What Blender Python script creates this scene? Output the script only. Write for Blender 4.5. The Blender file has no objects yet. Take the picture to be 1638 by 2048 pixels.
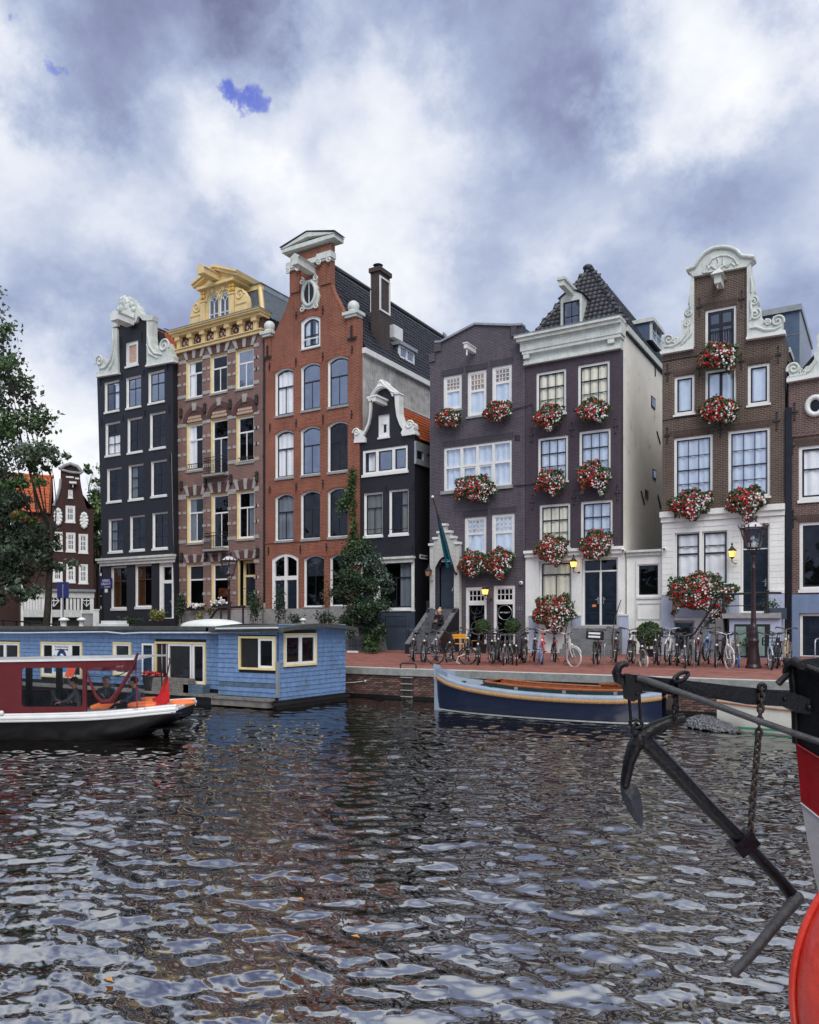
import bpy,bmesh,math,random
import numpy as np
from mathutils import Vector,Matrix
from mathutils.geometry import delaunay_2d_cdt,tessellate_polygon
R=math.radians
random.seed(7)
rng=np.random.default_rng(11)
scene=bpy.context.scene
COL=scene.collection
# camera
F,CX,HZ,EYE=1600.0,819.0,1250.0,2.75
YAW=R(31.0)
RIGHT=Vector((math.cos(YAW),math.sin(YAW),0));FWD=Vector((-math.sin(YAW),math.cos(YAW),0));UP=Vector((0,0,1))
cam=bpy.data.cameras.new('camera');camo=bpy.data.objects.new('camera',cam);COL.objects.link(camo)
camo.location=(0,0,EYE);camo.rotation_euler=(R(90),0,YAW)
cam.sensor_fit='VERTICAL';cam.sensor_height=24.0;cam.lens=24.0*F/2048
cam.shift_y=(HZ-1024)/2048.0
cam.clip_start=0.1;cam.clip_end=3000
scene.camera=camo
scene.render.engine='CYCLES'
scene.view_settings.view_transform='Standard';scene.view_settings.look='None'
scene.view_settings.gamma=1;scene.view_settings.use_curve_mapping=False
scene.view_settings.exposure=0.62
scene.cycles.max_bounces=6;scene.cycles.transparent_max_bounces=12
def pix(px,py):
 return FWD+RIGHT*((px-CX)/F)+UP*((HZ-py)/F)
CAM=Vector((0,0,EYE))
def onY(px,py,Y):d=pix(px,py);return CAM+d*(Y/d.y)
def onX(px,py,X):d=pix(px,py);return CAM+d*(X/d.x)
def onZ(px,py,z):d=pix(px,py);return CAM+d*((z-EYE)/d.z)
def atD(px,py,D):return CAM+pix(px,py)*D
Z1=(180,560,4.3105);Z2=(180,900,4.3105);ZA=(200,570,9.1);ZB=(340,530,7.4455)
Z4=(500,440,4.3105);Z5=(500,780,4.2667);ZD=(700,740,9.635)
F1=(840,520,3.9);F2=(840,880,3.9);E2=(840,1030,6.6045);FZ=(1020,520,5.119)
G3=(1220,480,3.919);G4=(1220,900,3.919);GZ=(1360,490,7.4455);HS=(1530,600,2.7676);ZG=(0,900,5.6875)
ONE=(0,0,1.0)
def P(v,x,y):return(v[0]+x/v[2],v[1]+y/v[2])
# world sky, sun
SUN_EL,SUN_AZ=46.0,38.0
sd=Vector((math.sin(R(SUN_AZ))*math.cos(R(SUN_EL)),-math.cos(R(SUN_AZ))*math.cos(R(SUN_EL)),math.sin(R(SUN_EL))))
sun=bpy.data.lights.new('sun','SUN');suno=bpy.data.objects.new('sun',sun);COL.objects.link(suno)
sun.energy=1.5;sun.angle=R(45);sun.color=(1.0,0.955,0.90)
suno.rotation_euler=sd.to_track_quat('Z','Y').to_euler();suno.location=(0,0,60)
W=bpy.data.worlds.new('World');scene.world=W;W.use_nodes=True
def world():
 nt=W.node_tree;nt.nodes.clear();N=nt.nodes.new;L=nt.links.new
 out=N('ShaderNodeOutputWorld');tc=N('ShaderNodeTexCoord');G=tc.outputs['Generated']
 sky=N('ShaderNodeTexSky');sky.sky_type='NISHITA';sky.sun_disc=False
 sky.sun_elevation=R(SUN_EL);sky.sun_rotation=math.atan2(sd.x,sd.y)
 b1=N('ShaderNodeBackground');b1.inputs[1].default_value=0.1
 tint=N('ShaderNodeMix');tint.data_type='RGBA';tint.blend_type='MULTIPLY';tint.inputs[0].default_value=1
 L(sky.outputs[0],tint.inputs[6]);tint.inputs[7].default_value=(.50,.52,1.45,1);L(tint.outputs[2],b1.inputs[0])
 def math_(op,a,b=None,c=None):
  n=N('ShaderNodeMath');n.operation=op
  for i,x in enumerate((a,b,c)):
   if x is None:continue
   if isinstance(x,(int,float)):n.inputs[i].default_value=x
   else:L(x,n.inputs[i])
  return n.outputs[0]
 sep=N('ShaderNodeSeparateXYZ');L(G,sep.inputs[0])
 zz=math_('ADD',math_('MAXIMUM',sep.outputs[2],0.0),0.42)
 comb=N('ShaderNodeCombineXYZ');L(math_('DIVIDE',sep.outputs[0],zz),comb.inputs[0]);L(math_('DIVIDE',sep.outputs[1],zz),comb.inputs[1])
 def noise(vec,sc,det,rough,dist=0.0,off=0.0,colour=False):
  m=N('ShaderNodeMapping');m.inputs['Location'].default_value=(off,off*.7,off*.3);L(vec,m.inputs[0])
  n=N('ShaderNodeTexNoise');n.inputs['Scale'].default_value=sc;n.inputs['Detail'].default_value=det
  n.inputs['Roughness'].default_value=rough;n.inputs['Distortion'].default_value=dist;L(m.outputs[0],n.inputs[0]);return n.outputs['Color' if colour else 0]
 n1=noise(comb.outputs[0],3.0,12,.55,.0,3.1)
 n2=noise(comb.outputs[0],7.0,12,.64,.0,11.0)
 sb=N('ShaderNodeVectorMath');sb.operation='SUBTRACT';L(noise(G,5.0,10,.62,.0,2.0,True),sb.inputs[0]);sb.inputs[1].default_value=(.5,.5,.5)
 warp=N('ShaderNodeVectorMath');warp.operation='MULTIPLY_ADD'
 L(sb.outputs[0],warp.inputs[0]);warp.inputs[1].default_value=(.34,.34,.34);L(G,warp.inputs[2])
 nrm=N('ShaderNodeVectorMath');nrm.operation='NORMALIZE';L(warp.outputs[0],nrm.inputs[0])
 def lobe(d,rad,amp):
  dp=N('ShaderNodeVectorMath');dp.operation='DOT_PRODUCT';L(nrm.outputs[0],dp.inputs[0]);dp.inputs[1].default_value=d
  mr=N('ShaderNodeMapRange');mr.interpolation_type='SMOOTHSTEP';L(dp.outputs['Value'],mr.inputs[0])
  mr.inputs[1].default_value=math.cos(rad);mr.inputs[2].default_value=1.0;mr.inputs[3].default_value=0;mr.inputs[4].default_value=amp
  return mr.outputs[0]
 plobe=lambda px,py,r,a:lobe(pix(px,py).normalized(),r/F,a)
 acc=None
 for l in LOBES:
  o=plobe(*l);acc=o if acc is None else math_('ADD',acc,o)
 acc=math_('ADD',acc,lobe(Vector((0,0,1)),1.15,.62))
 dens=math_('ADD',math_('ADD',math_('MULTIPLY',math_('SUBTRACT',n1,.5),1.0),math_('MULTIPLY',math_('SUBTRACT',n2,.5),.46)),math_('ADD',acc,.43))
 ramp=N('ShaderNodeValToRGB');L(dens,ramp.inputs[0]);cr=ramp.color_ramp
 stops=[(.04,(.125,.14,.235)),(.22,(.185,.21,.33)),(.40,(.255,.30,.425)),(.56,(.345,.39,.50)),(.74,(.48,.51,.585)),(1.02-.02,(.64,.65,.67))]
 cr.elements[0].position=stops[0][0];cr.elements[0].color=(*stops[0][1],1)
 cr.elements[1].position=stops[-1][0];cr.elements[1].color=(*stops[-1][1],1)
 for p,c in stops[1:-1]:
  e=cr.elements.new(p);e.color=(*c,1)
 b2=N('ShaderNodeBackground');b2.inputs[1].default_value=1.0;L(ramp.outputs[0],b2.inputs[0])
 gap=math_('ADD',plobe(480,215,42,1.0),plobe(8,58,30,.7))
 gm=N('ShaderNodeMapRange');gm.interpolation_type='SMOOTHSTEP';L(math_('ADD',gap,math_('MULTIPLY',math_('SUBTRACT',n2,.5),.8)),gm.inputs[0])
 gm.inputs[1].default_value=.10;gm.inputs[2].default_value=1.3;gm.inputs[4].default_value=.95
 mix=N('ShaderNodeMixShader');L(math_('MULTIPLY',gm.outputs[0],math_('MINIMUM',math_('MULTIPLY',gap,5.0),1.0)),mix.inputs[0]);L(b2.outputs[0],mix.inputs[1]);L(b1.outputs[0],mix.inputs[2])
 L(mix.outputs[0],out.inputs[0])
LOBES=[(290,70,290,-.52),(700,30,300,-.26),(1080,90,230,-.24),(90,230,360,.33),(330,300,240,.10),(560,130,150,.16),(700,350,330,.36),(900,200,200,.24),(340,440,260,.18),(1370,80,230,.44),(1150,385,190,.24),(1010,330,220,-.16),(1400,470,240,-.12),(260,620,300,-.14),(120,830,210,.55),(1380,620,170,.22),(1600,370,160,.10),(60,20,180,-.2),(470,300,170,.08),(1620,130,200,-.05)]
world()
# materials
def lin(r,g,b):
 f=lambda c:(c/255/12.92)if c<=10 else((c/255+.055)/1.055)**2.4
 return(f(r),f(g),f(b))
def nodes_of(name):
 m=bpy.data.materials.new(name);m.use_nodes=True;nt=m.node_tree
 bs=nt.nodes['Principled BSDF'];return m,nt,bs
def mixcol(nt,fac,a,b,mode='MIX'):
 n=nt.nodes.new('ShaderNodeMix');n.data_type='RGBA';n.blend_type=mode
 for sock,x in((n.inputs[0],fac),(n.inputs[6],a),(n.inputs[7],b)):
  if hasattr(x,'is_linked'):nt.links.new(x,sock)
  elif isinstance(x,(int,float)):sock.default_value=x
  else:sock.default_value=(*x[:3],1)
 return n.outputs[2]
def tnoise(nt,vec,scale,det=4,rough=.6,lo=.35,hi=.65):
 n=nt.nodes.new('ShaderNodeTexNoise');n.inputs['Scale'].default_value=scale;n.inputs['Detail'].default_value=det;n.inputs['Roughness'].default_value=rough
 if vec is not None:nt.links.new(vec,n.inputs[0])
 r=nt.nodes.new('ShaderNodeMapRange');nt.links.new(n.outputs[0],r.inputs[0]);r.inputs[1].default_value=lo;r.inputs[2].default_value=hi
 return r.outputs[0]
def stretch(nt,vec,sx,sy,sz):
 m=nt.nodes.new('ShaderNodeMapping');m.inputs['Scale'].default_value=(sx,sy,sz);nt.links.new(vec,m.inputs[0]);return m.outputs[0]
def addbump(nt,bs,h,strength,dist=.02):
 b=nt.nodes.new('ShaderNodeBump');b.inputs['Strength'].default_value=strength;b.inputs['Distance'].default_value=dist
 nt.links.new(h,b.inputs['Height']);nt.links.new(b.outputs[0],bs.inputs['Normal'])
def M(name,col,rough=.6,var=.18,sc=3.0,metal=0.0,spec=.5,bump=0.0,bsc=30.0,coat=0.0,streak=0.0,dirt=None):
 m,nt,bs=nodes_of(name)
 tc=nt.nodes.new('ShaderNodeTexCoord').outputs['Object']
 a=tuple(c*(1-var)for c in col);b=tuple(min(1,c*(1+var))for c in col)
 c=mixcol(nt,tnoise(nt,tc,sc),a,b)
 if streak>0:
  c=mixcol(nt,tnoise(nt,stretch(nt,tc,5,5,.5),2.2,5,.7,.5,.78),c,tuple(x*(1-streak)for x in col))
 if dirt is not None:
  c=mixcol(nt,tnoise(nt,tc,1.1,7,.7,.56,.74),c,dirt)
 nt.links.new(c,bs.inputs['Base Color'])
 bs.inputs['Roughness'].default_value=rough;bs.inputs['Metallic'].default_value=metal;bs.inputs['Specular IOR Level'].default_value=spec
 bs.inputs['Coat Weight'].default_value=coat;bs.inputs['Coat Roughness'].default_value=.08
 if bump:addbump(nt,bs,tnoise(nt,tc,bsc,5),bump)
 return m
def brick(name,c1,c2,mortar,var=.35,rough=.75,painted=False,msize=.010,rowh=.066,bw=.215,dirt=None,bump=.5,spec=.3):
 m,nt,bs=nodes_of(name)
 tc=nt.nodes.new('ShaderNodeTexCoord').outputs['Object']
 sp=nt.nodes.new('ShaderNodeSeparateXYZ');nt.links.new(tc,sp.inputs[0])
 ad=nt.nodes.new('ShaderNodeMath');nt.links.new(sp.outputs[0],ad.inputs[0]);nt.links.new(sp.outputs[1],ad.inputs[1])
 cb=nt.nodes.new('ShaderNodeCombineXYZ');nt.links.new(ad.outputs[0],cb.inputs[0]);nt.links.new(sp.outputs[2],cb.inputs[1])
 bt=nt.nodes.new('ShaderNodeTexBrick');nt.links.new(cb.outputs[0],bt.inputs[0])
 bt.inputs['Scale'].default_value=1;bt.inputs['Brick Width'].default_value=bw;bt.inputs['Row Height'].default_value=rowh
 bt.inputs['Mortar Size'].default_value=msize;bt.inputs['Mortar Smooth'].default_value=.2;bt.inputs['Bias'].default_value=0
 bt.inputs['Color1'].default_value=(*c1,1);bt.inputs['Color2'].default_value=(*c2,1);bt.inputs['Mortar'].default_value=(*mortar,1)
 c=mixcol(nt,tnoise(nt,tc,.55,6,.65,.3,.72),bt.outputs[0],mixcol(nt,1.0,bt.outputs[0],(1-var,)*3,'MULTIPLY'))
 c=mixcol(nt,tnoise(nt,tc,9.0,3,.6,.35,.8),c,mixcol(nt,1.0,c,(1-var*.6,)*3,'MULTIPLY'))
 c=mixcol(nt,tnoise(nt,stretch(nt,tc,3,3,.22),1.3,6,.7,.48,.80),c,mixcol(nt,1.0,c,(.62,.62,.64),'MULTIPLY'))
 c=mixcol(nt,tnoise(nt,stretch(nt,tc,1,1,1),2.1,7,.75,.60,.80),c,mixcol(nt,1.0,c,(1.5,1.45,1.42),'MULTIPLY'))
 if dirt:c=mixcol(nt,tnoise(nt,stretch(nt,tc,1,1,.35),.9,7,.7,.55,.8),c,dirt)
 nt.links.new(c,bs.inputs['Base Color']);bs.inputs['Roughness'].default_value=rough;bs.inputs['Specular IOR Level'].default_value=spec
 inv=nt.nodes.new('ShaderNodeMath');inv.operation='SUBTRACT';inv.inputs[0].default_value=1;nt.links.new(bt.outputs['Fac'],inv.inputs[1])
 addbump(nt,bs,inv.outputs[0],bump,.012)
 return m
def emit(name,col,strength):
 m,nt,bs=nodes_of(name);bs.inputs['Base Color'].default_value=(*col,1)
 bs.inputs['Emission Color'].default_value=(*col,1);bs.inputs['Emission Strength'].default_value=strength;return m
def glassmat(name,tint=(.55,.6,.62),ior=1.75,rough=.015,minrefl=.10):
 m=bpy.data.materials.new(name);m.use_nodes=True;nt=m.node_tree;nt.nodes.clear()
 o=nt.nodes.new('ShaderNodeOutputMaterial');t=nt.nodes.new('ShaderNodeBsdfTransparent');t.inputs[0].default_value=(*tint,1)
 g=nt.nodes.new('ShaderNodeBsdfGlossy');g.inputs['Roughness'].default_value=rough;g.inputs[0].default_value=(.84,.91,1,1)
 tc=nt.nodes.new('ShaderNodeTexCoord').outputs['Object']
 n=nt.nodes.new('ShaderNodeTexNoise');n.inputs['Scale'].default_value=.9;n.inputs['Detail'].default_value=1;nt.links.new(tc,n.inputs[0])
 b=nt.nodes.new('ShaderNodeBump');b.inputs['Strength'].default_value=.22;b.inputs['Distance'].default_value=.1;nt.links.new(n.outputs[0],b.inputs['Height']);nt.links.new(b.outputs[0],g.inputs['Normal'])
 f0=((ior-1)/(ior+1))**2+minrefl
 f=nt.nodes.new('ShaderNodeLayerWeight');f.inputs[0].default_value=.5
 pw=nt.nodes.new('ShaderNodeMath');pw.operation='POWER';nt.links.new(f.outputs['Facing'],pw.inputs[0]);pw.inputs[1].default_value=4.0
 mx=nt.nodes.new('ShaderNodeMath');mx.operation='MULTIPLY_ADD';nt.links.new(pw.outputs[0],mx.inputs[0]);mx.inputs[1].default_value=1-f0;mx.inputs[2].default_value=f0;mx.use_clamp=True
 s=nt.nodes.new('ShaderNodeMixShader');nt.links.new(mx.outputs[0],s.inputs[0]);nt.links.new(t.outputs[0],s.inputs[1]);nt.links.new(g.outputs[0],s.inputs[2]);nt.links.new(s.outputs[0],o.inputs[0])
 return m
def leafmat(name,c1,c2,c3=None,rough=.5,spec=.4):
 m,nt,bs=nodes_of(name)
 tc=nt.nodes.new('ShaderNodeTexCoord').outputs['Object']
 oi=nt.nodes.new('ShaderNodeNewGeometry')
 c=mixcol(nt,oi.outputs['Random Per Island'],c1,c2)
 if c3:c=mixcol(nt,tnoise(nt,tc,.8,3,.6,.5,.75),c,c3)
 nt.links.new(c,bs.inputs['Base Color']);bs.inputs['Roughness'].default_value=rough;bs.inputs['Specular IOR Level'].default_value=spec
 bs.inputs['Subsurface Weight'].default_value=0.0
 return m
m_white=M('white paint',(.74,.76,.74),.45,.07,2.0,streak=.16,bump=.05)
m_trim=M('weathered cream trim',(.60,.64,.60),.55,.12,2.5,streak=.28,bump=.25,bsc=18)
m_frame=M('window frame paint',(.78,.79,.77),.4,.05,3.0)
m_stucco=M('white stucco',(.80,.81,.78),.7,.07,1.2,streak=.14,bump=.15,bsc=60)
m_base=M('pale blue plinth paint',(.42,.47,.60),.7,.08,2,streak=.15)
m_bluewall=M('blue plinth paint',(.16,.23,.36),.6,.1,2,streak=.2)
m_darkbase=M('slate blue plinth paint',(.045,.065,.095),.5,.15,2)
m_yellow=M('ochre paint',(.74,.57,.28),.45,.09,3,streak=.16)
m_cream=M('cream yellow paint',(.76,.63,.33),.45,.07,3)
m_blackp=M('black lacquer',(.012,.013,.018),.22,.2,4)
m_sash=M('dark sash paint',(.016,.017,.026),.3,.2,4)
m_door=M('blue black door paint',(.012,.020,.034),.25,.25,3)
m_iron=M('black iron',(.014,.014,.016),.5,.3,6,bump=.3,bsc=40)
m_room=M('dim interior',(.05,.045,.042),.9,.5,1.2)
m_curt=M('white net curtain',(.88,.90,.93),.9,.06,2)
m_curtc=M('cream curtain',(.86,.83,.68),.9,.08,2)
m_curto=M('orange curtain',(.42,.15,.045),.9,.2,2)
m_blind=M('grey roller blind',(.14,.15,.16),.8,.05,2)
m_osb=M('raw plywood board',(.52,.35,.27),.8,.25,14)
m_stone=M('pale sandstone',(.36,.35,.33),.8,.16,5,bump=.3,dirt=(.22,.21,.20))
m_grey=M('grey granite',(.30,.31,.31),.75,.14,7,bump=.2,bsc=70,dirt=(.16,.17,.16))
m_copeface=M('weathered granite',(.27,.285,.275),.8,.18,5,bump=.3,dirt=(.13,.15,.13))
m_step=M('worn stone steps',(.17,.175,.18),.8,.2,4,bump=.3,dirt=(.11,.11,.12))
m_lead=M('lead flashing',(.20,.23,.26),.45,.2,4,metal=.3)
m_zinc=M('zinc sheet',(.34,.37,.39),.4,.12,2,metal=.4,streak=.3)
m_slate=M('blue grey slate',(.12,.155,.19),.38,.35,6,streak=.2)
m_tiled=M('dark glazed pantile',(.030,.031,.040),.42,.45,5,bump=.2)
m_tiledb=M('dark roof underlay',(.012,.012,.014),.9,.2,3)
m_tileo=M('orange pantile',(.46,.10,.028),.7,.30,4,bump=.2,dirt=(.20,.06,.03))
m_tileob=M('orange roof underlay',(.10,.025,.012),.9,.2,3)
m_bA=brick('dark blue painted brick',(.012,.014,.024),(.016,.018,.030),(.008,.009,.016),.3,.5,bump=.6,spec=.5)
m_bAs=brick('dark side brick',(.012,.012,.017),(.02,.018,.02),(.008,.008,.01),.3,.7)
m_bB=brick('red brown brick',(.27,.10,.075),(.15,.06,.052),(.42,.36,.32),.35,rowh=.082,msize=.013)
m_bBd=brick('dark lintel brick',(.13,.045,.04),(.09,.035,.034),(.17,.12,.11),.3,bw=.066,rowh=.21)
m_bC=brick('orange red brick',(.35,.076,.030),(.22,.044,.020),(.42,.27,.20),.35,dirt=(.19,.055,.04),rowh=.082,msize=.014)
m_bCa=brick('orange red arch brick',(.36,.075,.03),(.25,.05,.026),(.42,.27,.2),.3,bw=.066,rowh=.21)
m_bD=brick('blue black painted brick',(.014,.015,.024),(.020,.021,.032),(.008,.009,.015),.3,.5,bump=.6,spec=.5)
m_bDs=M('black tarred side wall',(.006,.006,.010),.7,.3,2)
m_bE=brick('grey purple painted brick',(.180,.155,.186),(.145,.126,.154),(.075,.066,.082),.28,.55,bump=1.0,rowh=.075,msize=.012)
m_bF=brick('dark purple painted brick',(.112,.084,.108),(.092,.070,.090),(.058,.043,.058),.28,.55,bump=.7)
m_bG=brick('brown brick',(.130,.080,.058),(.078,.050,.038),(.24,.205,.175),.3,rowh=.075,msize=.012)
m_bGa=brick('brown arch brick',(.10,.056,.042),(.066,.04,.032),(.15,.12,.10),.3,bw=.066,rowh=.21)
m_bH=brick('red brown brick right',(.17,.092,.078),(.11,.06,.052),(.28,.24,.22),.3,rowh=.075,msize=.012)
m_bZ=brick('far dark red brick',(.075,.026,.022),(.052,.02,.018),(.07,.045,.04),.3)
m_bW=brick('white painted brick',(.72,.73,.68),(.66,.67,.63),(.50,.51,.47),.12,.55,bump=.8)
m_bEs=brick('near black brick',(.028,.026,.036),(.02,.019,.028),(.012,.012,.018),.3,.5)
m_plC=M('weathered grey plaster',(.46,.455,.43),.85,.25,1.6,bump=.5,bsc=9,streak=.45,dirt=(.13,.12,.11))
m_plF=M('cream rendered side wall',(.88,.855,.78),.8,.05,.8,streak=.10,bump=.1,dirt=(.62,.52,.38))
m_chim=brick('chimney brick',(.085,.062,.056),(.06,.046,.044),(.10,.085,.08),.3)
m_glass=glassmat('window glass',(.97,.98,.98),1.5,.015,.015)
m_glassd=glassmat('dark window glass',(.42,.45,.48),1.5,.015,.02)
m_glassb=glassmat('sky reflecting window glass',(.88,.94,1.0),1.8,.02,.14)
m_glasss=glassmat('old mirror-like window glass',(.7,.76,.84),1.9,.02,.36)
m_red=M('red gloss',(.45,.02,.02),.3,.15,3,coat=.4)
# mesh helpers
class MB:
 def __init__(s):s.v=[];s.f=[];s.m=[];s.s=[]
 def add(s,vs,fs,mi=0,smooth=False):
  o=len(s.v);s.v+=[tuple(v)for v in vs]
  for f in fs:s.f.append(tuple(i+o for i in f));s.m.append(mi);s.s.append(smooth)
  return s
 def box(s,x0,x1,y0,y1,z0,z1,mi=0):
  if x1<x0:x0,x1=x1,x0
  if y1<y0:y0,y1=y1,y0
  if z1<z0:z0,z1=z1,z0
  return s.add([(x0,y0,z0),(x1,y0,z0),(x1,y1,z0),(x0,y1,z0),(x0,y0,z1),(x1,y0,z1),(x1,y1,z1),(x0,y1,z1)],[(0,3,2,1),(4,5,6,7),(0,1,5,4),(1,2,6,5),(2,3,7,6),(3,0,4,7)],mi)
 def obox(s,c,ax,ay,az,mi=0):
  c,ax,ay,az=(Vector(q)for q in(c,ax,ay,az));vs=[]
  for k in(-1,1):
   for i,j in((-1,-1),(1,-1),(1,1),(-1,1)):vs.append(c+ax*i+ay*j+az*k)
  return s.add(vs,[(0,3,2,1),(4,5,6,7),(0,1,5,4),(1,2,6,5),(2,3,7,6),(3,0,4,7)],mi)
 def prism(s,pts,y0,y1,mi=0,cap2=True,mi_side=None):
  n=len(pts);tri=tessellate_polygon([[Vector((p[0],p[1],0))for p in pts]])
  s.add([(p[0],y0,p[1])for p in pts],tri,mi)
  if cap2:s.add([(p[0],y1,p[1])for p in pts],[t[::-1]for t in tri],mi)
  s.add([(p[0],y0,p[1])for p in pts]+[(p[0],y1,p[1])for p in pts],[(i,(i+1)%n,n+(i+1)%n,n+i)for i in range(n)],mi if mi_side is None else mi_side)
  return s
 def poly3(s,pts,mi=0):
  return s.add(pts,[tuple(range(len(pts)))],mi)
 def tube(s,pts,r,n=6,mi=0,closed=False,smooth=True,flat=None):
  pts=[Vector(p)for p in pts];k=len(pts);rs=r if isinstance(r,(list,tuple))else[r]*k
  vs=[];prev=None
  for i,p in enumerate(pts):
   a=pts[(i-1)%k]if(closed or i>0)else p;b=pts[(i+1)%k]if(closed or i<k-1)else p
   t=(b-a);t=t.normalized()if t.length>1e-9 else Vector((0,0,1))
   if prev is None:
    up=Vector((0,0,1))if abs(t.z)<.9 else Vector((0,1,0));u=t.cross(up).normalized()
   else:
    u=prev-t*prev.dot(t);u=u.normalized()if u.length>1e-6 else t.orthogonal().normalized()
   prev=u;w=t.cross(u)
   for j in range(n):
    an=2*math.pi*j/n;vs.append(p+u*(rs[i]*math.cos(an))+w*(rs[i]*math.sin(an)*(flat or 1)))
  fs=[]
  for i in range(k if closed else k-1):
   for j in range(n):
    a=i*n+j;b=i*n+(j+1)%n;c=((i+1)%k)*n+(j+1)%n;d=((i+1)%k)*n+j;fs.append((a,b,c,d))
  s.add(vs,fs,mi,smooth)
  if not closed:s.add(vs[:n],[tuple(range(n))[::-1]],mi);s.add(vs[-n:],[tuple(range(n))],mi)
  return s
 def lathe(s,prof,c=(0,0,0),n=14,mi=0,smooth=True):
  vs=[(c[0]+r*math.cos(2*math.pi*j/n),c[1]+r*math.sin(2*math.pi*j/n),c[2]+z)for r,z in prof for j in range(n)]
  fs=[(i*n+j,i*n+(j+1)%n,(i+1)*n+(j+1)%n,(i+1)*n+j)for i in range(len(prof)-1)for j in range(n)]
  s.add(vs,fs,mi,smooth);s.add(vs[:n],[tuple(range(n))[::-1]],mi);s.add(vs[-n:],[tuple(range(n))],mi);return s
 def ball(s,c,r,n=10,m=7,mi=0):
  r=(r,r,r)if not isinstance(r,(tuple,list))else r;vs=[(c[0],c[1],c[2]-r[2])]
  for i in range(1,m):
   ph=math.pi*i/m
   for j in range(n):th=2*math.pi*j/n;vs.append((c[0]+r[0]*math.sin(ph)*math.cos(th),c[1]+r[1]*math.sin(ph)*math.sin(th),c[2]-r[2]*math.cos(ph)))
  vs.append((c[0],c[1],c[2]+r[2]));fs=[]
  for j in range(n):fs.append((0,1+(j+1)%n,1+j))
  for i in range(m-2):
   for j in range(n):a=1+i*n+j;b=1+i*n+(j+1)%n;fs.append((a,b,b+n,a+n))
  e=len(vs)-1
  for j in range(n):fs.append((e,1+(m-2)*n+j,1+(m-2)*n+(j+1)%n))
  return s.add(vs,fs,mi,True)
 def grid(s,rows,mi=0,smooth=True):
  n=len(rows[0]);vs=[p for r in rows for p in r]
  return s.add(vs,[(i*n+j,i*n+j+1,(i+1)*n+j+1,(i+1)*n+j)for i in range(len(rows)-1)for j in range(n-1)],mi,smooth)
 def mesh(s,name,mats):
  me=bpy.data.meshes.new(name);me.from_pydata(s.v,[],s.f)
  for m in(mats if isinstance(mats,(list,tuple))else[mats]):me.materials.append(m)
  if s.f:
   me.polygons.foreach_set('material_index',s.m);me.polygons.foreach_set('use_smooth',s.s)
  me.update();return me
 def build(s,name,mats,parent=None,loc=None,kind=None):
  return link(name,s.mesh(name,mats),parent,loc,kind)
def link(name,me,parent=None,loc=None,kind=None):
 o=bpy.data.objects.new(name,me);COL.objects.link(o)
 if parent is not None:o.parent=parent
 if loc is not None:o.location=loc
 if kind:o['kind']=kind
 return o
def tag(o,label,cat,group=None):
 o['label']=label;o['category']=cat
 if group:o['group']=group
 return o
def thing(name,label,cat,loc=(0,0,0),rz=0.0,group=None):
 o=bpy.data.objects.new(name,None);COL.objects.link(o);o.location=loc;o.rotation_euler=(0,0,rz);o.empty_display_size=.2
 return tag(o,label,cat,group)
CHILD={}
def kids(o):return CHILD.get(o.name,[])or list(o.children)
def copy_tree(o,parent=None,matmap=None):
 c=o.copy();COL.objects.link(c)
 if parent is not None:c.parent=parent
 if matmap and c.data is not None and len(c.material_slots):
  for sl in c.material_slots:
   if sl.material in matmap:
    m=matmap[sl.material];sl.link='OBJECT';sl.material=m
 for ch in list(o.children):copy_tree(ch,c,matmap)
 return c
def frompy(name,V,Fq,mats,parent=None,mi=None,kind=None,smooth=False):
 me=bpy.data.meshes.new(name);V=np.ascontiguousarray(V,dtype=np.float32);Fq=np.ascontiguousarray(Fq,dtype=np.int32);k=Fq.shape[1]
 me.vertices.add(len(V));me.vertices.foreach_set('co',V.ravel());me.loops.add(Fq.size);me.loops.foreach_set('vertex_index',Fq.ravel())
 me.polygons.add(len(Fq));me.polygons.foreach_set('loop_start',np.arange(0,Fq.size,k,dtype=np.int32))
 me.update(calc_edges=True)
 for m in(mats if isinstance(mats,(list,tuple))else[mats]):me.materials.append(m)
 if mi is not None:me.polygons.foreach_set('material_index',np.ascontiguousarray(mi,dtype=np.int32))
 me.polygons.foreach_set('use_smooth',np.full(len(Fq),smooth,dtype=bool));me.update()
 return link(name,me,parent,None,kind)
def leaves(C,size,jit=.35,droop=0.0,aspect=1.6):
 """one bent two-quad leaf at every point of C (n,3)"""
 n=len(C);a=rng.normal(size=(n,3));a[:,2]-=droop;a/=np.linalg.norm(a,axis=1)[:,None]
 b=np.cross(a,rng.normal(size=(n,3)));b/=np.linalg.norm(b,axis=1)[:,None];nn=np.cross(a,b)
 s=(size*(1+jit*rng.normal(size=n)).clip(.45,1.7))[:,None]
 L=a*s*.5*aspect;Wd=b*s*.5;up=nn*s*.18
 V=np.stack([C-L,C+Wd+up,C+L,C-Wd+up],1).reshape(-1,3)
 i=np.arange(n)[:,None]*4
 Fq=np.concatenate([i+np.array([0,1,2]),i+np.array([0,2,3])],1).reshape(-1,3)
 return V,Fq
def arc(cx,cz,rx,rz,a0,a1,n):
 return[(cx+rx*math.cos(R(a0+(a1-a0)*i/n)),cz+rz*math.sin(R(a0+(a1-a0)*i/n)))for i in range(n+1)]
def spiral(cx,cz,r0,turns,a0,sgn,n=26,y=0,shrink=.14):
 out=[]
 for i in range(n+1):
  t=i/n;a=R(a0)+sgn*2*math.pi*turns*t;r=r0*(1-t*(1-shrink));out.append((cx+r*math.cos(a),y,cz+r*math.sin(a)))
 return out
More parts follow.
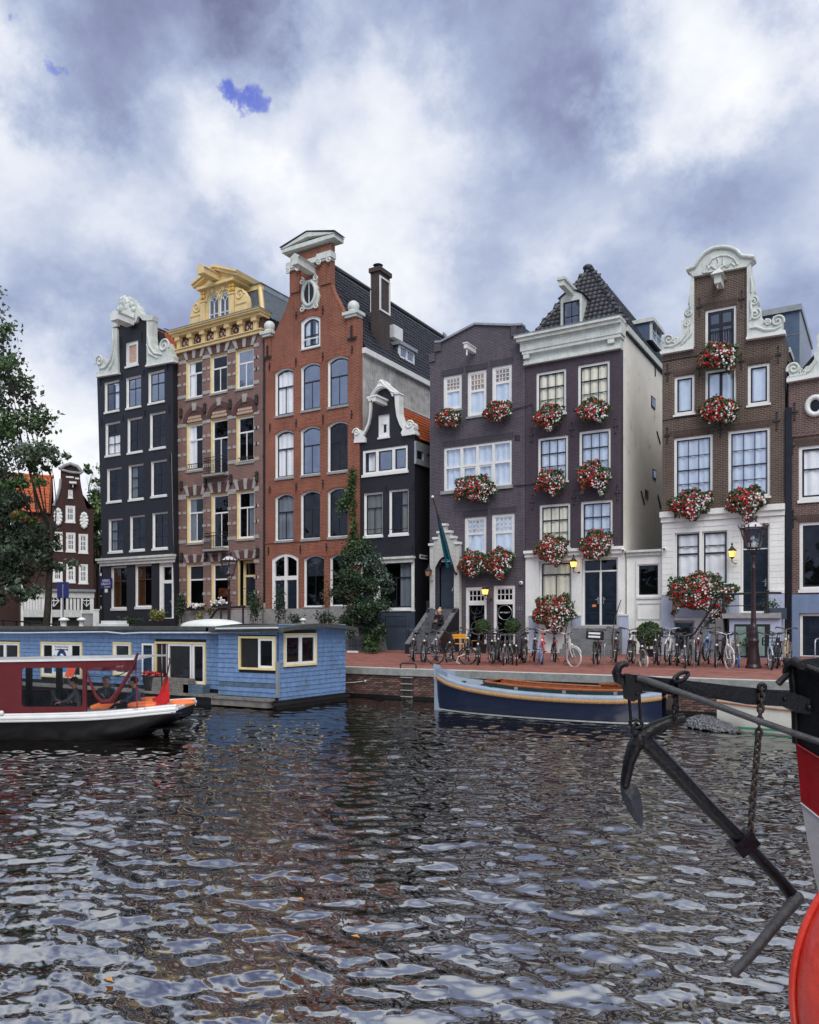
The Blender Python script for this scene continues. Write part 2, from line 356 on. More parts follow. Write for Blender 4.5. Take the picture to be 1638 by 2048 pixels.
 # houses
class House:
 def __init__(s,name,label,O,zb,ax=Vector((1,0,0)),cat='house',group='canal houses along the quay'):
  s.ax=ax.normalized();s.n=Vector((-s.ax.y,s.ax.x,0));s.O=Vector((O[0],O[1],zb));s.zb=zb
  s.root=thing(name,label,cat,s.O,math.atan2(s.ax.y,s.ax.x),group);s.holes=[]
 def q(s,v,x,y,b=0.0):
  px,py=P(v,x,y);d=pix(px,py);o=s.O+s.n*b;t=(o-CAM).dot(s.n)/d.dot(s.n);p=CAM+d*t-s.O
  return p.dot(s.ax),p.z
 def q3(s,v,x,y,b):a,z=s.q(v,x,y,b);return(a,b,z)
 def onA(s,v,x,y,a):
  px,py=P(v,x,y);d=pix(px,py);o=s.O+s.ax*a;t=(o-CAM).dot(s.ax)/d.dot(s.ax);p=CAM+d*t-s.O
  return p.dot(s.n),p.z
 def pts(s,v,L,b=0.0):return[s.q(v,x,y,b)for x,y in L]
 def rect(s,v,xl,yt,xr,yb,v2=None,b=0.0):
  a0,z1=s.q(v,xl,yt,b);a1,_=s.q(v,xr,yt,b);_,z0=s.q(v2 or v,P2x(v,v2,xl),yb,b)
  return a0,a1,z0,z1
 def wall(s,outline,mat,th=.35,rev=.16,rmat=None,name='wall',b0=0.0):
  vs=[];es=[]
  def loop(L):
   o=len(vs);vs.extend(Vector(p)for p in L);es.extend((o+i,o+(i+1)%len(L))for i in range(len(L)))
  loop(outline)
  for h in s.holes:loop(h)
  co,_,fs,_,_,_=delaunay_2d_cdt(vs,es,[],0,1e-4)
  def inside(p,L):
   c=False;j=len(L)-1
   for i in range(len(L)):
    if(L[i][1]>p[1])!=(L[j][1]>p[1])and p[0]<(L[j][0]-L[i][0])*(p[1]-L[i][1])/(L[j][1]-L[i][1])+L[i][0]:c=not c
    j=i
   return c
  mb=MB();keep=[]
  for f in fs:
   c=sum((co[i]for i in f),Vector((0,0)))/len(f)
   if inside(c,outline)and not any(inside(c,h)for h in s.holes):keep.append(f)
  mb.add([(p.x,b0,p.y)for p in co],keep)
  n=len(outline)
  mb.add([(p[0],b0,p[1])for p in outline]+[(p[0],b0+th,p[1])for p in outline],[(i,n+i,n+(i+1)%n,(i+1)%n)for i in range(n)])
  for h in s.holes:
   k=len(h);mb.add([(p[0],b0,p[1])for p in h]+[(p[0],b0+rev,p[1])for p in h],[(i,(i+1)%k,k+(i+1)%k,k+i)for i in range(k)],1 if rmat else 0)
  mb.build(name,[mat,rmat]if rmat else mat,s.root);s.holes=[]
 def trim(s,v,L,b0,b1,mat,name='trim'):
  return MB().prism(s.pts(v,L,(b0 if b0<0 else 0)),b0,b1).build(name,mat,s.root)
 def rib(s,L3,r,mat,name='carving',n=6):return MB().tube(L3,r,n).build(name,mat,s.root)
 def anchor(s,v,x,y0,y1,mat,cross=True,wid=.05):
  a,z1=s.q(v,x,y0);_,z0=s.q(v,x,y1);mb=MB().box(a-wid/2,a+wid/2,-.045,-.012,z0,z1)
  if cross:
   h=z1-z0;c=(z0+z1)/2;mb.box(a-h*.18,a+h*.18,-.06,-.014,c-h*.05,c+h*.05);mb.ball((a,-.04,z1),wid*.9,6,4);mb.ball((a,-.04,z0),wid*.9,6,4)
  mb.build('wall_anchor',mat,s.root)
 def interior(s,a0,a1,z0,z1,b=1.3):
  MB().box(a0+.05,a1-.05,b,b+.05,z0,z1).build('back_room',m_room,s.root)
def P2x(v,v2,x):
 if v2 is None:return x
 return(P(v,x,0)[0]-v2[0])*v2[2]
def top_at(a,a0,a1,z1,rise):
 c=(a0+a1)/2;h=(a1-a0)/2
 return z1+rise*(1-((a-c)/h)**2)if rise else z1
def shape(a0,a1,z0,z1,rise,n=8):
 if not rise:return[(a0,z0),(a1,z0),(a1,z1),(a0,z1)]
 return[(a0,z0),(a1,z0)]+[(a1+(a0-a1)*i/n,top_at(a1+(a0-a1)*i/n,a0,a1,z1,rise))for i in range(n+1)]
def ringmesh(mb,a0,a1,z0,z1,rise,w,b0,b1,wb=None,mi=0):
 """frame ring around an opening (bottom bar wb)"""
 wb=w if wb is None else wb
 o=shape(a0,a1,z0,z1,rise);i_=shape(a0+w,a1-w,z0+wb,z1-w,rise);n=len(o)
 for y,rev in((b0,False),(b1,True)):
  mb.add([(p[0],y,p[1])for p in o]+[(p[0],y,p[1])for p in i_],[(k,(k+1)%n,n+(k+1)%n,n+k)for k in range(n)],mi)
 mb.add([(p[0],b0,p[1])for p in i_]+[(p[0],b1,p[1])for p in i_],[(k,(k+1)%n,n+(k+1)%n,n+k)for k in range(n)],mi)
 return(a0+w,a1-w,z0+wb,z1-w)
def curtain(parent,a0,a1,z0,z1,b,mat,wave=.05,name='curtain'):
 n=max(8,int((a1-a0)/.045));ph=random.random()*6;r0=[];r1=[]
 for i in range(n+1):
  t=i/n;a=a0+(a1-a0)*t;y=b+wave*.5*math.sin(t*(a1-a0)/.11*2+ph+.8*math.sin(t*7));r0.append((a,y,z0));r1.append((a+.01*math.sin(t*20),y*1.0,z1))
 MB().grid([r0,r1]).build(name,mat,parent)
def window(h,box,rows,fw=.09,rise=0.0,frame=None,sash=None,sw=.045,bar=.022,rail=.05,cur=None,curm=None,sill=True,glass=None,rec=.07,merge=False,sillm=None,label=None,name='window',wb=None,sillh=.07,hole=True,fb=.10):
 """rows: list from the top of (height share, number of panes, thick_rail_below)"""
 a0,a1,z0,z1=box;frame=frame or m_frame;sash=sash or m_sash;glass=glass or m_glass
 if hole:h.holes.append(shape(a0,a1,z0,z1,rise))
 mb=MB();i0,i1,j0,j1=ringmesh(mb,a0+.002,a1-.002,z0+.002,z1-.002,rise,fw,rec,rec+fb,wb)
 w=mb.build(name,frame,h.root)
 if label:w['label']=label
 if sill:MB().box(a0-.04,a1+.04,-.07,rec-.003,z0-sillh,z0-.002).build('sill',sillm or m_white,w)
 ms=MB();k0,k1,l0,l1=ringmesh(ms,i0+.001,i1-.001,j0+.001,j1-.001,rise,sw,rec+.025,rec+.075)
 H=l1-l0;z=l1;panes=[]
 for ri,row in enumerate(rows):
  hh,nc=row[0]*H,row[1];thick=row[2]if len(row)>2 else False
  zt=z;zb_=z-hh;z=zb_;last=ri==len(rows)-1
  th=rail if thick else bar
  if not last:ms.box(k0,k1,rec+.022,rec+.07,zb_-th/2,zb_+th/2)
  lo=zb_+(0 if last else th/2);pth=0 if ri==0 else(rail if(len(rows[ri-1])>2 and rows[ri-1][2])else bar);hi=zt-pth/2
  for c in range(nc):
   c0=k0+(k1-k0)*c/nc+(bar/2 if c else 0);c1=k0+(k1-k0)*(c+1)/nc-(bar/2 if c<nc-1 else 0)
   if c:
    ac=k0+(k1-k0)*c/nc;ms.box(ac-bar/2,ac+bar/2,rec+.03,rec+.066,lo,top_at(ac,k0,k1,l1,rise)if ri==0 else hi)
   if ri==0 and rise:
    tp=[(c1+(c0-c1)*t/5,top_at(c1+(c0-c1)*t/5,k0,k1,l1,rise))for t in range(6)]
   else:tp=[(c1,hi),(c0,hi)]
   panes.append([(c0,lo),(c1,lo)]+tp)
 ms.build('sash',sash,w)
 if merge:
  pm=MB()
  for p in panes:pm.poly3([(x,rec+.05,y)for x,y in p])
  pm.build('pane',glass,w)
 else:
  for p in panes:MB().poly3([(x,rec+.05+random.uniform(-.002,.002)*k,y)for k,(x,y)in enumerate(p)]).build('pane',glass,w)
 cb=rec+.10;cm=curm or m_curt;top=l1+rise*.8
 if cur=='full':curtain(w,k0-.05,k1+.05,l0-.05,top,cb,cm)
 elif cur=='left':curtain(w,k0-.03,k0+(k1-k0)*.42,l0-.05,top,cb,cm)
 elif cur=='right':curtain(w,k0+(k1-k0)*.62,k1+.03,l0-.05,top,cb,cm)
 elif cur=='sides':curtain(w,k0-.03,k0+(k1-k0)*.3,l0-.05,top,cb,cm);curtain(w,k0+(k1-k0)*.76,k1+.03,l0-.05,top,cb,cm)
 elif cur=='low':curtain(w,k0-.03,k1+.03,l0-.05,l0+H*.62,cb,cm)
 elif cur=='blind':MB().box(k0-.03,k1+.03,cb,cb+.01,l0+H*.66,top).build('blind',m_blind,w)
 return w
def door(h,box,mat=None,frame=None,fw=.09,transom=0.0,leaves_=1,rec=.10,panels=3,tcols=1,name='door',knob=True,fixed=True):
 a0,a1,z0,z1=box;h.holes.append(shape(a0,a1,z0,z1,0));mat=mat or m_door
 mb=MB();i0,i1,j0,j1=ringmesh(mb,a0+.002,a1-.002,z0+.002,z1-.002,0,fw,rec-.02,rec+.1,.03)
 zt=j1-transom*(j1-j0)
 if transom:mb.box(i0,i1,rec-.01,rec+.09,zt-fw*.4,zt+fw*.4)
 for k in range(1,leaves_):c=i0+(i1-i0)*k/leaves_;mb.box(c-.045,c+.045,rec-.005,rec+.09,j0,zt-fw*.4)
 d=mb.build(name,frame or m_frame,h.root)
 if transom:
  for k in range(tcols):
   c0=i0+(i1-i0)*k/tcols;c1=i0+(i1-i0)*(k+1)/tcols
   MB().poly3([(c0+.02,rec+.04,zt+fw*.45),(c1-.02,rec+.04,zt+fw*.45),(c1-.02,rec+.04,j1-.02),(c0+.02,rec+.04,j1-.02)]).build('pane',m_glassd,d)
   if k:MB().box(c0-.02,c0+.02,rec+.02,rec+.06,zt+fw*.4,j1).build('glazing_bar',frame or m_frame,d)
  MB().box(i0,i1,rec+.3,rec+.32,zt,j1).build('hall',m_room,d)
 for k in range(leaves_):
  c0=i0+(i1-i0)*k/leaves_+(.046 if k else .003);c1=i0+(i1-i0)*(k+1)/leaves_-(.046 if k<leaves_-1 else .003)
  zt2=zt-fw*.41 if transom else j1-.002
  lb=MB().box(c0,c1,rec+.04,rec+.085,j0+.003,zt2);hgt=zt2-j0;w_=c1-c0
  cuts=[(.06,.22),(.27,.46),(.52,.95)][:panels]if panels<4 else[(.05,.2),(.24,.4),(.44,.6),(.64,.94)]
  for p0,p1 in cuts:
   x0,x1,y0,y1=c0+w_*.14,c1-w_*.14,j0+hgt*p0,j0+hgt*p1
   for e in((x0,x1,y0,y0+.035),(x0,x1,y1-.035,y1),(x0,x0+.035,y0+.036,y1-.036),(x1-.035,x1,y0+.036,y1-.036)):lb.box(e[0],e[1],rec+.012,rec+.039,e[2],e[3])
   lb.box(x0+.07,x1-.07,rec+.022,rec+.039,y0+.07,y1-.07)
  lf=lb.build('door_leaf',mat,d)
  if knob:
   kx=c1-.09 if k==0 else c0+.09
   MB().box(kx-.03,kx+.03,rec+.015,rec+.038,j0+hgt*.40,j0+hgt*.52).tube([(kx,rec+.02,j0+hgt*.48),(kx,rec-.03,j0+hgt*.48),(kx+(-.11 if k==0 else .11),rec-.03,j0+hgt*.48)],.013,6).build('handle',m_zinc,d)
 return d
tile_cache={}
def pantile_mesh(w,l,mat,thick=.02,amp=.016):
 key=(round(w,3),round(l,3),mat.name)
 if key in tile_cache:return tile_cache[key]
 n=6;mb=MB();r=[]
 for(y,zo)in((0,.03),(l*1.08,.0)):
  r.append([(w*(i/n-.5)*1.06,y,zo+amp*math.sin(2*math.pi*i/n-.6))for i in range(n+1)])
 lip=[(p[0],p[1],p[2]-thick)for p in r[0]]
 mb.grid([lip,r[0],r[1]]);me=mb.mesh('pantile',mat);tile_cache[key]=me;return me
def tiled_slope(h,origin,U,V,nu,nv,tw,tl,mat,under,inside=None,asparts=True,jitter=.012,thick=.10,name='roof',clip=None,parent=None,offset=0.0):
 """slope spanned by unit vectors U (along the eave) and V (up the slope); tiles are laid in nu columns, nv rows"""
 O=Vector(origin);U=Vector(U).normalized();V=Vector(V).normalized();N=U.cross(V).normalized()
 if N.z<0:N=-N
 me=pantile_mesh(tw,tl,mat);base=Matrix((U,V,N)).transposed().to_4x4();pr=parent or h.root
 big=MB();cnt=0
 for j in range(nv):
  for i in range(nu):
   u=(i+.5+offset)*tw;v=j*tl
   if inside and not inside(u,v):continue
   T=Matrix.Translation(O+U*u+V*v+N*(.02+random.uniform(0,jitter)))@base@Matrix.Rotation(random.uniform(-.03,.03),4,'Z')@Matrix.Rotation(random.uniform(-.025,.025),4,'X')
   if asparts and cnt<300:
    o=bpy.data.objects.new('roof_tile',me);COL.objects.link(o);o.parent=pr;o.matrix_local=T
   else:
    big.add([T@v_.co for v_ in me.vertices],[tuple(p.vertices)for p in me.polygons],0,True)
   cnt+=1
 if big.v:big.build('roof_tiles',mat,pr,kind='stuff')
ZF=1.45
T_ROWS=[(.33,1,True),(.67,2)]
# house 1: dark blue, white scrolled neck gable
hA=House('canal_house','tall dark blue painted brick house with white scroll gable and boarded attic window',onY(*P(Z1,60,830),35.6),ZF)
def build_A():
 h=hA;q=lambda x,y,v=Z1:h.q(v,x,y)
 aR,zR=q(712,690);bl=h.q(Z2,128,1500)[0];br=h.q(Z2,738,1500)[0]
 two=[(.36,2,True),(.64,2)];six=[(.34,2,True),(.33,2),(.33,2)]
 for k,(v,x0,y0,x1,y1,v2,rows,cur,g)in enumerate([(Z1,128,888,252,1142,None,two,'right',m_glassb),(Z1,314,848,440,1107,None,two,None,m_glasss),(Z1,505,803,642,1066,None,two,None,m_glasss),(Z1,135,1240,260,1517,None,six,'low',m_glass),(Z1,325,1200,452,1492,None,six,None,m_glass),(Z1,518,1155,652,1457,None,six,None,m_glass),(Z2,148,165,272,450,None,six,None,m_glass),(Z2,335,135,462,430,None,six,'left',m_glassd),(Z2,528,100,662,402,None,six,None,m_glassd),(Z2,162,600,282,880,None,six,'left',m_glassd),(Z2,347,572,472,866,None,six,None,m_glassd),(Z2,540,545,670,852,None,six,None,m_glassd)]):
  window(h,h.rect(v,x0,y0,x1,y1,v2),rows,fw=.08,sw=.05,bar=.035,rail=.07,cur=cur,glass=g,sillh=.13,rec=.12)
 for x0,y0,x1,y1 in((185,1008,315,1365),(393,992,530,1352)):
  window(h,h.rect(Z2,x0,y0,x1,y1),[(.33,2,True),(.67,2)],fw=.07,rec=.12,sash=m_wood_dark,sw=.06,bar=.04,cur='left',curm=m_curto,glass=m_glassd,sillh=.16)
 d=door(h,h.rect(Z2,600,975,722,1452),transom=.29,fw=.26)
 box=h.rect(ZA,478,1062,692,1490);h.holes.append(shape(*box,0));mb=MB();i=ringmesh(mb,box[0]+.002,box[1]-.002,box[2]+.002,box[3]-.002,0,.2,.05,.16)
 w=mb.build('window',m_white,h.root);w['label']='attic window closed with a raw plywood board'
 MB().box(i[0],i[1],.10,.13,i[2],i[3]).build('plywood_board',m_osb,w);MB().box(box[0]-.08,box[1]+.08,-.08,.046,box[2]-.12,box[2]).build('sill',m_white,w)
 h.wall([(bl,-.1),(br,-.1),(aR,zR),q(490,735),q(487,345),q(420,318),q(330,330),q(228,400),q(238,800),q(60,830)],m_bA,rev=.2,rmat=m_frame)
 MB().box(aR-.28,aR-.004,.352,8,-.1,zR-.05).build('side_wall',m_bAs,h.root);MB().box(.02,.3,.352,8,-.1,q(60,830)[1]-.3).build('side_wall',m_bAs,h.root)
 h.interior(.3,aR-.3,0,zR);MB().box(.3,aR-.3,7.9,8,0,zR).build('rear_wall',m_bAs,h.root)
 L=[(52,836),(52,800),(76,788),(64,730),(72,690),(98,664),(132,680),(142,715),(160,728),(185,690),(200,620),(206,550),(200,480),(190,430),(232,412),(242,798)]
 h.trim(Z1,L,-.14,.30,m_trim,'gable_scroll')
 Rr=[(480,742),(487,700),(487,352),(540,345),(536,420),(536,480),(545,550),(570,585),(596,590),(612,545),(640,526),(678,540),(697,590),(702,640),(720,655),(716,698)]
 h.trim(Z1,Rr,-.14,.30,m_trim,'gable_scroll')
 T=[(178,392),(190,378),(236,362),(250,312),(278,270),(272,240),(285,228),(280,190),(292,185),(290,160),(305,165),(306,140),(322,146),(334,140),(344,158),(360,155),(362,180),(378,180),(382,205),(402,212),(414,232),(424,262),(440,290),(470,300),(542,305),(536,345),(486,348),(450,345),(430,318),(412,310),(396,360),(376,372),(300,352),(240,362),(236,396),(190,408)]
 h.trim(Z1,T,-.20,.28,m_trim,'gable_crest')
 def rib(cs,r=.05,b=-.16):
  return[(a,b,z)for a,z in(h.q(Z1,x,y)for x,y in cs)]
 for c in([(210,430),(216,520),(210,620),(192,700),(150,760),(100,770)],[(225,640),(215,720),(180,780)],[(512,360),(515,480),(530,580),(575,640),(640,650)],[(505,560),(530,640),(600,680)],[(250,345),(280,285),(300,265),(345,262),(400,260),(440,310)]):
  h.rib(rib(c),[.04]+[.09]*(len(c)-2)+[.05],m_trim)
 a,z=q(100,705);h.rib(spiral(a,z,.42,1.5,200,-1,y=-.17),.07,m_trim);a,z=q(655,575);h.rib(spiral(a,z,.48,1.5,-20,1,y=-.17),.07,m_trim)
 mb=MB();a,z=q(345,315);mb.ball((a,-.22,z),(.75,.12,.62),14,8)
 for x,y,r in((300,250,.3),(345,245,.3),(322,205,.32),(300,205,.22),(345,205,.22),(385,225,.22),(322,172,.22),(340,185,.2),(300,180,.2),(400,265,.2),(278,262,.2)):
  a,z=q(x,y);mb.ball((a,-.24,z),(r,.14,r),8,6)
 mb.build('carving',m_trim,h.root)
 h.trim(Z1,[(46,838),(46,826),(240,792),(240,806)],-.24,.1,m_white,'moulding');h.trim(Z1,[(474,748),(474,734),(722,688),(722,702)],-.24,.1,m_white,'moulding')
 a,z=h.q(ZA,600,700);z1=h.q(ZA,600,672)[1]
 MB().prism([(a-.36,z-.25),(a+.36,z-.25),(a+.36,z+.12),(a+.46,z+.18),(a,z+.38),(a-.46,z+.18),(a-.36,z+.12)],-1.5,-.21).build('hoist_beam',m_white,h.root)
 MB().tube([(a,-1.25,z-.25),(a,-1.25,z-.5)],.05).build('hoist_hook',m_white,h.root)
 _,zt=h.q(Z2,103,940);_,zb=h.q(Z2,112,1003)
 MB().box(bl-.55,br+.05,-.34,.002,zt-.14,zt).box(bl-.45,br,-.26,.002,zt-.30,zt-.142).box(bl-.36,br-.05,-.16,.002,zb,zt-.302).build('cornice',m_trim,h.root)
 for v,x,y0,y1 in((Z1,90,855,905),(Z1,265,490,590),(Z1,445,455,540),(Z1,275,800,860),(Z1,463,770,830),(Z1,665,700,780),(Z1,283,1165,1215),(Z1,470,1120,1180),(Z1,680,1080,1150),(Z2,688,40,110),(Z1,100,1200,1260)):
  h.anchor(v,x,y0,y1,m_bA,False,.08)
 ac=aR*.5;b,zr=h.onA(ZA,1040,822,ac);slope=Vector((aR+.05-ac,0,zR+.25-zr));L_=slope.length
 MB().add([(ac,.36,zr),(ac,8,zr),(aR+.05,8,zR+.2),(aR+.05,.36,zR+.2),(.0,8,zR+.2),(0,.36,zR+.2)],[(0,1,2,3),(0,5,4,1)]).build('roof',m_tileob,h.root)
 tiled_slope(h,(aR+.1,.42,zR+.22),(0,1,0),-slope,20,int(L_/.36)+1,.30,.36,m_tileo,None,inside=lambda u,v:True)
 MB().tube([(ac,.4,zr+.06),(ac,8,zr+.06)],.13,6).build('ridge',m_tiled,h.root)
 a0,z0=q(545,420);MB().prism([(ac,zR),(aR-.6,zR),(a0,z0),(ac,z0+.2)],.352,.9).build('gable_back',m_bAs,h.root)
 MB().tube([(a0,.9,z0+.3),(a0,1.6,z0+.35),(a0+.02,1.7,z0-.2)],.03).build('stay_bar',m_iron,h.root)
 MB().tube([(aR-.12,-.06,h.q(Z2,735,20)[1]),(aR+.02,-.10,h.q(Z2,735,30)[1]),(aR+.06,.2,0)],.06).build('drainpipe',m_blackp,h.root)
 return h
m_wood_dark=M('brown stained wood',(.07,.04,.028),.4,.3,5)
build_A()
# house 2: striped brick with yellow cornice and dormer
hB=House('canal_house','brick house striped with pale stone blocks under an ochre cornice and twin arched dormer',onY(*P(Z1,757,700),36.0),ZF)
def build_B():
 h=hB;q=lambda x,y,v=Z1:h.q(v,x,y)
 aR=q(1490,700)[0];zc=q(757,640)[1]
 fs=dict(frame=m_cream,sash=m_frame,fw=.06,rec=.12,sw=.09,bar=.06,rail=.09,sillm=m_grey,sillh=.12)
 for x0,y0,x1,y1,cur in((830,702,968,1030,'left'),(1037,655,1183,985,None),(1257,606,1410,946,0)):window(h,h.rect(Z1,x0,y0,x1,y1),T_ROWS,cur=cur,glass=m_glasss if cur==0 else m_glassd if cur is None else m_glass,**fs)
 for x0,y0,x1,y1,cur in((835,1246,972,185,'left'),(1042,1206,1190,222,None),(1262,1180,1413,115,None)):window(h,h.rect(Z1,x0,y0,x1,y1,Z2),T_ROWS,cur=cur,glass=m_glassd if cur is None else m_glass,**fs)
 for x0,y0,x1,y1,cur in((838,408,978,805,'left'),(1046,384,1194,855,None),(1266,358,1420,770,'right')):window(h,h.rect(Z2,x0,y0,x1,y1),T_ROWS,cur=cur,glass=m_glassd,**fs)
 for x0,y0,x1,y1 in((838,985,978,1345),(1048,975,1197,1352)):
  w=window(h,h.rect(Z2,x0,y0,x1,y1),[(.36,1,True),(.64,1)],cur='blind',glass=m_glassd,**fs)
 door(h,h.rect(Z2,1275,950,1424,1348),frame=m_cream,transom=.30,fw=.16,rec=.5)
 zt=q(757,600)[1]
 h.wall([(0,-.1),(aR,-.1),(aR,zt),(0,zt)],m_bB,rev=.2,rmat=m_cream)
 MB().box(aR-.3,aR-.003,.352,9,-.1,zt).build('side_wall',m_bAs,h.root);MB().box(.003,.3,.352,9,-.1,zt).build('side_wall',m_bAs,h.root);h.interior(.3,aR-.3,0,zt)
 def zq(v,y):return h.q(v,765,y)[1]
 piers=[(0.0,q(830,1)[0]),(q(972,1)[0],q(1040,1)[0]),(q(1188,1)[0],q(1260,1)[0]),(q(1414,1)[0],aR-.28)]
 for v,y,big in((Z1,720,1),(Z1,818,0),(Z1,912,0),(Z1,1018,1),(Z1,1264,1),(Z1,1385,0),(Z2,48,0),(Z2,170,1),(Z2,412,2),(Z2,548,0),(Z2,672,0),(Z2,795,1),(Z2,995,1),(Z2,1123,0),(Z2,1245,0)):
  z=zq(v,y);hh=.17 if big==0 else(.21 if big==1 else .30)
  for k,(a0,a1)in enumerate(piers):
   if big:segs=[(a0+.003,a1-.003)]
   else:segs=[(a0+.003,a0+.26),(a1-.26,a1-.003)]if k not in(0,)else[(a0+.003,a0+.3),(a1-.26,a1-.003)]
   for s0,s1 in segs:MB().box(s0,s1,-.03,-.002,z-hh/2,z+hh/2).build('stone_block',m_stone,h.root)
 def lintel(v,xl,xr,y,n,rise,hgt,arch):
  a0,z=h.q(v,xl,y);a1=h.q(v,xr,y)[0];c=(a0+a1)/2;w=(a1-a0)/2
  if arch:
   o=[(c+(w+.32)*math.cos(R(t)),z+rise*math.sin(R(t))*1.28+.02)for t in range(0,181,12)];i=[(c+(w+.02)*math.cos(R(t)),z+rise*math.sin(R(t))*.84+.02)for t in range(0,181,12)]
   MB().prism(o+i[::-1],-.04,-.002).build('brick_arch',m_bBd,h.root)
   MB().prism(i[::-1],-.012,-.002).build('tile_panel',m_bBd,h.root)
   mt=MB();k=0
   for rr in range(2):
    for j in range(9):
     x=c+(j-4)*w*.2+(w*.1 if rr else 0);zz=z+.12+rr*.2
     if((x-c)/w)**2+((zz-z)/(rise*.84))**2<.8:mt.prism([(x,zz-.1),(x+.1,zz),(x,zz+.1),(x-.1,zz)],-.03,-.013)
   if mt.v:mt.build('tile_pattern',m_cream2,h.root,kind='stuff')
   MB().prism([(c-.14,z+rise*.95),(c+.14,z+rise*.95),(c+.2,z+rise*1.55),(c-.2,z+rise*1.55)],-.07,-.002).build('keystone',m_stone,h.root)
  else:
   MB().prism([(a0-.1,z+.02),(a1+.1,z+.02),(a1+.3,z+hgt*.8),(c,z+hgt*1.06),(a0-.3,z+hgt*.8)],-.02,-.002).build('lintel',m_bBd,h.root)
   for t in((-.86,0,.86)if n==3 else(-.9,-.4,.4,.9)):
    x=c+t*w;MB().prism([(x-.10,z+.02),(x+.10,z+.02),(x+.10+t*.26+.05,z+hgt*1.1),(x-.10+t*.26-.05,z+hgt*1.1)],-.055,-.002).build('keystone',m_stone,h.root)
 for xl,xr,y in((830,968,695),(1037,1183,648),(1257,1410,600)):lintel(Z1,xl,xr,y,3,.1,.52,False)
 for xl,xr,y in((835,972,1240),(1042,1190,1200),(1262,1413,1172)):lintel(Z1,xl,xr,y,3,.78,.5,True)
 for xl,xr,y in((838,978,403),(1046,1194,378),(1266,1420,352)):lintel(Z2,xl,xr,y,3,.2,.62,False)
 for xl,xr,y in((838,978,978),(1048,1197,968),(1275,1424,942)):lintel(Z2,xl,xr,y,3,.2,.5,False)
 for v,x,y0,y1 in((Z1,790,1105,1195),(Z1,995,1060,1155),(Z1,1213,1025,1120),(Z1,1440,985,1080),(Z2,792,262,352),(Z2,1000,236,330),(Z2,1220,208,302),(Z2,1443,180,278),(Z2,797,880,970),(Z2,1003,868,958),(Z2,1450,836,932)):
  a,z1=h.q(v,x,y0);_,z0=h.q(v,x,y1);zc_=(z0+z1)/2;H=z1-z0
  MB().tube([(a,-.07,z0),(a,-.07,z0+H*.2),(a,-.07,z0+H*.32),(a,-.07,zc_),(a,-.07,z1-H*.32),(a,-.07,z1-H*.2),(a,-.07,z1)],[.03,.14,.06,.15,.06,.14,.03],6).build('wall_anchor',m_iron,h.root)
 z0=q(752,640)[1];z1=q(752,607)[1];z2=q(728,510)[1];z3=q(728,468)[1]
 MB().box(-.05,aR+.02,-.16,.3,z0,z1-.06).box(-.05,aR+.08,-.24,.3,z1-.058,z1).build('moulding',m_yellow,h.root)
 MB().box(-.02,aR-.02,.02,.35,z1,z2).build('frieze',m_bBd,h.root)
 MB().box(-.2,aR+.1,-.34,.5,z2-.02,z2+(z3-z2)*.45).box(-.3,aR+.16,-.52,.5,z2+(z3-z2)*.46,z3-.06).box(-.36,aR+.2,-.6,.5,z3-.058,z3).build('cornice',m_yellow,h.root)
 MB().box(-.4,aR+.22,-.62,.6,z3+.002,z3+.05).build('lead_cover',m_lead,h.root)
 bx=[778,882,990,1097,1203,1317,1437];cen=[]
 for x in bx:
  a=h.q(Z1,x,600)[0];cen.append(a);MB().box(a-.14,a+.14,-.16,.018,z1+.002,z2-.26).box(a-.2,a+.2,-.3,.018,z2-.258,z2-.02).build('bracket',m_yellow,h.root)
 for i in range(6):
  a0,a1=cen[i]+.2,cen[i+1]-.2;c=(a0+a1)/2;zc2=(z1+z2-.15)/2;w=(a1-a0)/2;hh=(z2-z1-.2)/2;mt=MB()
  dia=lambda x,z,r,s:mt.prism([(x,z-s),(x+r,z),(x,z+s),(x-r,z)],-.02,.018)
  if i in(1,4):
   dia(c,zc2,w*.25,hh*.32)
   for sx in(-1,1):
    for sz in(-1,1):mt.prism([(c+sx*w*.85,zc2+sz*hh*.08),(c+sx*w*.85,zc2+sz*hh*.3),(c+sx*w*.45,zc2+sz*hh*.8),(c+sx*w*.3,zc2+sz*hh*.8)],-.02,.018)
  else:
   for sx in(-1,1):dia(c+sx*w*.5,zc2,w*.3,hh*.5)
   for sz in(-1,1):dia(c,zc2+sz*hh*.55,w*.2,hh*.25)
  mt.build('tile_pattern',m_cream2,h.root)
 zb_=z3+.05;b0,b1=.55,1.7
 aT,zT=h.q(ZB,1362,335,b1);aTl=h.q(ZB,470,500,b1)[0];aB=h.q(ZB,1400,790,b0)[0];aBl=.35
 mr=MB();mr.add([(aBl,b0,zb_),(aB,b0,zb_),(aT,b1,zT),(aTl,b1,zT),(aB,9,zb_),(aT,9,zT),(aBl,9,zb_),(aTl,9,zT)],[(0,1,2,3),(1,4,5,2),(3,2,5,7),(6,0,3,7)])
 mr.build('roof',m_slate,h.root)
 def slates(p0,U,V,nu,nv,s,inside):
  U=Vector(U).normalized();V=Vector(V).normalized();N=U.cross(V);N=-N if N.dot(Vector((1,-1,.3)))<0 else N;mb=MB()
  for j in range(nv):
   for i in range(nu):
    u,v=(i+(j%2)*.5)*s*1.3,j*s*.65
    if not inside(u,v):continue
    c=Vector(p0)+U*u+V*v+N*(.03+random.random()*.015)
    mb.add([c-U*s*.62+N*.01,c-V*s*.62+N*.035,c+U*s*.62+N*.01,c+V*s*.62],[(0,1,2,3)])
  mb.build('slates',m_slate,h.root,kind='stuff')
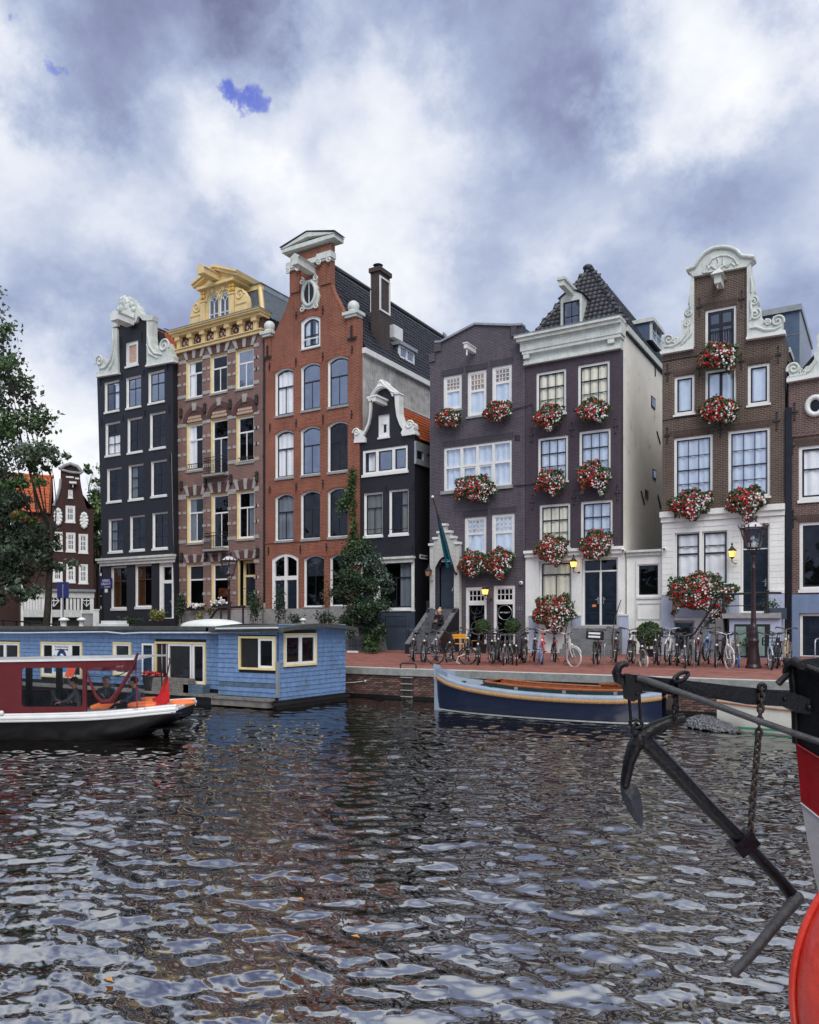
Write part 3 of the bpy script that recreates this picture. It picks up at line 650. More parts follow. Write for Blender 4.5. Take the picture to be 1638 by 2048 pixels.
 Vf=Vector((0,b1-b0,zT-zb_));hf=Vf.length;slates((aBl,b0,zb_),(1,0,0),Vf,60,40,.26,lambda u,v:v<hf-.1 and u+.1<(aB-aBl)-v*(aB-aT)/hf and u>v*(aTl-aBl)/hf)
 Vs=Vector((aT-aB,0,zT-zb_));hs=Vs.length;slates((aB,b0,zb_),(0,1,0),Vs,60,40,.26,lambda u,v:v<hs-.1 and u>v*(b1-b0)/hs)
 MB().tube([(aB-.05,b0-.03,zb_),(aT-.05,b1-.06,zT)],.17,4).build('hip_board',m_yellow,h.root);MB().tube([(aBl+.05,b0-.03,zb_),(aTl,b1-.06,zT)],.15,4).build('hip_board',m_yellow,h.root)
 MB().box(aTl,aT+.12,b1-.22,b1+.1,zT-.16,zT+.16).build('top_moulding',m_yellow,h.root);MB().box(aT-.1,aT+.16,b1+.102,9,zT-.16,zT+.16).build('top_moulding',m_zinc,h.root)
 MB().box(aTl-.1,aT+.2,b1-.3,9,zT+.162,zT+.2).build('flat_roof',m_lead,h.root)
 db=.28;Q=lambda x,y:h.q(ZB,x,y,db);xl,xr=Q(500,0)[0],Q(925,0)[0];zl=z3+.04
 zt_=Q(500,385)[1];ze=Q(440,365)[1];wl=[]
 h.holes=[]
 for x0,x1,yt,yb in((580,712,590,905),(740,872,555,870)):
  a0,a1=Q(x0,0)[0],Q(x1,0)[0];a0-=.05;a1+=.05;zs=Q(x0,yt)[1]+.2;h.holes.append(shape(a0,a1,zl+.1,zs,(a1-a0)*.5,12));wl.append((a0,a1,zs))
 holes=h.holes
 h.wall([(xl,zl),(xr,zl),(xr,zt_),(xl,zt_)],m_yellow,th=1.8,rev=.2,name='dormer_front',b0=db)
 for a0,a1,zs in wl:
  rise=(a1-a0)*.5;mb=MB();i=ringmesh(mb,a0+.002,a1-.002,zl+.102,zs,rise,.07,db+.06,db+.14);w=mb.build('window',m_frame,h.root);c=(a0+a1)/2
  MB().box(c-.03,c+.03,db+.07,db+.12,zl+.15,zs-.15).box(i[0],i[1],db+.07,db+.12,zl+(zs-zl)*.45,zl+(zs-zl)*.45+.05).tube([(c+.16*math.cos(t*.6283),db+.1,zs+.05+.16*math.sin(t*.6283))for t in range(10)],.028,4,closed=True).box(i[0],c-.16,db+.07,db+.12,zs+.03,zs+.08).box(c+.16,i[1],db+.07,db+.12,zs+.03,zs+.08).box(c-.025,c+.025,db+.07,db+.12,zs+.2,zs+rise-.08).build('glazing_bars',m_frame,w)
  MB().poly3([(x,db+.11,z)for x,z in shape(i[0],i[1],i[2],i[3],rise,12)]).build('pane',m_glassb,w)
  o=[(c+((a1-a0)/2+.12)*math.cos(R(t)),zs+(rise+.12)*math.sin(R(t)))for t in range(0,181,15)];h.rib([(x,db-.04,z)for x,z in o],.05,m_yellow,'arch_moulding')
  MB().box(c-.06,c+.06,db-.12,db-.01,zs+rise,zs+rise+.26).build('keystone',m_yellow,h.root)
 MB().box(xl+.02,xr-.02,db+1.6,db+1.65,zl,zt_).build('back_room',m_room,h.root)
 for x in(xl,xr):MB().box(x-.2,x+.2,db-.1,db-.003,zl,zt_-.75).box(x-.24,x+.24,db-.14,db-.003,zt_-.748,zt_-.64).build('pilaster',m_yellow,h.root)
 for x in(xl,xr):
  mb=MB()
  for i in(-1,1):
   for j in(-1,1):mb.box(x+i*.1-.07,x+i*.1+.07,db-.12,db-.004,zt_-.3+j*.12-.08,zt_-.3+j*.12+.08)
  mb.build('square_ornament',m_gold,h.root)
 MB().box(xl-.35,xr+.35,db-.3,db+1.8,zt_+.002,zt_+.16).build('moulding',m_yellow,h.root)
 ax_,az_=Q(650,105);c=(xl+xr)/2;w=(xr-xl)/2+.55;zp=zt_+.165;za_=zp+(az_-zp)*.94
 MB().prism([(c-w,zp),(c+w,zp),(c+w,zp+.16),(c,za_),(c-w,zp+.16)],db-.05,db+1.8).build('pediment',m_yellow,h.root)
 for sx in(-1,1):
  p0=Vector((c+sx*(w+.1),0,zp+.1));p1=Vector((c,0,za_+.06));mb=MB();d_=(p1-p0);nrm_=Vector((-d_.z,0,d_.x)).normalized()*(1 if sx<0 else-1)
  nrm_=nrm_ if nrm_.z>0 else-nrm_
  for bb,t0,t1 in((db-.42,.10,.24),(db-.30,-.06,.098)):
   o=[p0+nrm_*t0,p1+Vector((0,0,t0)),p1+Vector((0,0,t1)),p0+nrm_*t1];mb.prism([(p.x,p.z)for p in o],bb,db+1.9)
  mb.build('raking_cornice',m_yellow,h.root)
 MB().prism([(c-.26,zp+.12),(c+.26,zp+.12),(c+.26,zp+.42),(c+.36,zp+.48),(c,zp+.72),(c-.36,zp+.48),(c-.26,zp+.42)],db-1.45,db-.06).build('hoist_beam',m_yellow,h.root)
 for sx,xx in((-1,xl-.2),(1,xr+.2)):
  g=[(xx,zl),(xx+sx*1.0,zl),(xx+sx*1.0,zl+.95),(xx+sx*.92,zl+1.3),(xx+sx*.6,zl+1.75),(xx+sx*.25,zl+1.95),(xx,zl+2.0)]
  MB().prism(g,db+.02,db+.4).build('side_scroll',m_yellow,h.root);h.rib(spiral(xx+sx*.42,zl+1.45,.36,1.4,0,sx,y=db-.0),.05,m_yellow);MB().box(xx+sx*.08,xx+sx*.95,db-.03,db+.018,zl+.9,zl+.98).box(xx+sx*.2,xx+sx*.8,db-.03,db+.018,zl+.2,zl+.7).build('panel',m_yellow,h.root)
 for v,x0,x1,yt,yb in((Z1,1016,1195,1545,1690),(Z2,1022,1195,722,862)):
  a0,z1_=h.q(v,x0+10,yt);a1=h.q(v,x1-10,yt)[0];z0_=h.q(v,x0+10,yb)[1];bo=-.42;mb=MB()
  for zz in(z0_+.04,z1_-.02,z1_-.2):mb.tube([(a0,-.02,zz),(a0,bo,zz),(a1,bo,zz),(a1,-.02,zz)],.022,5)
  n=8
  for i in range(n+1):x=a0+(a1-a0)*i/n;mb.tube([(x,bo,z0_),(x,bo,z1_)],.014,4)
  for i in range(n):
   x=a0+(a1-a0)*(i+.5)/n
   for zz,r in((z0_+.28,.09),(z0_+.5,.08),(z0_+.72,.07)):mb.tube([(x+r*math.cos(t*.785),bo,zz+r*math.sin(t*.785))for t in range(8)],.012,4,closed=True)
  bal=mb.build('balcony_railing',m_iron,h.root);MB().box(a0-.1,a1+.1,bo-.08,-.002,z0_-.12,z0_).build('slab',m_grey,bal)
 for v,x0,x1,yt,yb in((Z2,845,975,128,172),(Z2,1280,1412,72,112)):
  a0,z1_=h.q(v,x0,yt);a1=h.q(v,x1,yt)[0];z0_=h.q(v,x0,yb)[1];mb=MB();mb.tube([(a0,-.05,z1_),(a1,-.05,z1_)],.02,4);mb.tube([(a0,-.05,z0_),(a1,-.05,z0_)],.02,4)
  for i in range(7):x=a0+(a1-a0)*(i+.5)/7;mb.tube([(x+.12*math.cos(t*.785),-.05,(z0_+z1_)/2+(z1_-z0_)*.45*math.sin(t*.785))for t in range(8)],.014,4,closed=True)
  mb.build('window_railing',m_iron,h.root)
 zf=h.q(Z2,770,1385)[1];MB().box(-.02,aR,-.08,-.002,-.1,zf).build('plinth',m_grey,h.root)
 a=h.q(Z1,1502,800)[0];zt=h.q(Z1,1500,500)[1];mb=MB().tube([(a,.05,0.2),(a,.05,zt)],.09,8);[mb.tube([(a,.05,z),(a,.05,z+.12)],.115,8)for z in(2.2,5.2,8.2,11.2,14)]
 mb.build('drainpipe',m_blackp,h.root)
 MB().tube([(a+.06,.0,0.1),(a+.06,.0,2.6)],.1,8).build('drainpipe',m_grey,h.root)
m_cream2=M('pale glazed tile',(.55,.40,.30),.5,.15,8);m_gold=M('gold leaf paint',(.80,.50,.08),.35,.1,4)
build_B()
# house 3: orange-red brick, white pediment
hC=House('canal_house','tall orange red brick house with white pediment, ball finials and oval attic window',onY(*P(Z4,133,1005),35.9),ZF)
def build_C():
 h=hC;q=lambda x,y,v=Z4:h.q(v,x,y);S=lambda x,y:h.q(ONE,x,y)
 aR=q(940,900)[0]
 fs=dict(frame=m_frame,sash=m_sash,fw=.06,rec=.12,sw=.055,bar=.035,rail=.08,sillm=m_grey,sillh=.13)
 rows=[((551,746,586.6,832.7),'left',m_glass),((602.6,735,640.2,822.2),None,m_glasss),((656,722.5,695.8,815),None,m_glasss),((551,868.5,586.9,957),'left',m_glass),((602,861,640.2,951),None,m_glasss),((655.9,851.3,695.4,945),None,m_glass),((551,994.5,586.9,1082),'left',m_glassd),((602,988.5,640.2,1079),None,m_glassd),((655.9,982.5,695.4,1075),None,m_glassd),((608.5,1117,648.2,1213.6),'blind',m_glassd),((660.5,1114,695.4,1212),None,m_glassd)]
 for(x0,y0,x1,y1),cur,g in rows:
  a0,a1,z0,z1=h.rect(ONE,x0,y0,x1,y1);rise=(a1-a0)*.14
  window(h,(a0,a1,z0,z1-rise*.2),T_ROWS,rise=rise,cur=cur if cur!='left' else 'full',glass=g,curm=m_curt,**fs)
  n=14;c=(a0+a1)/2;w=(a1-a0)/2+.1;zz=z1-rise*.2
  o=[(c+(w+.12)*t,zz+.30+(rise+.12)*(1-t*t))for t in[x/7-1 for x in range(15)]];i=[(c+w*t,zz+.01+rise*(1-t*t))for t in[x/7-1 for x in range(15)]]
  MB().prism(o+i[::-1],-.03,-.002).build('brick_arch',m_bCa,h.root)
 a0,a1,z0,z1=h.rect(ONE,602.8,645,640.6,700.5)
 window(h,(a0,a1,z0,z1),[(.55,2,True),(.45,2)],rise=.22,cur='sides',glass=m_glassb,frame=m_frame,sash=m_sash,fw=.14,sw=.07,bar=.09,rail=.06,sillm=m_grey)
 MB().box(a0+.1,a1-.1,-.02,.0,z0+.5,z0+.56).build('window_rail',m_white,h.root)
 c=(a0+a1)/2;w=(a1-a0)/2+.1
 MB().prism([(c+(w+.1)*t,z1+.32+.3*(1-t*t))for t in[x/7-1 for x in range(15)]]+[(c-w*t,z1+.01+.22*(1-t*t))for t in[x/7-1 for x in range(15)]],-.03,-.002).build('brick_arch',m_bCa,h.root)
 a0,a1,z0,z1=h.rect(ONE,544.5,1119,596.8,1238);h.holes.append(shape(a0,a1,z0,z1,.3));mb=MB();i=ringmesh(mb,a0+.002,a1-.002,z0+.002,z1,.3,.16,.05,.2,.02)
 c=(a0+a1)/2;zm=h.q(ONE,544.5,1157)[1];mb.box(c-.09,c+.09,.04,.2,z0,z1+.2).box(i[0],i[1],.045,.2,zm-.12,zm+.12)
 d=mb.build('entrance_door',m_frame,h.root)
 for s0,s1 in((i[0],c-.09),(c+.09,i[1])):
  MB().poly3([(s0,.13,zm+.13),(s1,.13,zm+.13),(s1,.13,z1),((s0+s1)/2,.13,z1+.22),(s0,.13,z1)]).build('pane',m_glassd,d)
  lf=MB().box(s0+.01,s1-.01,.12,.17,z0,zm-.13);ww=s1-s0
  for p0,p1 in((.05,.4),(.46,.94)):
   y0,y1=z0+(zm-z0)*p0,z0+(zm-z0)*p1;lf.box(s0+.12,s1-.12,.10,.119,y0,y1)
  lf.build('door_leaf',m_door,d)
 a,z=q(520,640);rx,rz=.40,.62;h.holes.append([(a+rx*math.cos(t*math.pi/12),z+rz*math.sin(t*math.pi/12))for t in range(24)])
 zt=q(350,385)[1]
 out=[(0,-.1),(aR,-.1),q(940,850),q(830,868),q(800,800),q(760,720),q(715,630),q(700,575),q(700,205),q(350,310),q(350,650),q(310,790),q(255,900),q(205,1008),q(133,1020)]
 h.wall(out,m_bC,rev=.2,rmat=m_frame)
 o=[(440,640),(450,560),(455,530),(475,520),(500,520),(540,505),(578,500),(580,530),(572,555),(590,580),(585,600),(598,650),(590,700),(580,725),(580,750),(540,755),(505,770),(455,765),(448,740),(455,720),(440,690)]
 h.trim(Z4,o,-.10,-.002,m_trim,'oval_window_surround')
 mm=MB()
 cart=h.root.children[-1]if False else None
 mb=MB();mb.tube([(a+(rx+.05)*math.cos(t*math.pi/12),-.12,z+(rz+.05)*math.sin(t*math.pi/12))for t in range(24)],.10,6,closed=True)
 w=mb.build('window',m_trim,h.root);MB().poly3([(a+rx*math.cos(t*math.pi/12),.0-.104,z+rz*math.sin(t*math.pi/12))for t in range(24)]).build('pane',m_blackp,w);MB().box(a-.025,a+.025,-.13,-.107,z-rz,z+rz).build('glazing_bar',m_white,w)
 for sx,sy in((-1,1),(1,1),(-1,-1),(1,-1)):
  h.rib(spiral(a+sx*.5,z+sy*.78,.2,1.3,90,sx,y=-.13),.045,m_trim)
 b=-.02;xl,xr=q(350,0)[0],q(700,0)[0];cc=(xl+xr)/2
 zp0=q(350,300)[1];ap=q(485,118)[1];w=(xr-xl)/2+.42;ap-=.12
 MB().box(cc-w,cc+w,-.3,.6,zp0+.08,zp0+.30).build('moulding',m_trim,h.root)
 MB().prism([(cc-w+.3,zp0+.302),(cc+w-.3,zp0+.302),(cc,ap-.3)],-.04,.35).build('tympanum',m_bC,h.root)
 for sx in(-1,1):
  p0,p1=(cc+sx*(w+.08),zp0+.302),(cc,ap)
  MB().prism([p0,(cc+sx*(w-.25),zp0+.302),(cc,ap-.27),p1],-.34,.6).build('raking_cornice',m_trim,h.root)
 MB().add([(cc-w-.1,-.4,zp0+.4),(cc,-.4,ap+.06),(cc,.65,ap+.06),(cc-w-.1,.65,zp0+.4),(cc+w+.1,-.4,zp0+.4),(cc+w+.1,.65,zp0+.4)],[(0,1,2,3),(1,4,5,2)]).build('lead_cover',m_lead,h.root)
 zb1=q(350,395)[1];zb0=q(350,450)[1]
 MB().box(xl-.08,xr+.08,-.16,.2,zb1-.28,zb1).build('band',m_trim,h.root)
 for x in(xl+.35,xr-.35):
  MB().box(x-.5,x+.5,-.26,.25,zb1-.26,zb1+.08).box(x-.42,x+.42,-.2,.2,zb0,zb1-.262).build('capital',m_trim,h.root)
  for s in(-1,1):h.rib(spiral(x+s*.36,zb1-.4,.17,1.3,90,s,y=-.24),.05,m_trim)
  MB().box(x-.36,x+.36,-.08,-.003,q(350,640)[1],zb0-.002).build('pilaster',m_bC,h.root)
 a,z=q(540,445);MB().prism([(a-.22,z-.2),(a+.22,z-.2),(a+.22,z+.15),(a+.34,z+.22),(a,z+.42),(a-.34,z+.22),(a-.22,z+.15)],-1.6,-.02).build('hoist_beam',m_trim,h.root)
 MB().tube([(a,-1.3,z-.2),(a,-1.3,z-.42)],.04).build('hoist_hook',m_white,h.root)
 for L in([(205,1008),(255,900),(310,790),(350,650)],[(700,575),(715,630),(760,720),(800,800),(830,868)]):
  h.rib([(a,.12,z+.05)for a,z in h.pts(Z4,L)],.16,m_bCa,'coping',4)
 for x0,x1,yt,yb,bx,by in((110,208,985,1015,173,912),(818,950,820,850,888,742)):
  a0,z1=q(x0,yt);a1=q(x1,yt)[0];c=(a0+a1)/2;z1=q(x0,yt)[1];zz=q(bx,by)[1]
  MB().box(a0,a1,-.28,.5,z1-.12,z1+.05).box(a0+.12,a1-.12,-.2,.42,z1-.26,z1-.121).build('pedestal_cap',m_trim,h.root)
  MB().lathe([(.34,z1+.05),(.30,z1+.14),(.14,z1+.3),(.16,zz-.36),(.22,zz-.30)],(c,.1,0),12).ball((c,.1,zz),.33,14,10).build('ball_finial',m_trim,h.root)
  MB().box(a0+.2,a1-.2,-.07,-.003,q(x0,yb+(170 if x0<400 else 180))[1],z1-.28).build('pilaster',m_bC,h.root)
  zz=q(x0,yb+120)[1];MB().box(c-.28,c+.28,-.12,-.071,zz-.5,zz-.38).box(c-.05,c+.05,-.14,-.071,zz-.45,zz+.25).build('wall_anchor',m_iron,h.root)
 for v,x,y0,y1 in((Z4,400,795,852),(Z4,630,745,806),(Z4,170,1238,1295),(Z4,398,1195,1250),(Z4,630,1145,1205),(Z4,882,1090,1145),(Z5,172,290,348),(Z5,396,252,312),(Z5,625,220,278),(Z5,870,178,238),(Z5,172,828,880),(Z5,396,800,852),(Z5,625,770,828),(Z5,432,1330,1388),(Z5,655,1312,1370),(Z5,160,1345,1400)):
  h.anchor(v,x,y0,y1,m_iron)
 zz=h.q(Z5,140,1300)[1];MB().box(0,aR-.02,-.05,-.002,zz-.08,zz+.04).build('string_course',m_bCa,h.root)
 zf=h.q(Z5,415,1865)[1];MB().box(a1*0,aR-.02,-.07,-.002,-.1,zf).build('plinth',m_grey,h.root)
 be,ze=h.onA(Z4,950,1085,aR);be2,ze2=h.onA(Z4,1550,1420,aR)
 ze=(ze+ze2)/2
 MB().box(aR-.3,aR-.003,.352,16,-.1,ze-.1).build('side_wall',m_plC,h.root);MB().box(.003,.3,.352,16,-.1,ze-.1).build('side_wall',m_bAs,h.root);h.interior(.3,aR-.3,0,ze)
 MB().box(aR-.02,aR+.22,.3,16,ze-.28,ze+.02).build('gutter',m_white,h.root)
 ac=aR*.5;br,zr=h.onA(Z4,1040,622,ac)
 sl=Vector((aR+.1-ac,0,ze-zr));Ls=sl.length
 MB().add([(ac,.36,zr),(ac,16,zr),(aR+.1,16,ze),(aR+.1,.36,ze),(-.1,16,ze),(-.1,.36,ze)],[(0,1,2,3),(0,5,4,1)]).build('roof',m_tiledb,h.root)
 tiled_slope(h,(aR+.15,.40,ze+.02),(0,1,0),-sl,52,int(Ls/.34),.30,.34,m_tiled,None,asparts=True)
 MB().tube([(ac,.4,zr+.08),(ac,16,zr+.08)],.15,6).build('ridge',m_tiled,h.root)
 MB().prism([(ac,zr+.5),(aR,ze+.2),(aR,ze-.4),(ac,zr-.2)],15.6,16.1).build('rear_parapet',m_lead,h.root)
 a1=aR-.25;bf,zt=h.onA(Z4,1115,400,a1);bb,_=h.onA(Z4,1205,450,a1);a0=h.q(Z4,1043,400,bf)[0]
 ch=MB().box(a0,a1,bf,bb,ze-.2,zt-.25).build('chimney',m_chim,h.root);MB().box(a0-.1,a1+.1,bf-.1,bb+.1,zt-.249,zt).build('chimney_cap',m_chim,ch)
 zz=h.onA(Z4,1115,775,a1)[1];MB().box(a1+.002,a1+.05,bf,bf+.12,zz,zt-.5).box(a1+.002,a1+.05,bb-.1,bb,zz,zt-.5).box(a1+.002,a1+.05,bf+.121,bb-.101,zz,zz+.1).box(a1+.002,a1+.05,bf+.121,bb-.101,zt-.6,zt-.5).box(a0-.05,a0-.002,bf,bf+.12,zz,zt-.3).build('flue_strap',m_white,ch)
 MB().lathe([(.1,0),(.1,.22),(.3,.24),(.05,.36)],((a0+a1)/2,bf+.3,zt),10).build('chimney_cowl',m_iron,ch)
 MB().tube([(ac+.2,2.2,zr-.1),(a0,bf,zt-1.2)],.035,5).build('stay_bar',m_iron,h.root)
 a1=aR-.3;bf,zt=h.onA(Z4,1290,1045,a1);bb,_=h.onA(Z4,1418,1090,a1);_,z0=h.onA(Z4,1290,1180,a1);a0=h.q(Z4,1210,1040,bf)[0]
 dm=MB().box(a0,a1-.12,bf,bb,z0,zt-.2).build('dormer',m_bluezinc,h.root);MB().box(a0-.2,a1+.15,bf-.15,bb+.15,zt-.2,zt).build('dormer_roof',m_zinc,dm)
 fr=MB();fr.box(a1-.12,a1,bf,bf+.1,z0,zt-.201).box(a1-.12,a1,bb-.1,bb,z0,zt-.201).box(a1-.12,a1,bf+.1,bb-.1,z0,z0+.12).box(a1-.12,a1,bf+.1,bb-.1,zt-.33,zt-.201).box(a1-.12,a1,(bf+bb)/2-.05,(bf+bb)/2+.05,z0+.12,zt-.33).build('window_frame',m_frame,dm)
 for k in(0,1):
  y0=bf+.1 if k==0 else(bf+bb)/2+.05;y1=(bf+bb)/2-.05 if k==0 else bb-.1;MB().poly3([(a1-.05,y0,z0+.12),(a1-.05,y1,z0+.12),(a1-.05,y1,zt-.33),(a1-.05,y0,zt-.33)]).build('pane',m_glassb,dm)
 bf,zt=h.onA(Z4,1280,920,a1-.3);MB().box(a1-.8,a1-.3,bf-.5,bf+.5,zt-.75,zt).build('air_conditioner',m_white,h.root)
m_bluezinc=M('blue grey sheet cladding',(.075,.12,.20),.45,.12,3,streak=.15)
build_C()
# house 4: small black house, white bell gable
hD=House('canal_house','small narrow blue black house with white bell gable and orange tiled roof',onY(*P(Z5,905,450),36.0),ZF)
def build_D():
 h=hD;D=lambda x,y:h.q(ZD,x,y);aR=D(1245,0)[0]
 fs=dict(frame=m_frame,sash=m_sash,fw=.08,rec=.10,sw=.05,bar=.03,rail=.06,sillm=m_frame,sillh=.12)
 a0,a1,z0,z1=h.rect(ZD,553,880,760,1305)
 w=window(h,(a0,a1,z0,z1),[(1,1)],fw=.17,frame=m_frame,sash=m_frame,sw=.08,glass=m_glassd,sillh=.1)
 MB().box(a0+.17,a1-.17,.06,.09,z1-.5,z1-.17).build('panel',m_frame,w)
 a0,a1,z0,z1=h.rect(Z5,965,520,1345,728)
 h.holes.append(shape(a0,a1,z0,z1,0));mb=MB();i=ringmesh(mb,a0+.002,a1-.002,z0+.002,z1-.002,0,.13,.03,.16)
 cuts=[a0+.13+(a1-a0-.26)*t for t in(.30,.705)]
 for c in cuts:mb.box(c-.09,c+.09,.03,.16,i[2],i[3])
 w=mb.build('window',m_frame,h.root);MB().box(a0-.06,a1+.06,-.08,.027,z0-.14,z0).build('sill',m_frame,w)
 ed=[i[0],cuts[0]-.09,cuts[0]+.09,cuts[1]-.09,cuts[1]+.09,i[1]]
 for k in range(3):
  s0,s1=ed[2*k],ed[2*k+1];ms=MB();j=ringmesh(ms,s0+.001,s1-.001,i[2]+.001,i[3]-.001,0,.06,.06,.12);ms.build('sash',m_sash,w)
  MB().poly3([(j[0],.09,j[2]),(j[1],.09,j[2]),(j[1],.09,j[3]),(j[0],.09,j[3])]).build('pane',m_glasss if k else m_glass,w)
  if k==0:curtain(w,s0+.1,s1-.12,z0,z1,.25,m_curt)
 for x0,y0,x1,y1,cur in((975,885,1132,1250,'full'),(1190,858,1352,1235,'right')):window(h,h.rect(Z5,x0,y0,x1,y1),T_ROWS,cur=cur,glass=m_glassd,curm=m_curtc,**fs)
 for x0,x1,y in((985,1135,1195),(1200,1355,1190)):
  a0_,z=h.q(Z5,x0,y);a1_=h.q(Z5,x1,y)[0];MB().tube([(a0_,-.06,z),(a1_,-.06,z)],.018,4).build('window_rail',m_iron,h.root)
 a0,a1,z0,z1=h.rect(Z5,1088,1458,1400,1878);window(h,(a0,a1,z0,z1),[(.33,1,True),(.67,2)],cur='right',glass=m_glassd,frame=m_frame,sash=m_sash,fw=.12,sw=.06,bar=.05,rail=.05,sillm=m_frame)
 b0_=h.q(Z5,925,0)[0];b1_=h.q(Z5,1070,0)[0];door(h,(b0_+.1,b1_,z0-.75,z1),transom=.3,fw=.1)
 pts=[(0,-.1),(aR,-.1),D(1245,1240),D(1010,1260),D(1030,1155),D(960,1040),D(905,880),D(880,700),D(868,560),D(840,500),D(800,440),D(740,375),D(660,345),D(590,365),D(530,410),D(480,480),D(440,580),D(420,600),D(408,720),D(390,880),D(340,1050),D(250,1265),D(280,1370),D(110,1400)]
 h.wall(pts,m_bD,rev=.16,rmat=m_frame)
 g=lambda L:[h.q(ZD,x,y,-.1)for x,y in L]
 def tr(L,name='gable_scroll',b0=-.16,b1=.3):MB().prism(g(L),b0,b1).build(name,m_white,h.root)
 tr([(84,1408),(86,1340),(100,1330),(88,1250),(95,1190),(130,1150),(175,1145),(215,1175),(228,1220),(240,1240),(290,1150),(345,1030),(372,900),(384,740),(384,610),(412,610),(412,740),(402,890),(372,1040),(320,1170),(265,1270),(298,1310),(298,1392)])
 tr([(375,612),(372,575),(345,560),(340,525),(410,515),(440,450),(490,380),(530,330),(552,280),(590,235),(600,195),(640,190),(690,220),(720,270),(760,300),(800,330),(850,370),(900,430),(960,435),(968,460),(945,475),(850,475),(850,515),(832,515),(800,440),(740,375),(660,345),(590,365),(530,410),(480,480),(440,580),(420,605)],'gable_crest',-.22)
 tr([(870,520),(870,480),(955,480),(960,560),(955,680),(965,850),(1005,980),(1060,1090),(1130,1105),(1100,1060),(1110,1015),(1160,992),(1215,1005),(1240,1050),(1245,1110),(1230,1160),(1265,1185),(1268,1235),(1015,1275),(990,1215),(1020,1150),(960,1050),(905,890),(880,700)])
 for x,y,r,a_,s in((155,1215,.24,180,-1),(1175,1070,.25,0,1)):a,z=D(x,y);h.rib(spiral(a,z,r,1.5,a_,s,y=-.17),.05,m_white)
 h.rib([(a,-.22,z)for a,z in h.pts(ZD,[(430,560),(500,430),(590,340),(660,325),(750,350),(850,440),(900,455)])],.05,m_white)
 h.rib([(a,-.2,z)for a,z in h.pts(ZD,[(600,260),(640,225),(660,260),(690,300),(720,320)])],.07,m_white)
 a,z=D(680,640);MB().box(a-.12,a+.12,-1.1,-.002,z-.15,z+.08).box(a-.2,a+.2,-1.14,-.002,z+.081,z+.17).build('hoist_beam',m_white,h.root)
 _,zt=h.q(Z5,940,1442);MB().box(-.02,aR+.06,-.30,-.002,zt-.12,zt).box(.05,aR,-.2,-.002,zt-.32,zt-.122).build('cornice',m_trim,h.root)
 x_=h.q(Z5,1075,0)[0];MB().box(x_-.1,x_+.1,-.06,-.002,z0-.1,zt-.32).box(aR-.16,aR-.002,-.06,-.002,z0-.1,zt-.32).build('pilaster',m_white,h.root)
 zf=h.q(Z5,1100,1900)[1];MB().box(.02,aR+.03,-.05,-.003,-.1,zf).build('plinth',m_darkbase,h.root)
 for v,x,y0,y1 in((Z5,930,850,900),(Z5,1160,810,870),(Z5,1390,790,850),(Z5,1385,1320,1385)):h.anchor(v,x,y0,y1,m_bD,False,.06)
 be,ze=h.onA(ZD,1268,1345,aR);MB().box(aR-.3,aR-.003,.352,14,-.1,ze-.05).build('side_wall',m_bDs,h.root);MB().box(.003,.3,.352,14,-.1,ze).build('side_wall',m_bDs,h.root);h.interior(.3,aR-.3,0,ze)
 ac=aR*.5;b,zr=h.onA(ZD,1100,790,ac);sl=Vector((aR+.1-ac,0,ze-zr));Ls=sl.length
 MB().add([(ac,.36,zr),(ac,14,zr),(aR+.1,14,ze),(aR+.1,.36,ze),(-.1,14,ze),(-.1,.36,ze)],[(0,1,2,3),(0,5,4,1)]).build('roof',m_tileob,h.root)
 tiled_slope(h,(aR+.12,.42,ze+.03),(0,1,0),-sl,34,int(Ls/.33)+1,.26,.33,m_tileo,None)
 MB().tube([(ac,.4,zr+.06),(ac,14,zr+.06)],.12,6).build('ridge',m_zinc,h.root)
 bf,z1_=h.onA(ZD,1268,1370,aR+.1);bb,_=h.onA(ZD,1470,1400,aR+.1);_,z0_=h.onA(ZD,1262,1800,aR+.1)
 sb=MB().box(aR,aR+.12,bf,bb+1.5,z1_-.45,z1_+.02).box(aR,aR+.12,bf,bb+1.5,z0_,z0_+.28).box(aR,aR+.12,bf,bf+.1,z0_+.28,z1_-.45).box(aR,aR+.12,bb-.3,bb,z0_+.28,z1_-.45).box(aR,aR+.06,bb+.002,bb+1.5,z0_+.28,z1_-.45).build('side_window',m_zinc,h.root)
 MB().poly3([(aR+.05,bf+.1,z0_+.28),(aR+.05,bb-.3,z0_+.28),(aR+.05,bb-.3,z1_-.45),(aR+.05,bf+.1,z1_-.45)]).build('pane',m_glassb,sb)
 for k in range(4):MB().box(b0_-.5,b1_+1.0-k*.05,-1.7+k*.32,-.06,-.1+k*.2+(.002 if k else 0),.1+k*.2).build('step',m_step,h.root)
 MB().tube([(b1_+.9,-.4,.7),(b1_+.9,-.4,1.75),(aR-.2,-.4,1.75),(aR-.2,-.4,.0)],.03,6).tube([(b1_+.9,-.4,1.25),(aR-.2,-.4,1.25)],.02,5).build('railing',m_iron,h.root)
 MB().box(b1_+.95,aR-.25,-.38,-.33,-.05,1.2).build('panel',m_darkbase,h.root)
 MB().box(aR+.01,aR+.82,1.2,1.3,-.1,2.6).build('alley_gate',m_darkbase,h.root)
build_D()
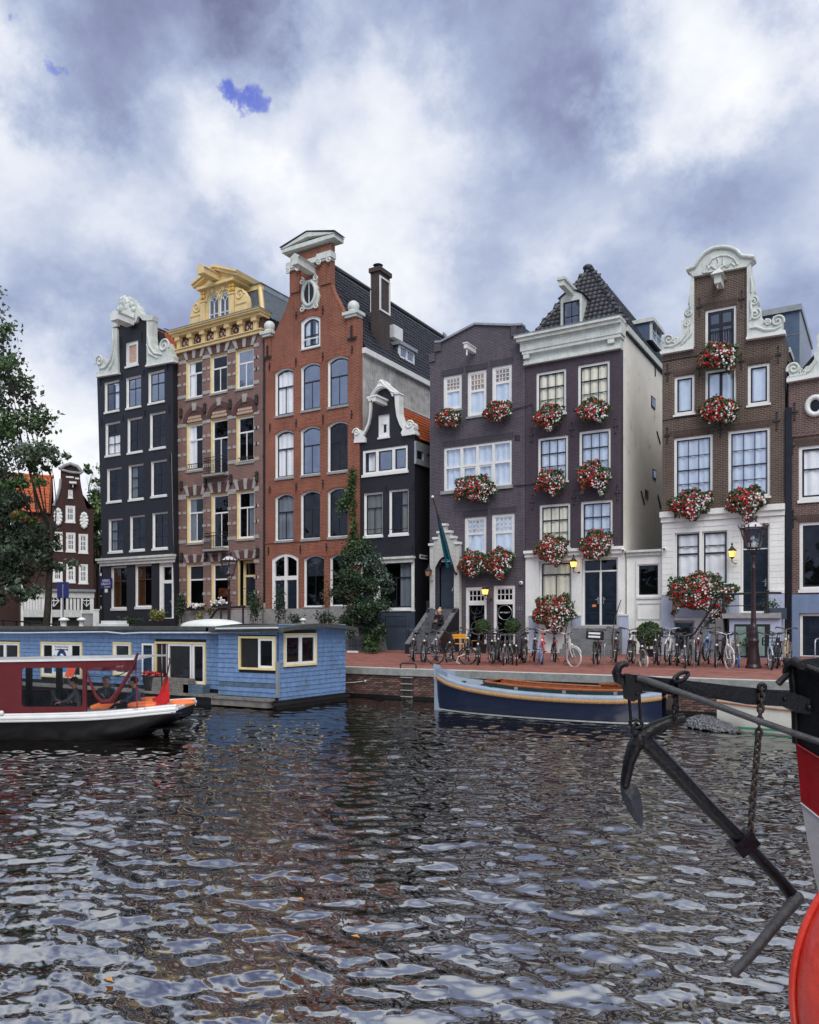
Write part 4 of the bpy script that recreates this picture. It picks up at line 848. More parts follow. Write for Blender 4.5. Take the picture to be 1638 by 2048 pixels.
# house 5: grey purple brick, stepped porch
hE=House('canal_house','grey purple painted brick house with stepped white porch and bicycle shop window',onY(*P(F1,75,790),36.0),ZF)
def build_E():
 h=hE;q=lambda x,y,v=F1:h.q(v,x,y);aR=q(822,0)[0]
 leaded=dict(frame=m_frame,sash=m_frame,fw=.13,sw=.05,bar=.025,rail=.12,sillm=m_grey,sillh=.1)
 def leadwin(v,x0,y0,x1,y1,split,cur,glasst,v2=None):
  a0,a1,z0,z1=h.rect(v,x0,y0,x1,y1,v2)
  w=window(h,(a0,a1,z0,z1),[(split,1,True),(1-split,1)],cur=None,glass=m_glassb,**leaded)
  k0,k1=a0+.19,a1-.19;zt=z1-.19;zs=z0+(z1-z0)*(1-split)+.02;mb=MB()
  for i in range(1,4):x=k0+(k1-k0)*i/4;mb.box(x-.016,x+.016,.085,.118,zs,zt)
  for j in(1,2):zz=zs+(zt-zs)*j/3;mb.box(k0,k1,.085,.118,zz-.016,zz+.016)
  mb.build('glazing_bars',m_frame,w)
  if glasst:MB().box(k0,k1,.135,.14,zs-.05,zt+.02).build('leaded_glass',glasst,w)
  curtain(w,k0-.05,k1+.05,z0+.14,zs-.05,.17,m_curt)
  if not glasst:curtain(w,k0-.05,k1+.05,zs,zt+.05,.19,m_curt)
  return w
 for x0,y0,x1,y1,g in((180,912,326,1180,m_amber),(368,876,518,1226,m_amber),(560,836,716,1130,m_amber)):leadwin(F1,x0,y0,x1,y1,.42,1,g)
 for x0,y0,x1,y1 in((345,606,517,900),(558,582,738,905)):leadwin(F2,x0,y0,x1,y1,.42,1,None)
 a0,a1,z0,z1=h.rect(F2,185,64,716,402);h.holes.append(shape(a0,a1,z0,z1,0));mb=MB();i=ringmesh(mb,a0+.002,a1-.002,z0+.002,z1-.002,0,.12,.05,.18);zs=z0+(z1-z0)*.54
 xs=[i[0]+(i[1]-i[0])*t/4 for t in range(5)]
 for x in xs[1:4]:mb.box(x-.07,x+.07,.05,.17,i[2],i[3])
 mb.box(i[0],i[1],.052,.168,zs-.06,zs+.06);w=mb.build('window',m_frame,h.root)
 MB().box(a0-.15,a1+.06,-.1,.047,z0-.16,z0).build('sill',m_grey,w)
 for k in range(4):
  for lo,hi in((i[2],zs-.06),(zs+.06,i[3])):
   c0=xs[k]+(.07 if k else 0);c1=xs[k+1]-(.07 if k<3 else 0)
   if k in(1,2)and lo==i[2]:ms=MB();c0,c1,lo,hi=ringmesh(ms,c0+.001,c1-.001,lo+.001,hi-.001,0,.07,.08,.13);ms.build('sash',m_frame,w)
   MB().poly3([(c0,.11,lo),(c1,.11,lo),(c1,.11,hi),(c0,.11,hi)]).build('pane',m_glassb,w)
 curtain(w,a0+.1,a1-.1,z0-.0,z1+.0,.20,m_curt,.07)
 a0,a1,z0,z1=h.rect(F2,355,1145,520,1600);z0=.02
 for(x0,y0,x1,y1),nm in(((355,1148,520,1600),'shop_window'),((572,1136,742,1580),'shop_door')):
  a0,a1,z0,z1=h.rect(F2,x0,y0,x1,y1);z0=.03
  h.holes.append(shape(a0,a1,z0,z1,0));mb=MB();i=ringmesh(mb,a0+.002,a1-.002,z0+.002,z1-.002,0,.14,.05,.2,.12);zs=z1-(z1-z0)*.26
  mb.box(i[0],i[1],.052,.19,zs-.09,zs+.09);w=mb.build(nm,m_frame,h.root)
  MB().poly3([(i[0],.12,i[2]),(i[1],.12,i[2]),(i[1],.12,zs-.09),(i[0],.12,zs-.09)]).build('pane',m_glassd,w)
  MB().poly3([(i[0],.12,zs+.09),(i[1],.12,zs+.09),(i[1],.12,i[3]),(i[0],.12,i[3])]).build('pane',m_glassd,w)
  gb=MB();ringmesh(gb,i[0],i[1],zs+.09,i[3],0,.05,.09,.14)
  for k in range(1,4):x=i[0]+(i[1]-i[0])*k/4;gb.box(x-.02,x+.02,.1,.135,zs+.1,i[3]-.01)
  gb.box(i[0]+.02,i[1]-.02,.1,.135,(zs+i[3])/2+.03,(zs+i[3])/2+.07);gb.build('glazing_bars',m_frame,w)
  if nm=='shop_door':
   c=(i[0]+i[1])/2;zc=h.q(F2,668,1345)[1]
   MB().tube([(c+.36*math.cos(t*math.pi/16),.09,zc+.36*math.sin(t*math.pi/16))for t in range(32)],.018,5,closed=True).build('ring_emblem',m_chrome,w)
   text('BIKE PROJECT',.085,(c,.085,zc-.03),w,m_signw,'lettering');MB().box(i[0]+.02,i[0]+.09,.02,.09,1.0,1.25).build('handle',m_zinc,w)
   MB().ball((c+.3,.3,zc-.42),(.05,.05,.09),8,6).build('hanging_bulb',m_lampglow,w)
 pb=-.28;p=lambda x,y:h.q(E2,x,y,pb);x0,x1=p(128,0)[0],p(516,0)[0];zb_=p(128,1150)[1]
 zs_=[p(128,408)[1],p(182,325)[1],p(238,245)[1],p(300,145)[1]];xsL=[p(128,0)[0],p(182,0)[0],p(238,0)[0],p(300,0)[0]];cx_=(x0+x1)/2;xsR=[2*cx_-x for x in xsL]
 out=[(x0,zb_),(x1,zb_)]
 for k in range(4):out+=[(xsR[k],zs_[k]),(xsR[k+1]if k<3 else xsR[3],zs_[k])]
 out=[(x0,-.1),(x1,-.1)]
 for k in range(4):
  out.append((xsR[k],zs_[k]))
  if k<3:out.append((xsR[k+1],zs_[k]))
 for k in(3,2,1,0):
  out.append((xsL[k],zs_[k]))
  if k>0:out.append((xsL[k],zs_[k-1]))
 da0,da1=p(200,0)[0],p(448,0)[0];zsp=p(200,700)[1];zd=p(200,1245)[1]
 main_holes=h.holes;h.holes=[shape(da0,da1,zd,zsp,(da1-da0)*.52,12)]
 h.wall(out,m_bW,th=.27,rev=.5,rmat=m_darkbase,name='porch_gable',b0=pb);h.holes=main_holes
 for k in range(4):
  for xs_ in(xsL,xsR):
   s=1 if xs_ is xsL else-1;e=xs_[k+1]if k<3 else cx_
   MB().box(min(xs_[k]-s*.05,e),max(xs_[k]-s*.05,e),pb-.08,pb+.25,zs_[k]+.002,zs_[k]+.12).build('coping',m_white,h.root)
 h.holes.append(shape(da0+.02,da1-.02,zd,zsp,(da1-da0)*.5,12))
 dl=MB().prism(shape(da0,da1,zd,zsp,(da1-da0)*.5,12),.34,.40)
 for k in range(1,6):x=da0+(da1-da0)*k/6;dl.box(x-.012,x+.012,.33,.345,zd,zsp+.2)
 dl.build('porch_door',m_darkbase,h.root)
 MB().tube([(da1-.1,-.3,zd+.9),(da1-.1,.1,zd+1.35),(da1-.1,.3,zd+1.55)],.03,6).build('handrail',m_zinc,h.root)
 h.wall([(0,-.1),(aR,-.1),q(822,600),(q(795,0)[0],q(795,585)[1]),q(795,515),q(755,512),q(715,520),q(430,510),q(165,650),q(118,660),q(118,735),q(78,745)],m_bE,rev=.16)
 cp=[(a,.15,z+.02)for a,z in h.pts(F1,[(120,648),(165,645),(430,506),(718,516),(798,510)])]
 mb=MB()
 for k in range(4):
  A_,B_=Vector(cp[k]),Vector(cp[k+1]);d_=(B_-A_)/2;nz=Vector((-d_.z,0,d_.x)).normalized()*.05;mb.obox((A_+B_)/2+nz*.4,d_,(0,.26,0),nz)
 mb.build('coping',m_zinc,h.root)
 for x0_,x1_,y0_,y1_ in((75,120,738,800),(118,166,645,720),(712,757,515,602),(775,824,590,650)):
  a0,z1=q(x0_,y0_);a1=q(x1_,0)[0];z0=q(x0_,y1_)[1];MB().box(a0+.003,a1,-.08,-.002,z0,z1).build('corner_block',m_bE,h.root)
 MB().box(q(757,0)[0],q(798,0)[0],.353,2.5,q(795,590)[1],q(795,512)[1]).build('parapet_return',m_bluezinc,h.root)
 MB().box(aR-.3,aR-.003,.352,13,-.1,q(822,610)[1]).build('side_wall',m_bEs,h.root);MB().box(.003,.3,.352,13,-.1,q(78,760)[1]).build('side_wall',m_bEs,h.root);h.interior(.3,aR-.3,0,q(78,760)[1])
 MB().box(.3,aR-.3,.353,13,q(78,760)[1]-.2,q(78,760)[1]).build('flat_roof',m_lead,h.root)
 a,z=q(425,720);MB().box(a-.09,a+.09,-1.0,-.002,z-.08,z+.14).box(a-.13,a+.13,-1.05,-.002,z+.141,z+.19).tube([(a,-.85,z-.08),(a,-.85,z-.4)],.04,6).build('hoist_beam',m_white,h.root)
 for v,x0_,x1_,y in((F1,180,326,880),(F1,368,518,845),(F1,560,716,805),(F2,185,716,30),(F2,345,517,575),(F2,558,738,550)):
  a0,z=h.q(v,x0_,y);a1=h.q(v,x1_,y)[0];MB().box(a0-.1,a1+.1,-.012,-.002,z-.16,z+.12).build('lintel',m_bElint,h.root)
 a,z=h.q(F2,775,1312);text('131',.22,(a,-.02,z-.08),h.root,m_zinc,'house_number',bold=.02)
 mb=MB()
 for k in range(4):a,z=h.q(F1,742+k*11,1380);mb.box(a-.03,a+.03,-.008,-.002,z-.2,z+.1)
 mb.build('air_vent',m_iron,h.root)
 b1=-2.75;sw=.22;zt=zd+.02
 for a_ in(da0-.30,da1+.08):
  wl=MB();pr=[(pb-.002,-.1),(pb-.002,zt),(pb-.2,zt),(b1,.32),(b1,-.1)]
  wl.add([(a_,b,z)for b,z in pr]+[(a_+sw,b,z)for b,z in pr],[(0,1,2,3,4),(9,8,7,6,5)]+[(i,5+i,5+(i+1)%5,(i+1)%5)for i in range(5)])
  wl.build('stoop_wall',m_bEs,h.root)
  A_,B_=Vector((a_+sw/2,pb-.1,zt+.02)),Vector((a_+sw/2,b1,.36));d_=(B_-A_);n_=22
  for k in range(n_):
   c=A_+d_*((k+.5)/n_);MB().obox(c,Vector((sw/2+.015,0,0)),d_/n_/2*.93,Vector((0,-d_.z,d_.y)).normalized()*.035).build('coping_brick',m_copeb,h.root)
 n_=9
 for k in range(n_):bb=pb-.45-(k+1)*(2.0/n_);zz=zd-(k+1)*zd/(n_+1);MB().box(da0-.07,da1+.07,bb,bb+2.0/n_+.02,-.05,zz-.0).build('step',m_stepd,h.root)
 MB().box(da0-.07,da1+.07,pb-.452,.3,-.05,zd).build('landing',m_stepd,h.root)
def text(body,size,loc,parent,mat,name='lettering',bold=0.0,rot=(R(90),0,0),ext=.004,align='CENTER',sx=1.0):
 c=bpy.data.curves.new(name,'FONT');c.body=body;c.size=size;c.align_x=align;c.extrude=ext;c.offset=bold*.3;c.resolution_u=3
 o=bpy.data.objects.new(name,c);COL.objects.link(o);dg=bpy.context.evaluated_depsgraph_get();me=bpy.data.meshes.new_from_object(o.evaluated_get(dg));bpy.data.objects.remove(o);bpy.data.curves.remove(c)
 me.materials.clear();me.materials.append(mat);o=bpy.data.objects.new(name,me);COL.objects.link(o);o.parent=parent;o.location=loc;o.rotation_euler=rot;o.scale=(sx,1,1);return o
m_amber=M('amber leaded glass',(.50,.27,.11),.4,.5,3);m_chrome=M('chrome',(.62,.63,.65),.22,.05,3,metal=1.0);m_signw=M('white lettering paint',(.75,.76,.8),.5,.03,3)
m_bElint=brick('grey purple soldier course',(.09,.080,.096),(.074,.066,.082),(.05,.045,.055),.25,.55,bw=.066,rowh=.28);m_stepd=M('dark worn steps',(.10,.105,.115),.8,.3,4);m_copeb=M('engineering brick coping',(.15,.15,.165),.6,.35,9,bump=.2)
m_lampglow=emit('warm lamp glass',(1.0,.60,.14),1.1)
build_E()
# house 6: dark purple, white cornice, hipped roof
hF=House('canal_house','dark purple painted brick house with broad white cornice, hipped tiled roof and white ground floor',onY(*P(F1,826,800),36.0),ZF)
def build_F():
 h=hF;q=lambda x,y,v=F1:h.q(v,x,y);aR=q(1568,700)[0]
 nine=[(.34,3,True),(.33,3),(.33,3)];fs=dict(frame=m_frame,sash=m_sash,fw=.115,sw=.05,bar=.028,rail=.055,sillh=.09)
 for x0,y0,x1,y1,v,v2,cm,g in((905,882,1140,1222,F1,None,m_curtc,m_glass),(1230,822,1480,1182,F1,None,m_curtc,m_glass),(918,1392,1155,338,F1,F2,m_curt,m_glassb),(1240,1340,1488,308,F1,F2,m_curt,m_glassb),(930,508,1172,850,F2,None,m_curtc,m_glass),(1252,482,1503,828,F2,None,m_curt,m_glassb)):
  window(h,h.rect(v,x0,y0,x1,y1,v2),nine,cur='full',curm=cm,glass=g,**fs)
 zg=h.q(F2,850,872)[1];zc0=q(820,830)[1]
 uh=h.holes;h.holes=[]
 a0,a1,z0,z1=h.rect(F2,930,948,1188,1420)
 w=window(h,(a0,a1,z0,z1),[(.19,1,True),(.81,2)],cur='full',curm=m_curtc,frame=m_frame,sash=m_sash,fw=.10,sw=.05,bar=.035,rail=.06,sillm=m_stucco)
 door(h,h.rect(F2,1265,926,1546,1448),transom=.17,tcols=2,leaves_=2,fw=.09,panels=3)
 gh=h.holes
 h.wall([(0,-.1),(aR+.12,-.1),(aR+.12,zg-.02),(0,zg-.02)],m_stucco,th=.4,rev=.2,name='ground_floor_wall',b0=-.05)
 h.holes=uh;h.wall([(0,zg),(aR,zg),(aR,zc0+.1),(0,zc0+.1)],m_bF,rev=.14)
 MB().box(-.02,aR+.2,-.28,.0,zg-.10,zg+.03).box(0,aR+.16,-.18,-.003,zg-.28,zg-.101).build('moulding',m_stucco,h.root)
 zp=h.q(F2,860,1362)[1]
 for x0,x1 in((855,928),(1190,1262),(1550,1630)):
  b0,b1=q(x0,0,F2)[0],q(x1,0,F2)[0];MB().box(b0+.01,b1-.01,-.12,-.052,-.1,zp-.08).build('plinth',m_base,h.root);MB().box(b0,b1,-.15,-.052,zp-.079,zp).build('plinth_cap',m_stucco,h.root)
 L=lambda y:q(820,y)[1];l2=lambda y:q(785,y)[1]
 zt=l2(618);z1=l2(664);zf1=L(742);zf0=L(800)
 MB().box(-.06,aR+.03,-.20,.3,zc0,zc0+(zf0-zc0)*.45).box(-.04,aR+.02,-.14,.3,zc0+(zf0-zc0)*.46,zf0).build('architrave',m_trim,h.root)
 MB().box(-.02,aR,-.06,.3,zf0+.001,zf1-.05).build('frieze',m_trim,h.root)
 MB().box(-.10,aR+.05,-.26,.4,zf1-.049,zf1+.1).box(-.18,aR+.10,-.30,.4,zf1+.101,z1).box(-.30,aR+.10,-.48,.5,z1+.001,z1+(zt-z1)*.55).box(-.38,aR+.12,-.58,.55,z1+(zt-z1)*.56,zt).build('cornice',m_trim,h.root)
 MB().box(-.40,aR+.12,-.60,.6,zt+.001,zt+.035).build('lead_cover',m_lead,h.root)
 for x in(842,1500):
  a=q(x,700)[0];MB().box(a-.11,a+.11,-.22,-.062,zf0+.5,zf1-.05).box(a-.15,a+.15,-.24,-.062,zf1-.25,zf1-.051).box(a-.08,a+.08,-.18,-.062,zf0+.2,zf0+.499).box(a-.22,a+.22,-.09,-.061,zf0+.002,zf1-.3).build('bracket',m_trim,h.root)
 for v,x,y0,y1 in((F1,870,1315,1415),(F1,1185,1270,1370),(F1,1527,1240,1345),(F2,878,430,535),(F2,1200,395,500),(F2,1542,350,465)):h.anchor(v,x,y0,y1,m_bF,True,.05)
 zb=zt-.1;bE=.45
 be,ze=h.onA(FZ,1140,690,aR);apx=aR*.5;ba,za=h.onA(FZ,820,98,apx)
 D_=13.0;e=.08
 ap=Vector((apx,ba,za));fl,fr=Vector((-e,bE,zb)),Vector((aR+e,bE,zb));bl,br,apb=Vector((-e,D_,zb)),Vector((aR+e,D_,zb)),Vector((apx,D_,za))
 MB().add([fl,fr,ap,br,apb,bl],[(0,1,2),(1,3,4,2),(0,2,4,5)]).build('roof',m_tiledb,h.root)
 Vf=Vector((0,ba-bE,za-zb));hf=Vf.length;wf=aR+2*e;tw,tl=.235,.30
 tiled_slope(h,fl+Vector((0,-.03,.02)),(1,0,0),Vf,int(wf/tw)+1,int(hf/tl)+1,tw,tl,m_tiled,None,inside=lambda u,v:v<hf-.15 and u>(wf/2)*v/hf-.12 and u<wf-(wf/2)*v/hf+.12)
 Vs=Vector((apx-(aR+e),0,za-zb));hs=Vs.length;dfr=ba-bE
 tiled_slope(h,fr+Vector((.03,0,.02)),(0,1,0),Vs,int((D_-bE)/tw),int(hs/tl)+1,tw,tl,m_tiled,None,inside=lambda u,v:v<hs-.1 and u>dfr*v/hs-.1,asparts=False)
 def hip(p0,p1,n,r=.13):
  d_=p1-p0
  for k in range(n):
   A_=p0+d_*(k/n);B_=p0+d_*((k+1.12)/n);MB().tube([A_+Vector((0,0,.05+r*.3)),B_+Vector((0,0,.02))],[r,r*.86],8).build('ridge_tile',m_tiled,h.root)
 hip(fr,ap,14);hip(fl,ap,14);hip(ap,apb,30)
 MB().ball(ap+Vector((-.1,-.05,.1)),(.26,.22,.16),10,6).build('ridge_tile',m_tiled,h.root)
 bd=.62;Q=lambda x,y:h.q(FZ,x,y,bd);x0,x1=Q(518,0)[0],Q(738,0)[0];z0=zt+.04;zt2=Q(518,400)[1];c=(x0+x1)/2
 dm=MB().box(x0+.12,x0+.14,bd+.1,bd+1.6,z0,zt2).prism([(x0,zt2-.2),(x1,zt2-.2),(x1,zt2+.02),(c,zt2+.34),(x0,zt2+.02)],bd,bd+1.9).box(x0,x0+.12,bd,bd+1.6,z0,zt2-.2).box(x1-.12,x1,bd,bd+1.6,z0,zt2-.2).box(x0+.12,x1-.12,bd,bd+.15,z0,z0+.1).build('dormer',m_trim,h.root)
 MB().add([(x0-.12,bd-.1,zt2+.02),(c,bd-.1,zt2+.42),(c,bd+2,zt2+.42),(x0-.12,bd+2,zt2+.02),(x1+.12,bd-.1,zt2+.02),(x1+.12,bd+2,zt2+.02)],[(0,1,2,3),(1,4,5,2)]).build('dormer_roof',m_lead,dm)
 i0,i1,j0,j1=x0+.13,x1-.13,z0+.1,zt2-.2;ms=MB();k=ringmesh(ms,i0,i1,j0,j1,0,.06,bd+.04,bd+.1);ms.box(c-.02,c+.02,bd+.05,bd+.09,j0,j1).box(i0,i1,bd+.05,bd+.09,(j0+j1)/2-.02,(j0+j1)/2+.02);ms.build('sash',m_sash,dm)
 for s0,s1 in((k[0],c-.02),(c+.02,k[1])):
  for t0,t1 in((k[2],(j0+j1)/2-.02),((j0+j1)/2+.02,k[3])):MB().poly3([(s0,bd+.07,t0),(s1,bd+.07,t0),(s1,bd+.07,t1),(s0,bd+.07,t1)]).build('pane',m_glassb,dm)
 MB().box(x0+.1,x1-.1,bd+.8,bd+.85,z0,zt2-.2).build('back_room',m_room,dm)
 MB().box(c-.13,c+.13,bd-1.35,bd+.2,zt2+.05,zt2+.3).box(c-.2,c+.2,bd-1.42,bd+.2,zt2+.301,zt2+.42).build('hoist_beam',m_trim,h.root)
 MB().box(aR-.3,aR-.004,.352,D_,-.1,zb-.1).build('side_wall',m_plF,h.root);MB().box(.004,.3,.352,D_,-.1,zb-.1).build('side_wall',m_bF,h.root);h.interior(.3,aR-.3,0,zb)
 MB().box(aR,aR+.16,.56,D_,zb-.26,zb+.02).build('gutter',m_trim,h.root);MB().tube([(aR+.05,.6,zb-.3),(aR+.05,D_,zb-.32)],.04,5).build('drainpipe',m_iron,h.root)
 a1=aR-.1;bf,zt3=h.onA(FZ,1455,620,a1);bb,_=h.onA(FZ,1555,660,a1);_,z03=h.onA(FZ,1460,800,a1);a0=h.q(FZ,1330,640,bf)[0]
 d2=MB().box(a0-.8,a1-.12,bf,bb,z03-.1,zt3-.05).build('side_dormer',m_bluezinc,h.root);MB().box(a0-.9,a1+.12,bf-.12,bb+.12,zt3-.05,zt3+.14).build('dormer_roof',m_trim,d2)
 MB().box(a1-.12,a1,bf,bf+.09,z03-.1,zt3-.051).box(a1-.12,a1,bb-.09,bb,z03-.1,zt3-.051).box(a1-.12,a1,bf+.09,bb-.09,z03-.1,z03+.02).box(a1-.08,a1-.03,(bf+bb)/2-.02,(bf+bb)/2+.02,z03+.02,zt3-.051).box(a1-.08,a1-.03,bf+.09,bb-.09,(z03+zt3)/2-.02,(z03+zt3)/2+.02).build('window_frame',m_trim,d2)
 MB().poly3([(a1-.06,bf+.09,z03+.02),(a1-.06,bb-.09,z03+.02),(a1-.06,bb-.09,zt3-.06),(a1-.06,bf+.09,zt3-.06)]).build('pane',m_glassb,d2)
 for v,x0_,y0_,x1_,y1_ in((G3,322,1218,352,1332),(G4,334,145,358,235),(G4,274,308,298,385)):
  b0,z1=h.onA(v,x0_,y0_,aR);b1,z0=h.onA(v,x1_,y1_,aR);w=MB().box(aR-.003,aR+.03,b0,b1,z0,z1).build('side_window',m_iron,h.root);MB().box(aR+.031,aR+.035,b0+.08,b1-.08,z0+.08,z1-.08).build('pane',m_glassd,w)
 for v,x0_,y0_,x1_,y1_ in((G4,240,320,268,430),(G4,372,355,398,460),(G3,365,1500,392,1600),(G3,350,995,352,1070)):
  b0,z1=h.onA(v,x0_,y0_,aR);b1,z0=h.onA(v,x1_,y1_,aR);MB().tube([(aR+.02,b0,z1),(aR+.02,b1,z0)],.035,5).build('wall_anchor',m_iron,h.root)
 s0,s1=q(1225,0,F2)[0],q(1575,0,F2)[0];ztop=h.q(F2,1265,1448)[1];n_=5
 for k in range(n_):zz=ztop-.12-k*(ztop-.12)/n_;MB().box(s0-.1*k*.3,s1+.05,-.5-(k+1)*.30,-.16 if k==0 else-.5-k*.30+.03,-.08,zz).build('step',m_step,h.root)
 MB().box(s0+.1,s1-.1,-.16,.1,ztop-.14,ztop).build('door_sill',m_stone,h.root)
 for a_ in(s0-.02,s1+.02):
  MB().tube([(a_,-.2,ztop+1.15),(a_,-.3,ztop+1.1),(a_,-1.1,ztop+.35),(a_,-1.5,.9),(a_,-1.6,.82)],.022,6).tube([(a_,-1.55,-.05),(a_,-1.55,.85)],.03,6).build('handrail',m_iron,h.root)
 a_,z_=h.q(F2,1352,1293);MB().box(a_-.09,a_+.09,.12,.126,z_-.05,z_+.06).build('orange_notice',m_orange,h.root)
m_orange=M('orange sticker',(.75,.24,.06),.5,.1,5)
build_F()
# infill between 6 and 7
hI=House('side_entrance','low cream painted entrance with dark glazed door set between two tall houses',onY(*P(G4,130,800),36.25),ZF,cat='entrance',group=None)
def build_I():
 h=hI;aR=h.q(G4,412,0)[0];zt=h.q(G4,130,808)[1]
 a0,a1,z0,z1=h.rect(G4,215,897,384,1145)
 window(h,(a0,a1,z0,z1),[(1,1)],fw=.05,sw=.05,sash=m_sash,glass=m_glassd,sill=False,rec=.05)
 h.wall([(0,-.1),(aR,-.1),(aR,zt),(0,zt)],m_stucco,th=1.0,rev=.3)
 MB().box(-.05,aR,-.22,.9,zt+.001,zt+.1).box(0,aR,-.12,-.003,zt-.14,zt).build('cornice',m_trim,h.root)
 z0p,z1p=h.q(G4,215,1330)[1],h.q(G4,215,1200)[1];fr=MB();ringmesh(fr,a0-.02,a1+.08,z0p,z1p,0,.05,-.03,-.002);fr.box(a0-.02,a1+.08,-.05,-.002,z0-.14,z0-.06).box(a0-.1,a0-.05,-.03,-.002,-.1,z1+.15).build('panel_moulding',m_trim,h.root)
 h.interior(0,aR,0,zt,.95)
build_I()
# house 7: brown brick, white carved neck gable
hG=House('canal_house','brown brick house with round topped white carved gable above a rusticated white ground floor',onY(*P(G3,410,895),36.0),ZF)
def build_G():
 h=hG;q=lambda x,y,v=G3:h.q(v,x,y);aR=q(1370,750)[0];zs0,zs1=q(410,895)[1],q(1372,748)[1];zs=(zs0+zs1)/2
 fs=dict(frame=m_frame,sash=m_sash,sillm=m_frame,sillh=.08)
 w=window(h,h.rect(G3,745,552,990,905),[(.33,2),(.67,2)],fw=.10,sw=.12,bar=.16,cur=None,glass=m_glassb,sill=False,frame=m_frame,sash=m_sash)
 window(h,h.rect(G3,503,1074,662,1375),[(1,1)],fw=.11,sw=.06,cur='full',glass=m_glassb,**fs)
 window(h,h.rect(G3,745,1028,990,1325),[(1,2)],fw=.10,sw=.06,bar=.12,cur='full',glass=m_glassb,**fs)
 window(h,h.rect(G3,1078,984,1253,1300),[(1,1)],fw=.11,sw=.06,cur='full',glass=m_glassb,**fs)
 twelve=[(.27,3),(.25,3,True),(.24,3),(.24,3)]
 for x0,y0,x1,y1 in((500,1554,806,408),(925,1500,1256,385)):window(h,h.rect(G3,x0,y0,x1,y1,G4),twelve,fw=.11,sw=.05,bar=.025,rail=.05,cur='full',glass=m_glassb,**fs)
 A=lambda*p:[q(*t)for t in p]
 nl,nr=q(660,0)[0],q(1075,0)[0];zn=q(660,300)[1];c=(nl+nr)/2
 zg=h.q(G4,405,520)[1];uh=h.holes;h.holes=[]
 a0,a1,z0,z1=h.rect(G4,512,652,922,1060);gz0=z0;cm=(a0+a1)/2
 for s0,s1 in((a0,cm-.05),(cm+.05,a1)):window(h,(s0,s1,z0,z1),[(.24,1),(.16,1,True),(.60,1)],fw=.05,sw=.06,bar=.035,rail=.07,cur='full',glass=m_glass,sill=False,frame=m_frame,sash=m_sash)
 door(h,h.rect(G4,1026,586,1246,1270),transom=.27,fw=.06,panels=4,rec=.2)
 b0,b1=q(490,0,G4)[0],q(665,0,G4)[0];zc1,zc0=h.q(G4,490,1330)[1],h.q(G4,490,1510)[1]
 for x0,x1 in((490,668),(740,900)):
  b0,b1=h.q(G4,x0,0)[0],h.q(G4,x1,0)[0];window(h,(b0,b1,.12,zc1-.02),[(1,1)],fw=.06,sw=.06,cur='full',curm=m_blind,glass=m_glassd,sash=m_zinc,frame=m_frame,sill=False)
 h.wall([(0,-.1),(aR,-.1),(aR,zg),(0,zg)],m_stucco,th=.4,rev=.26,name='ground_floor_wall',b0=-.06)
 h.holes=uh
 h.wall([(0,zg+.002),(aR,zg+.002),(aR,zs),(nr,zs),(nr,zn),(nl,zn),(nl,zs),(0,zs)],m_bG,rev=.14)
 def lv(cs):
  return[h.q(G3,x,y)for x,y in cs]
 Lp=[(408,900),(408,868),(420,850),(414,800),(430,762),(470,750),(505,765),(530,760),(545,795),(566,760),(562,640),(590,630),(585,590),(592,552),(625,530),(615,515),(625,440),(635,380),(636,270),(662,262),(662,855)]
 Rp=[(1076,790),(1076,185),(1105,185),(1110,260),(1130,320),(1138,400),(1125,430),(1160,450),(1170,490),(1155,520),(1180,555),(1190,610),(1215,640),(1225,620),(1250,628),(1268,640),(1285,605),(1320,597),(1350,615),(1357,650),(1350,700),(1375,716),(1376,745)]
 MB().prism(lv(Lp),-.12,.34).build('gable_scroll',m_trim,h.root);MB().prism(lv(Rp),-.12,.34).build('gable_scroll',m_trim,h.root)
 T=[(600,248),(612,238),(672,218),(700,165),(750,110),(820,75),(890,64),(950,72),(1000,95),(1035,135),(1105,128),(1140,140),(1138,160),(1105,185),(1076,218),(660,296),(636,272)]
 MB().prism(lv(T),-.16,.36).build('gable_crest',m_trim,h.root)
 up=[(a,-.20,z)for a,z in lv([(606,246),(672,222),(702,168),(752,112),(820,78),(890,68),(950,76),(1000,98),(1036,140),(1136,148)])]
 h.rib(up,.085,m_trim,'moulding',5)
 h.rib([(a,-.18,z)for a,z in lv([(735,268),(760,210),(810,160),(870,135),(930,135),(980,160),(1005,205)])],.04,m_trim)
 for pth in([(760,262),(800,215),(840,250),(860,190),(850,155)],[(985,215),(955,190),(925,225),(890,200),(900,150)],[(780,235),(770,205),(800,180)],[(870,240),(890,215),(930,205),(965,165)],[(740,270),(800,262),(860,252)]):
  h.rib([(a,-.18,z)for a,z in lv(pth)],.045,m_trim)
 for x,y,r,a_,s in((465,790,.24,200,-1),(520,790,.13,200,1),(1315,645,.26,-20,1),(1240,655,.14,180,-1),(625,580,.17,90,1),(1130,490,.19,90,-1),(1140,590,.24,60,-1),(608,665,.14,90,-1)):
  a,z=q(x,y);h.rib(spiral(a,z,r,1.5,a_,s,y=-.15),.045,m_trim)
 for pth in([(430,845),(500,838),(560,800),(600,740),(620,680)],[(560,830),(600,790),(640,740),(640,700)],[(1100,700),(1150,690),(1220,715),(1290,710),(1345,680)],[(1100,640),(1120,600),(1110,540),(1105,480)],[(1110,300),(1118,360),(1112,420)],[(640,440),(632,500),(640,560)]):
  h.rib([(a,-.15,z)for a,z in lv(pth)],[.03]+[.06]*(len(pth)-2)+[.03],m_trim)
 for L in([(404,906),(404,884),(662,842),(662,862)],[(1072,792),(1072,772),(1378,716),(1378,746)]):MB().prism(lv(L),-.22,.05).build('moulding',m_white,h.root)
 a,z=q(868,345);hb=MB().box(a-.13,a+.13,-.75,-.002,z-.22,z+.12).build('hoist_beam',m_trim,h.root)
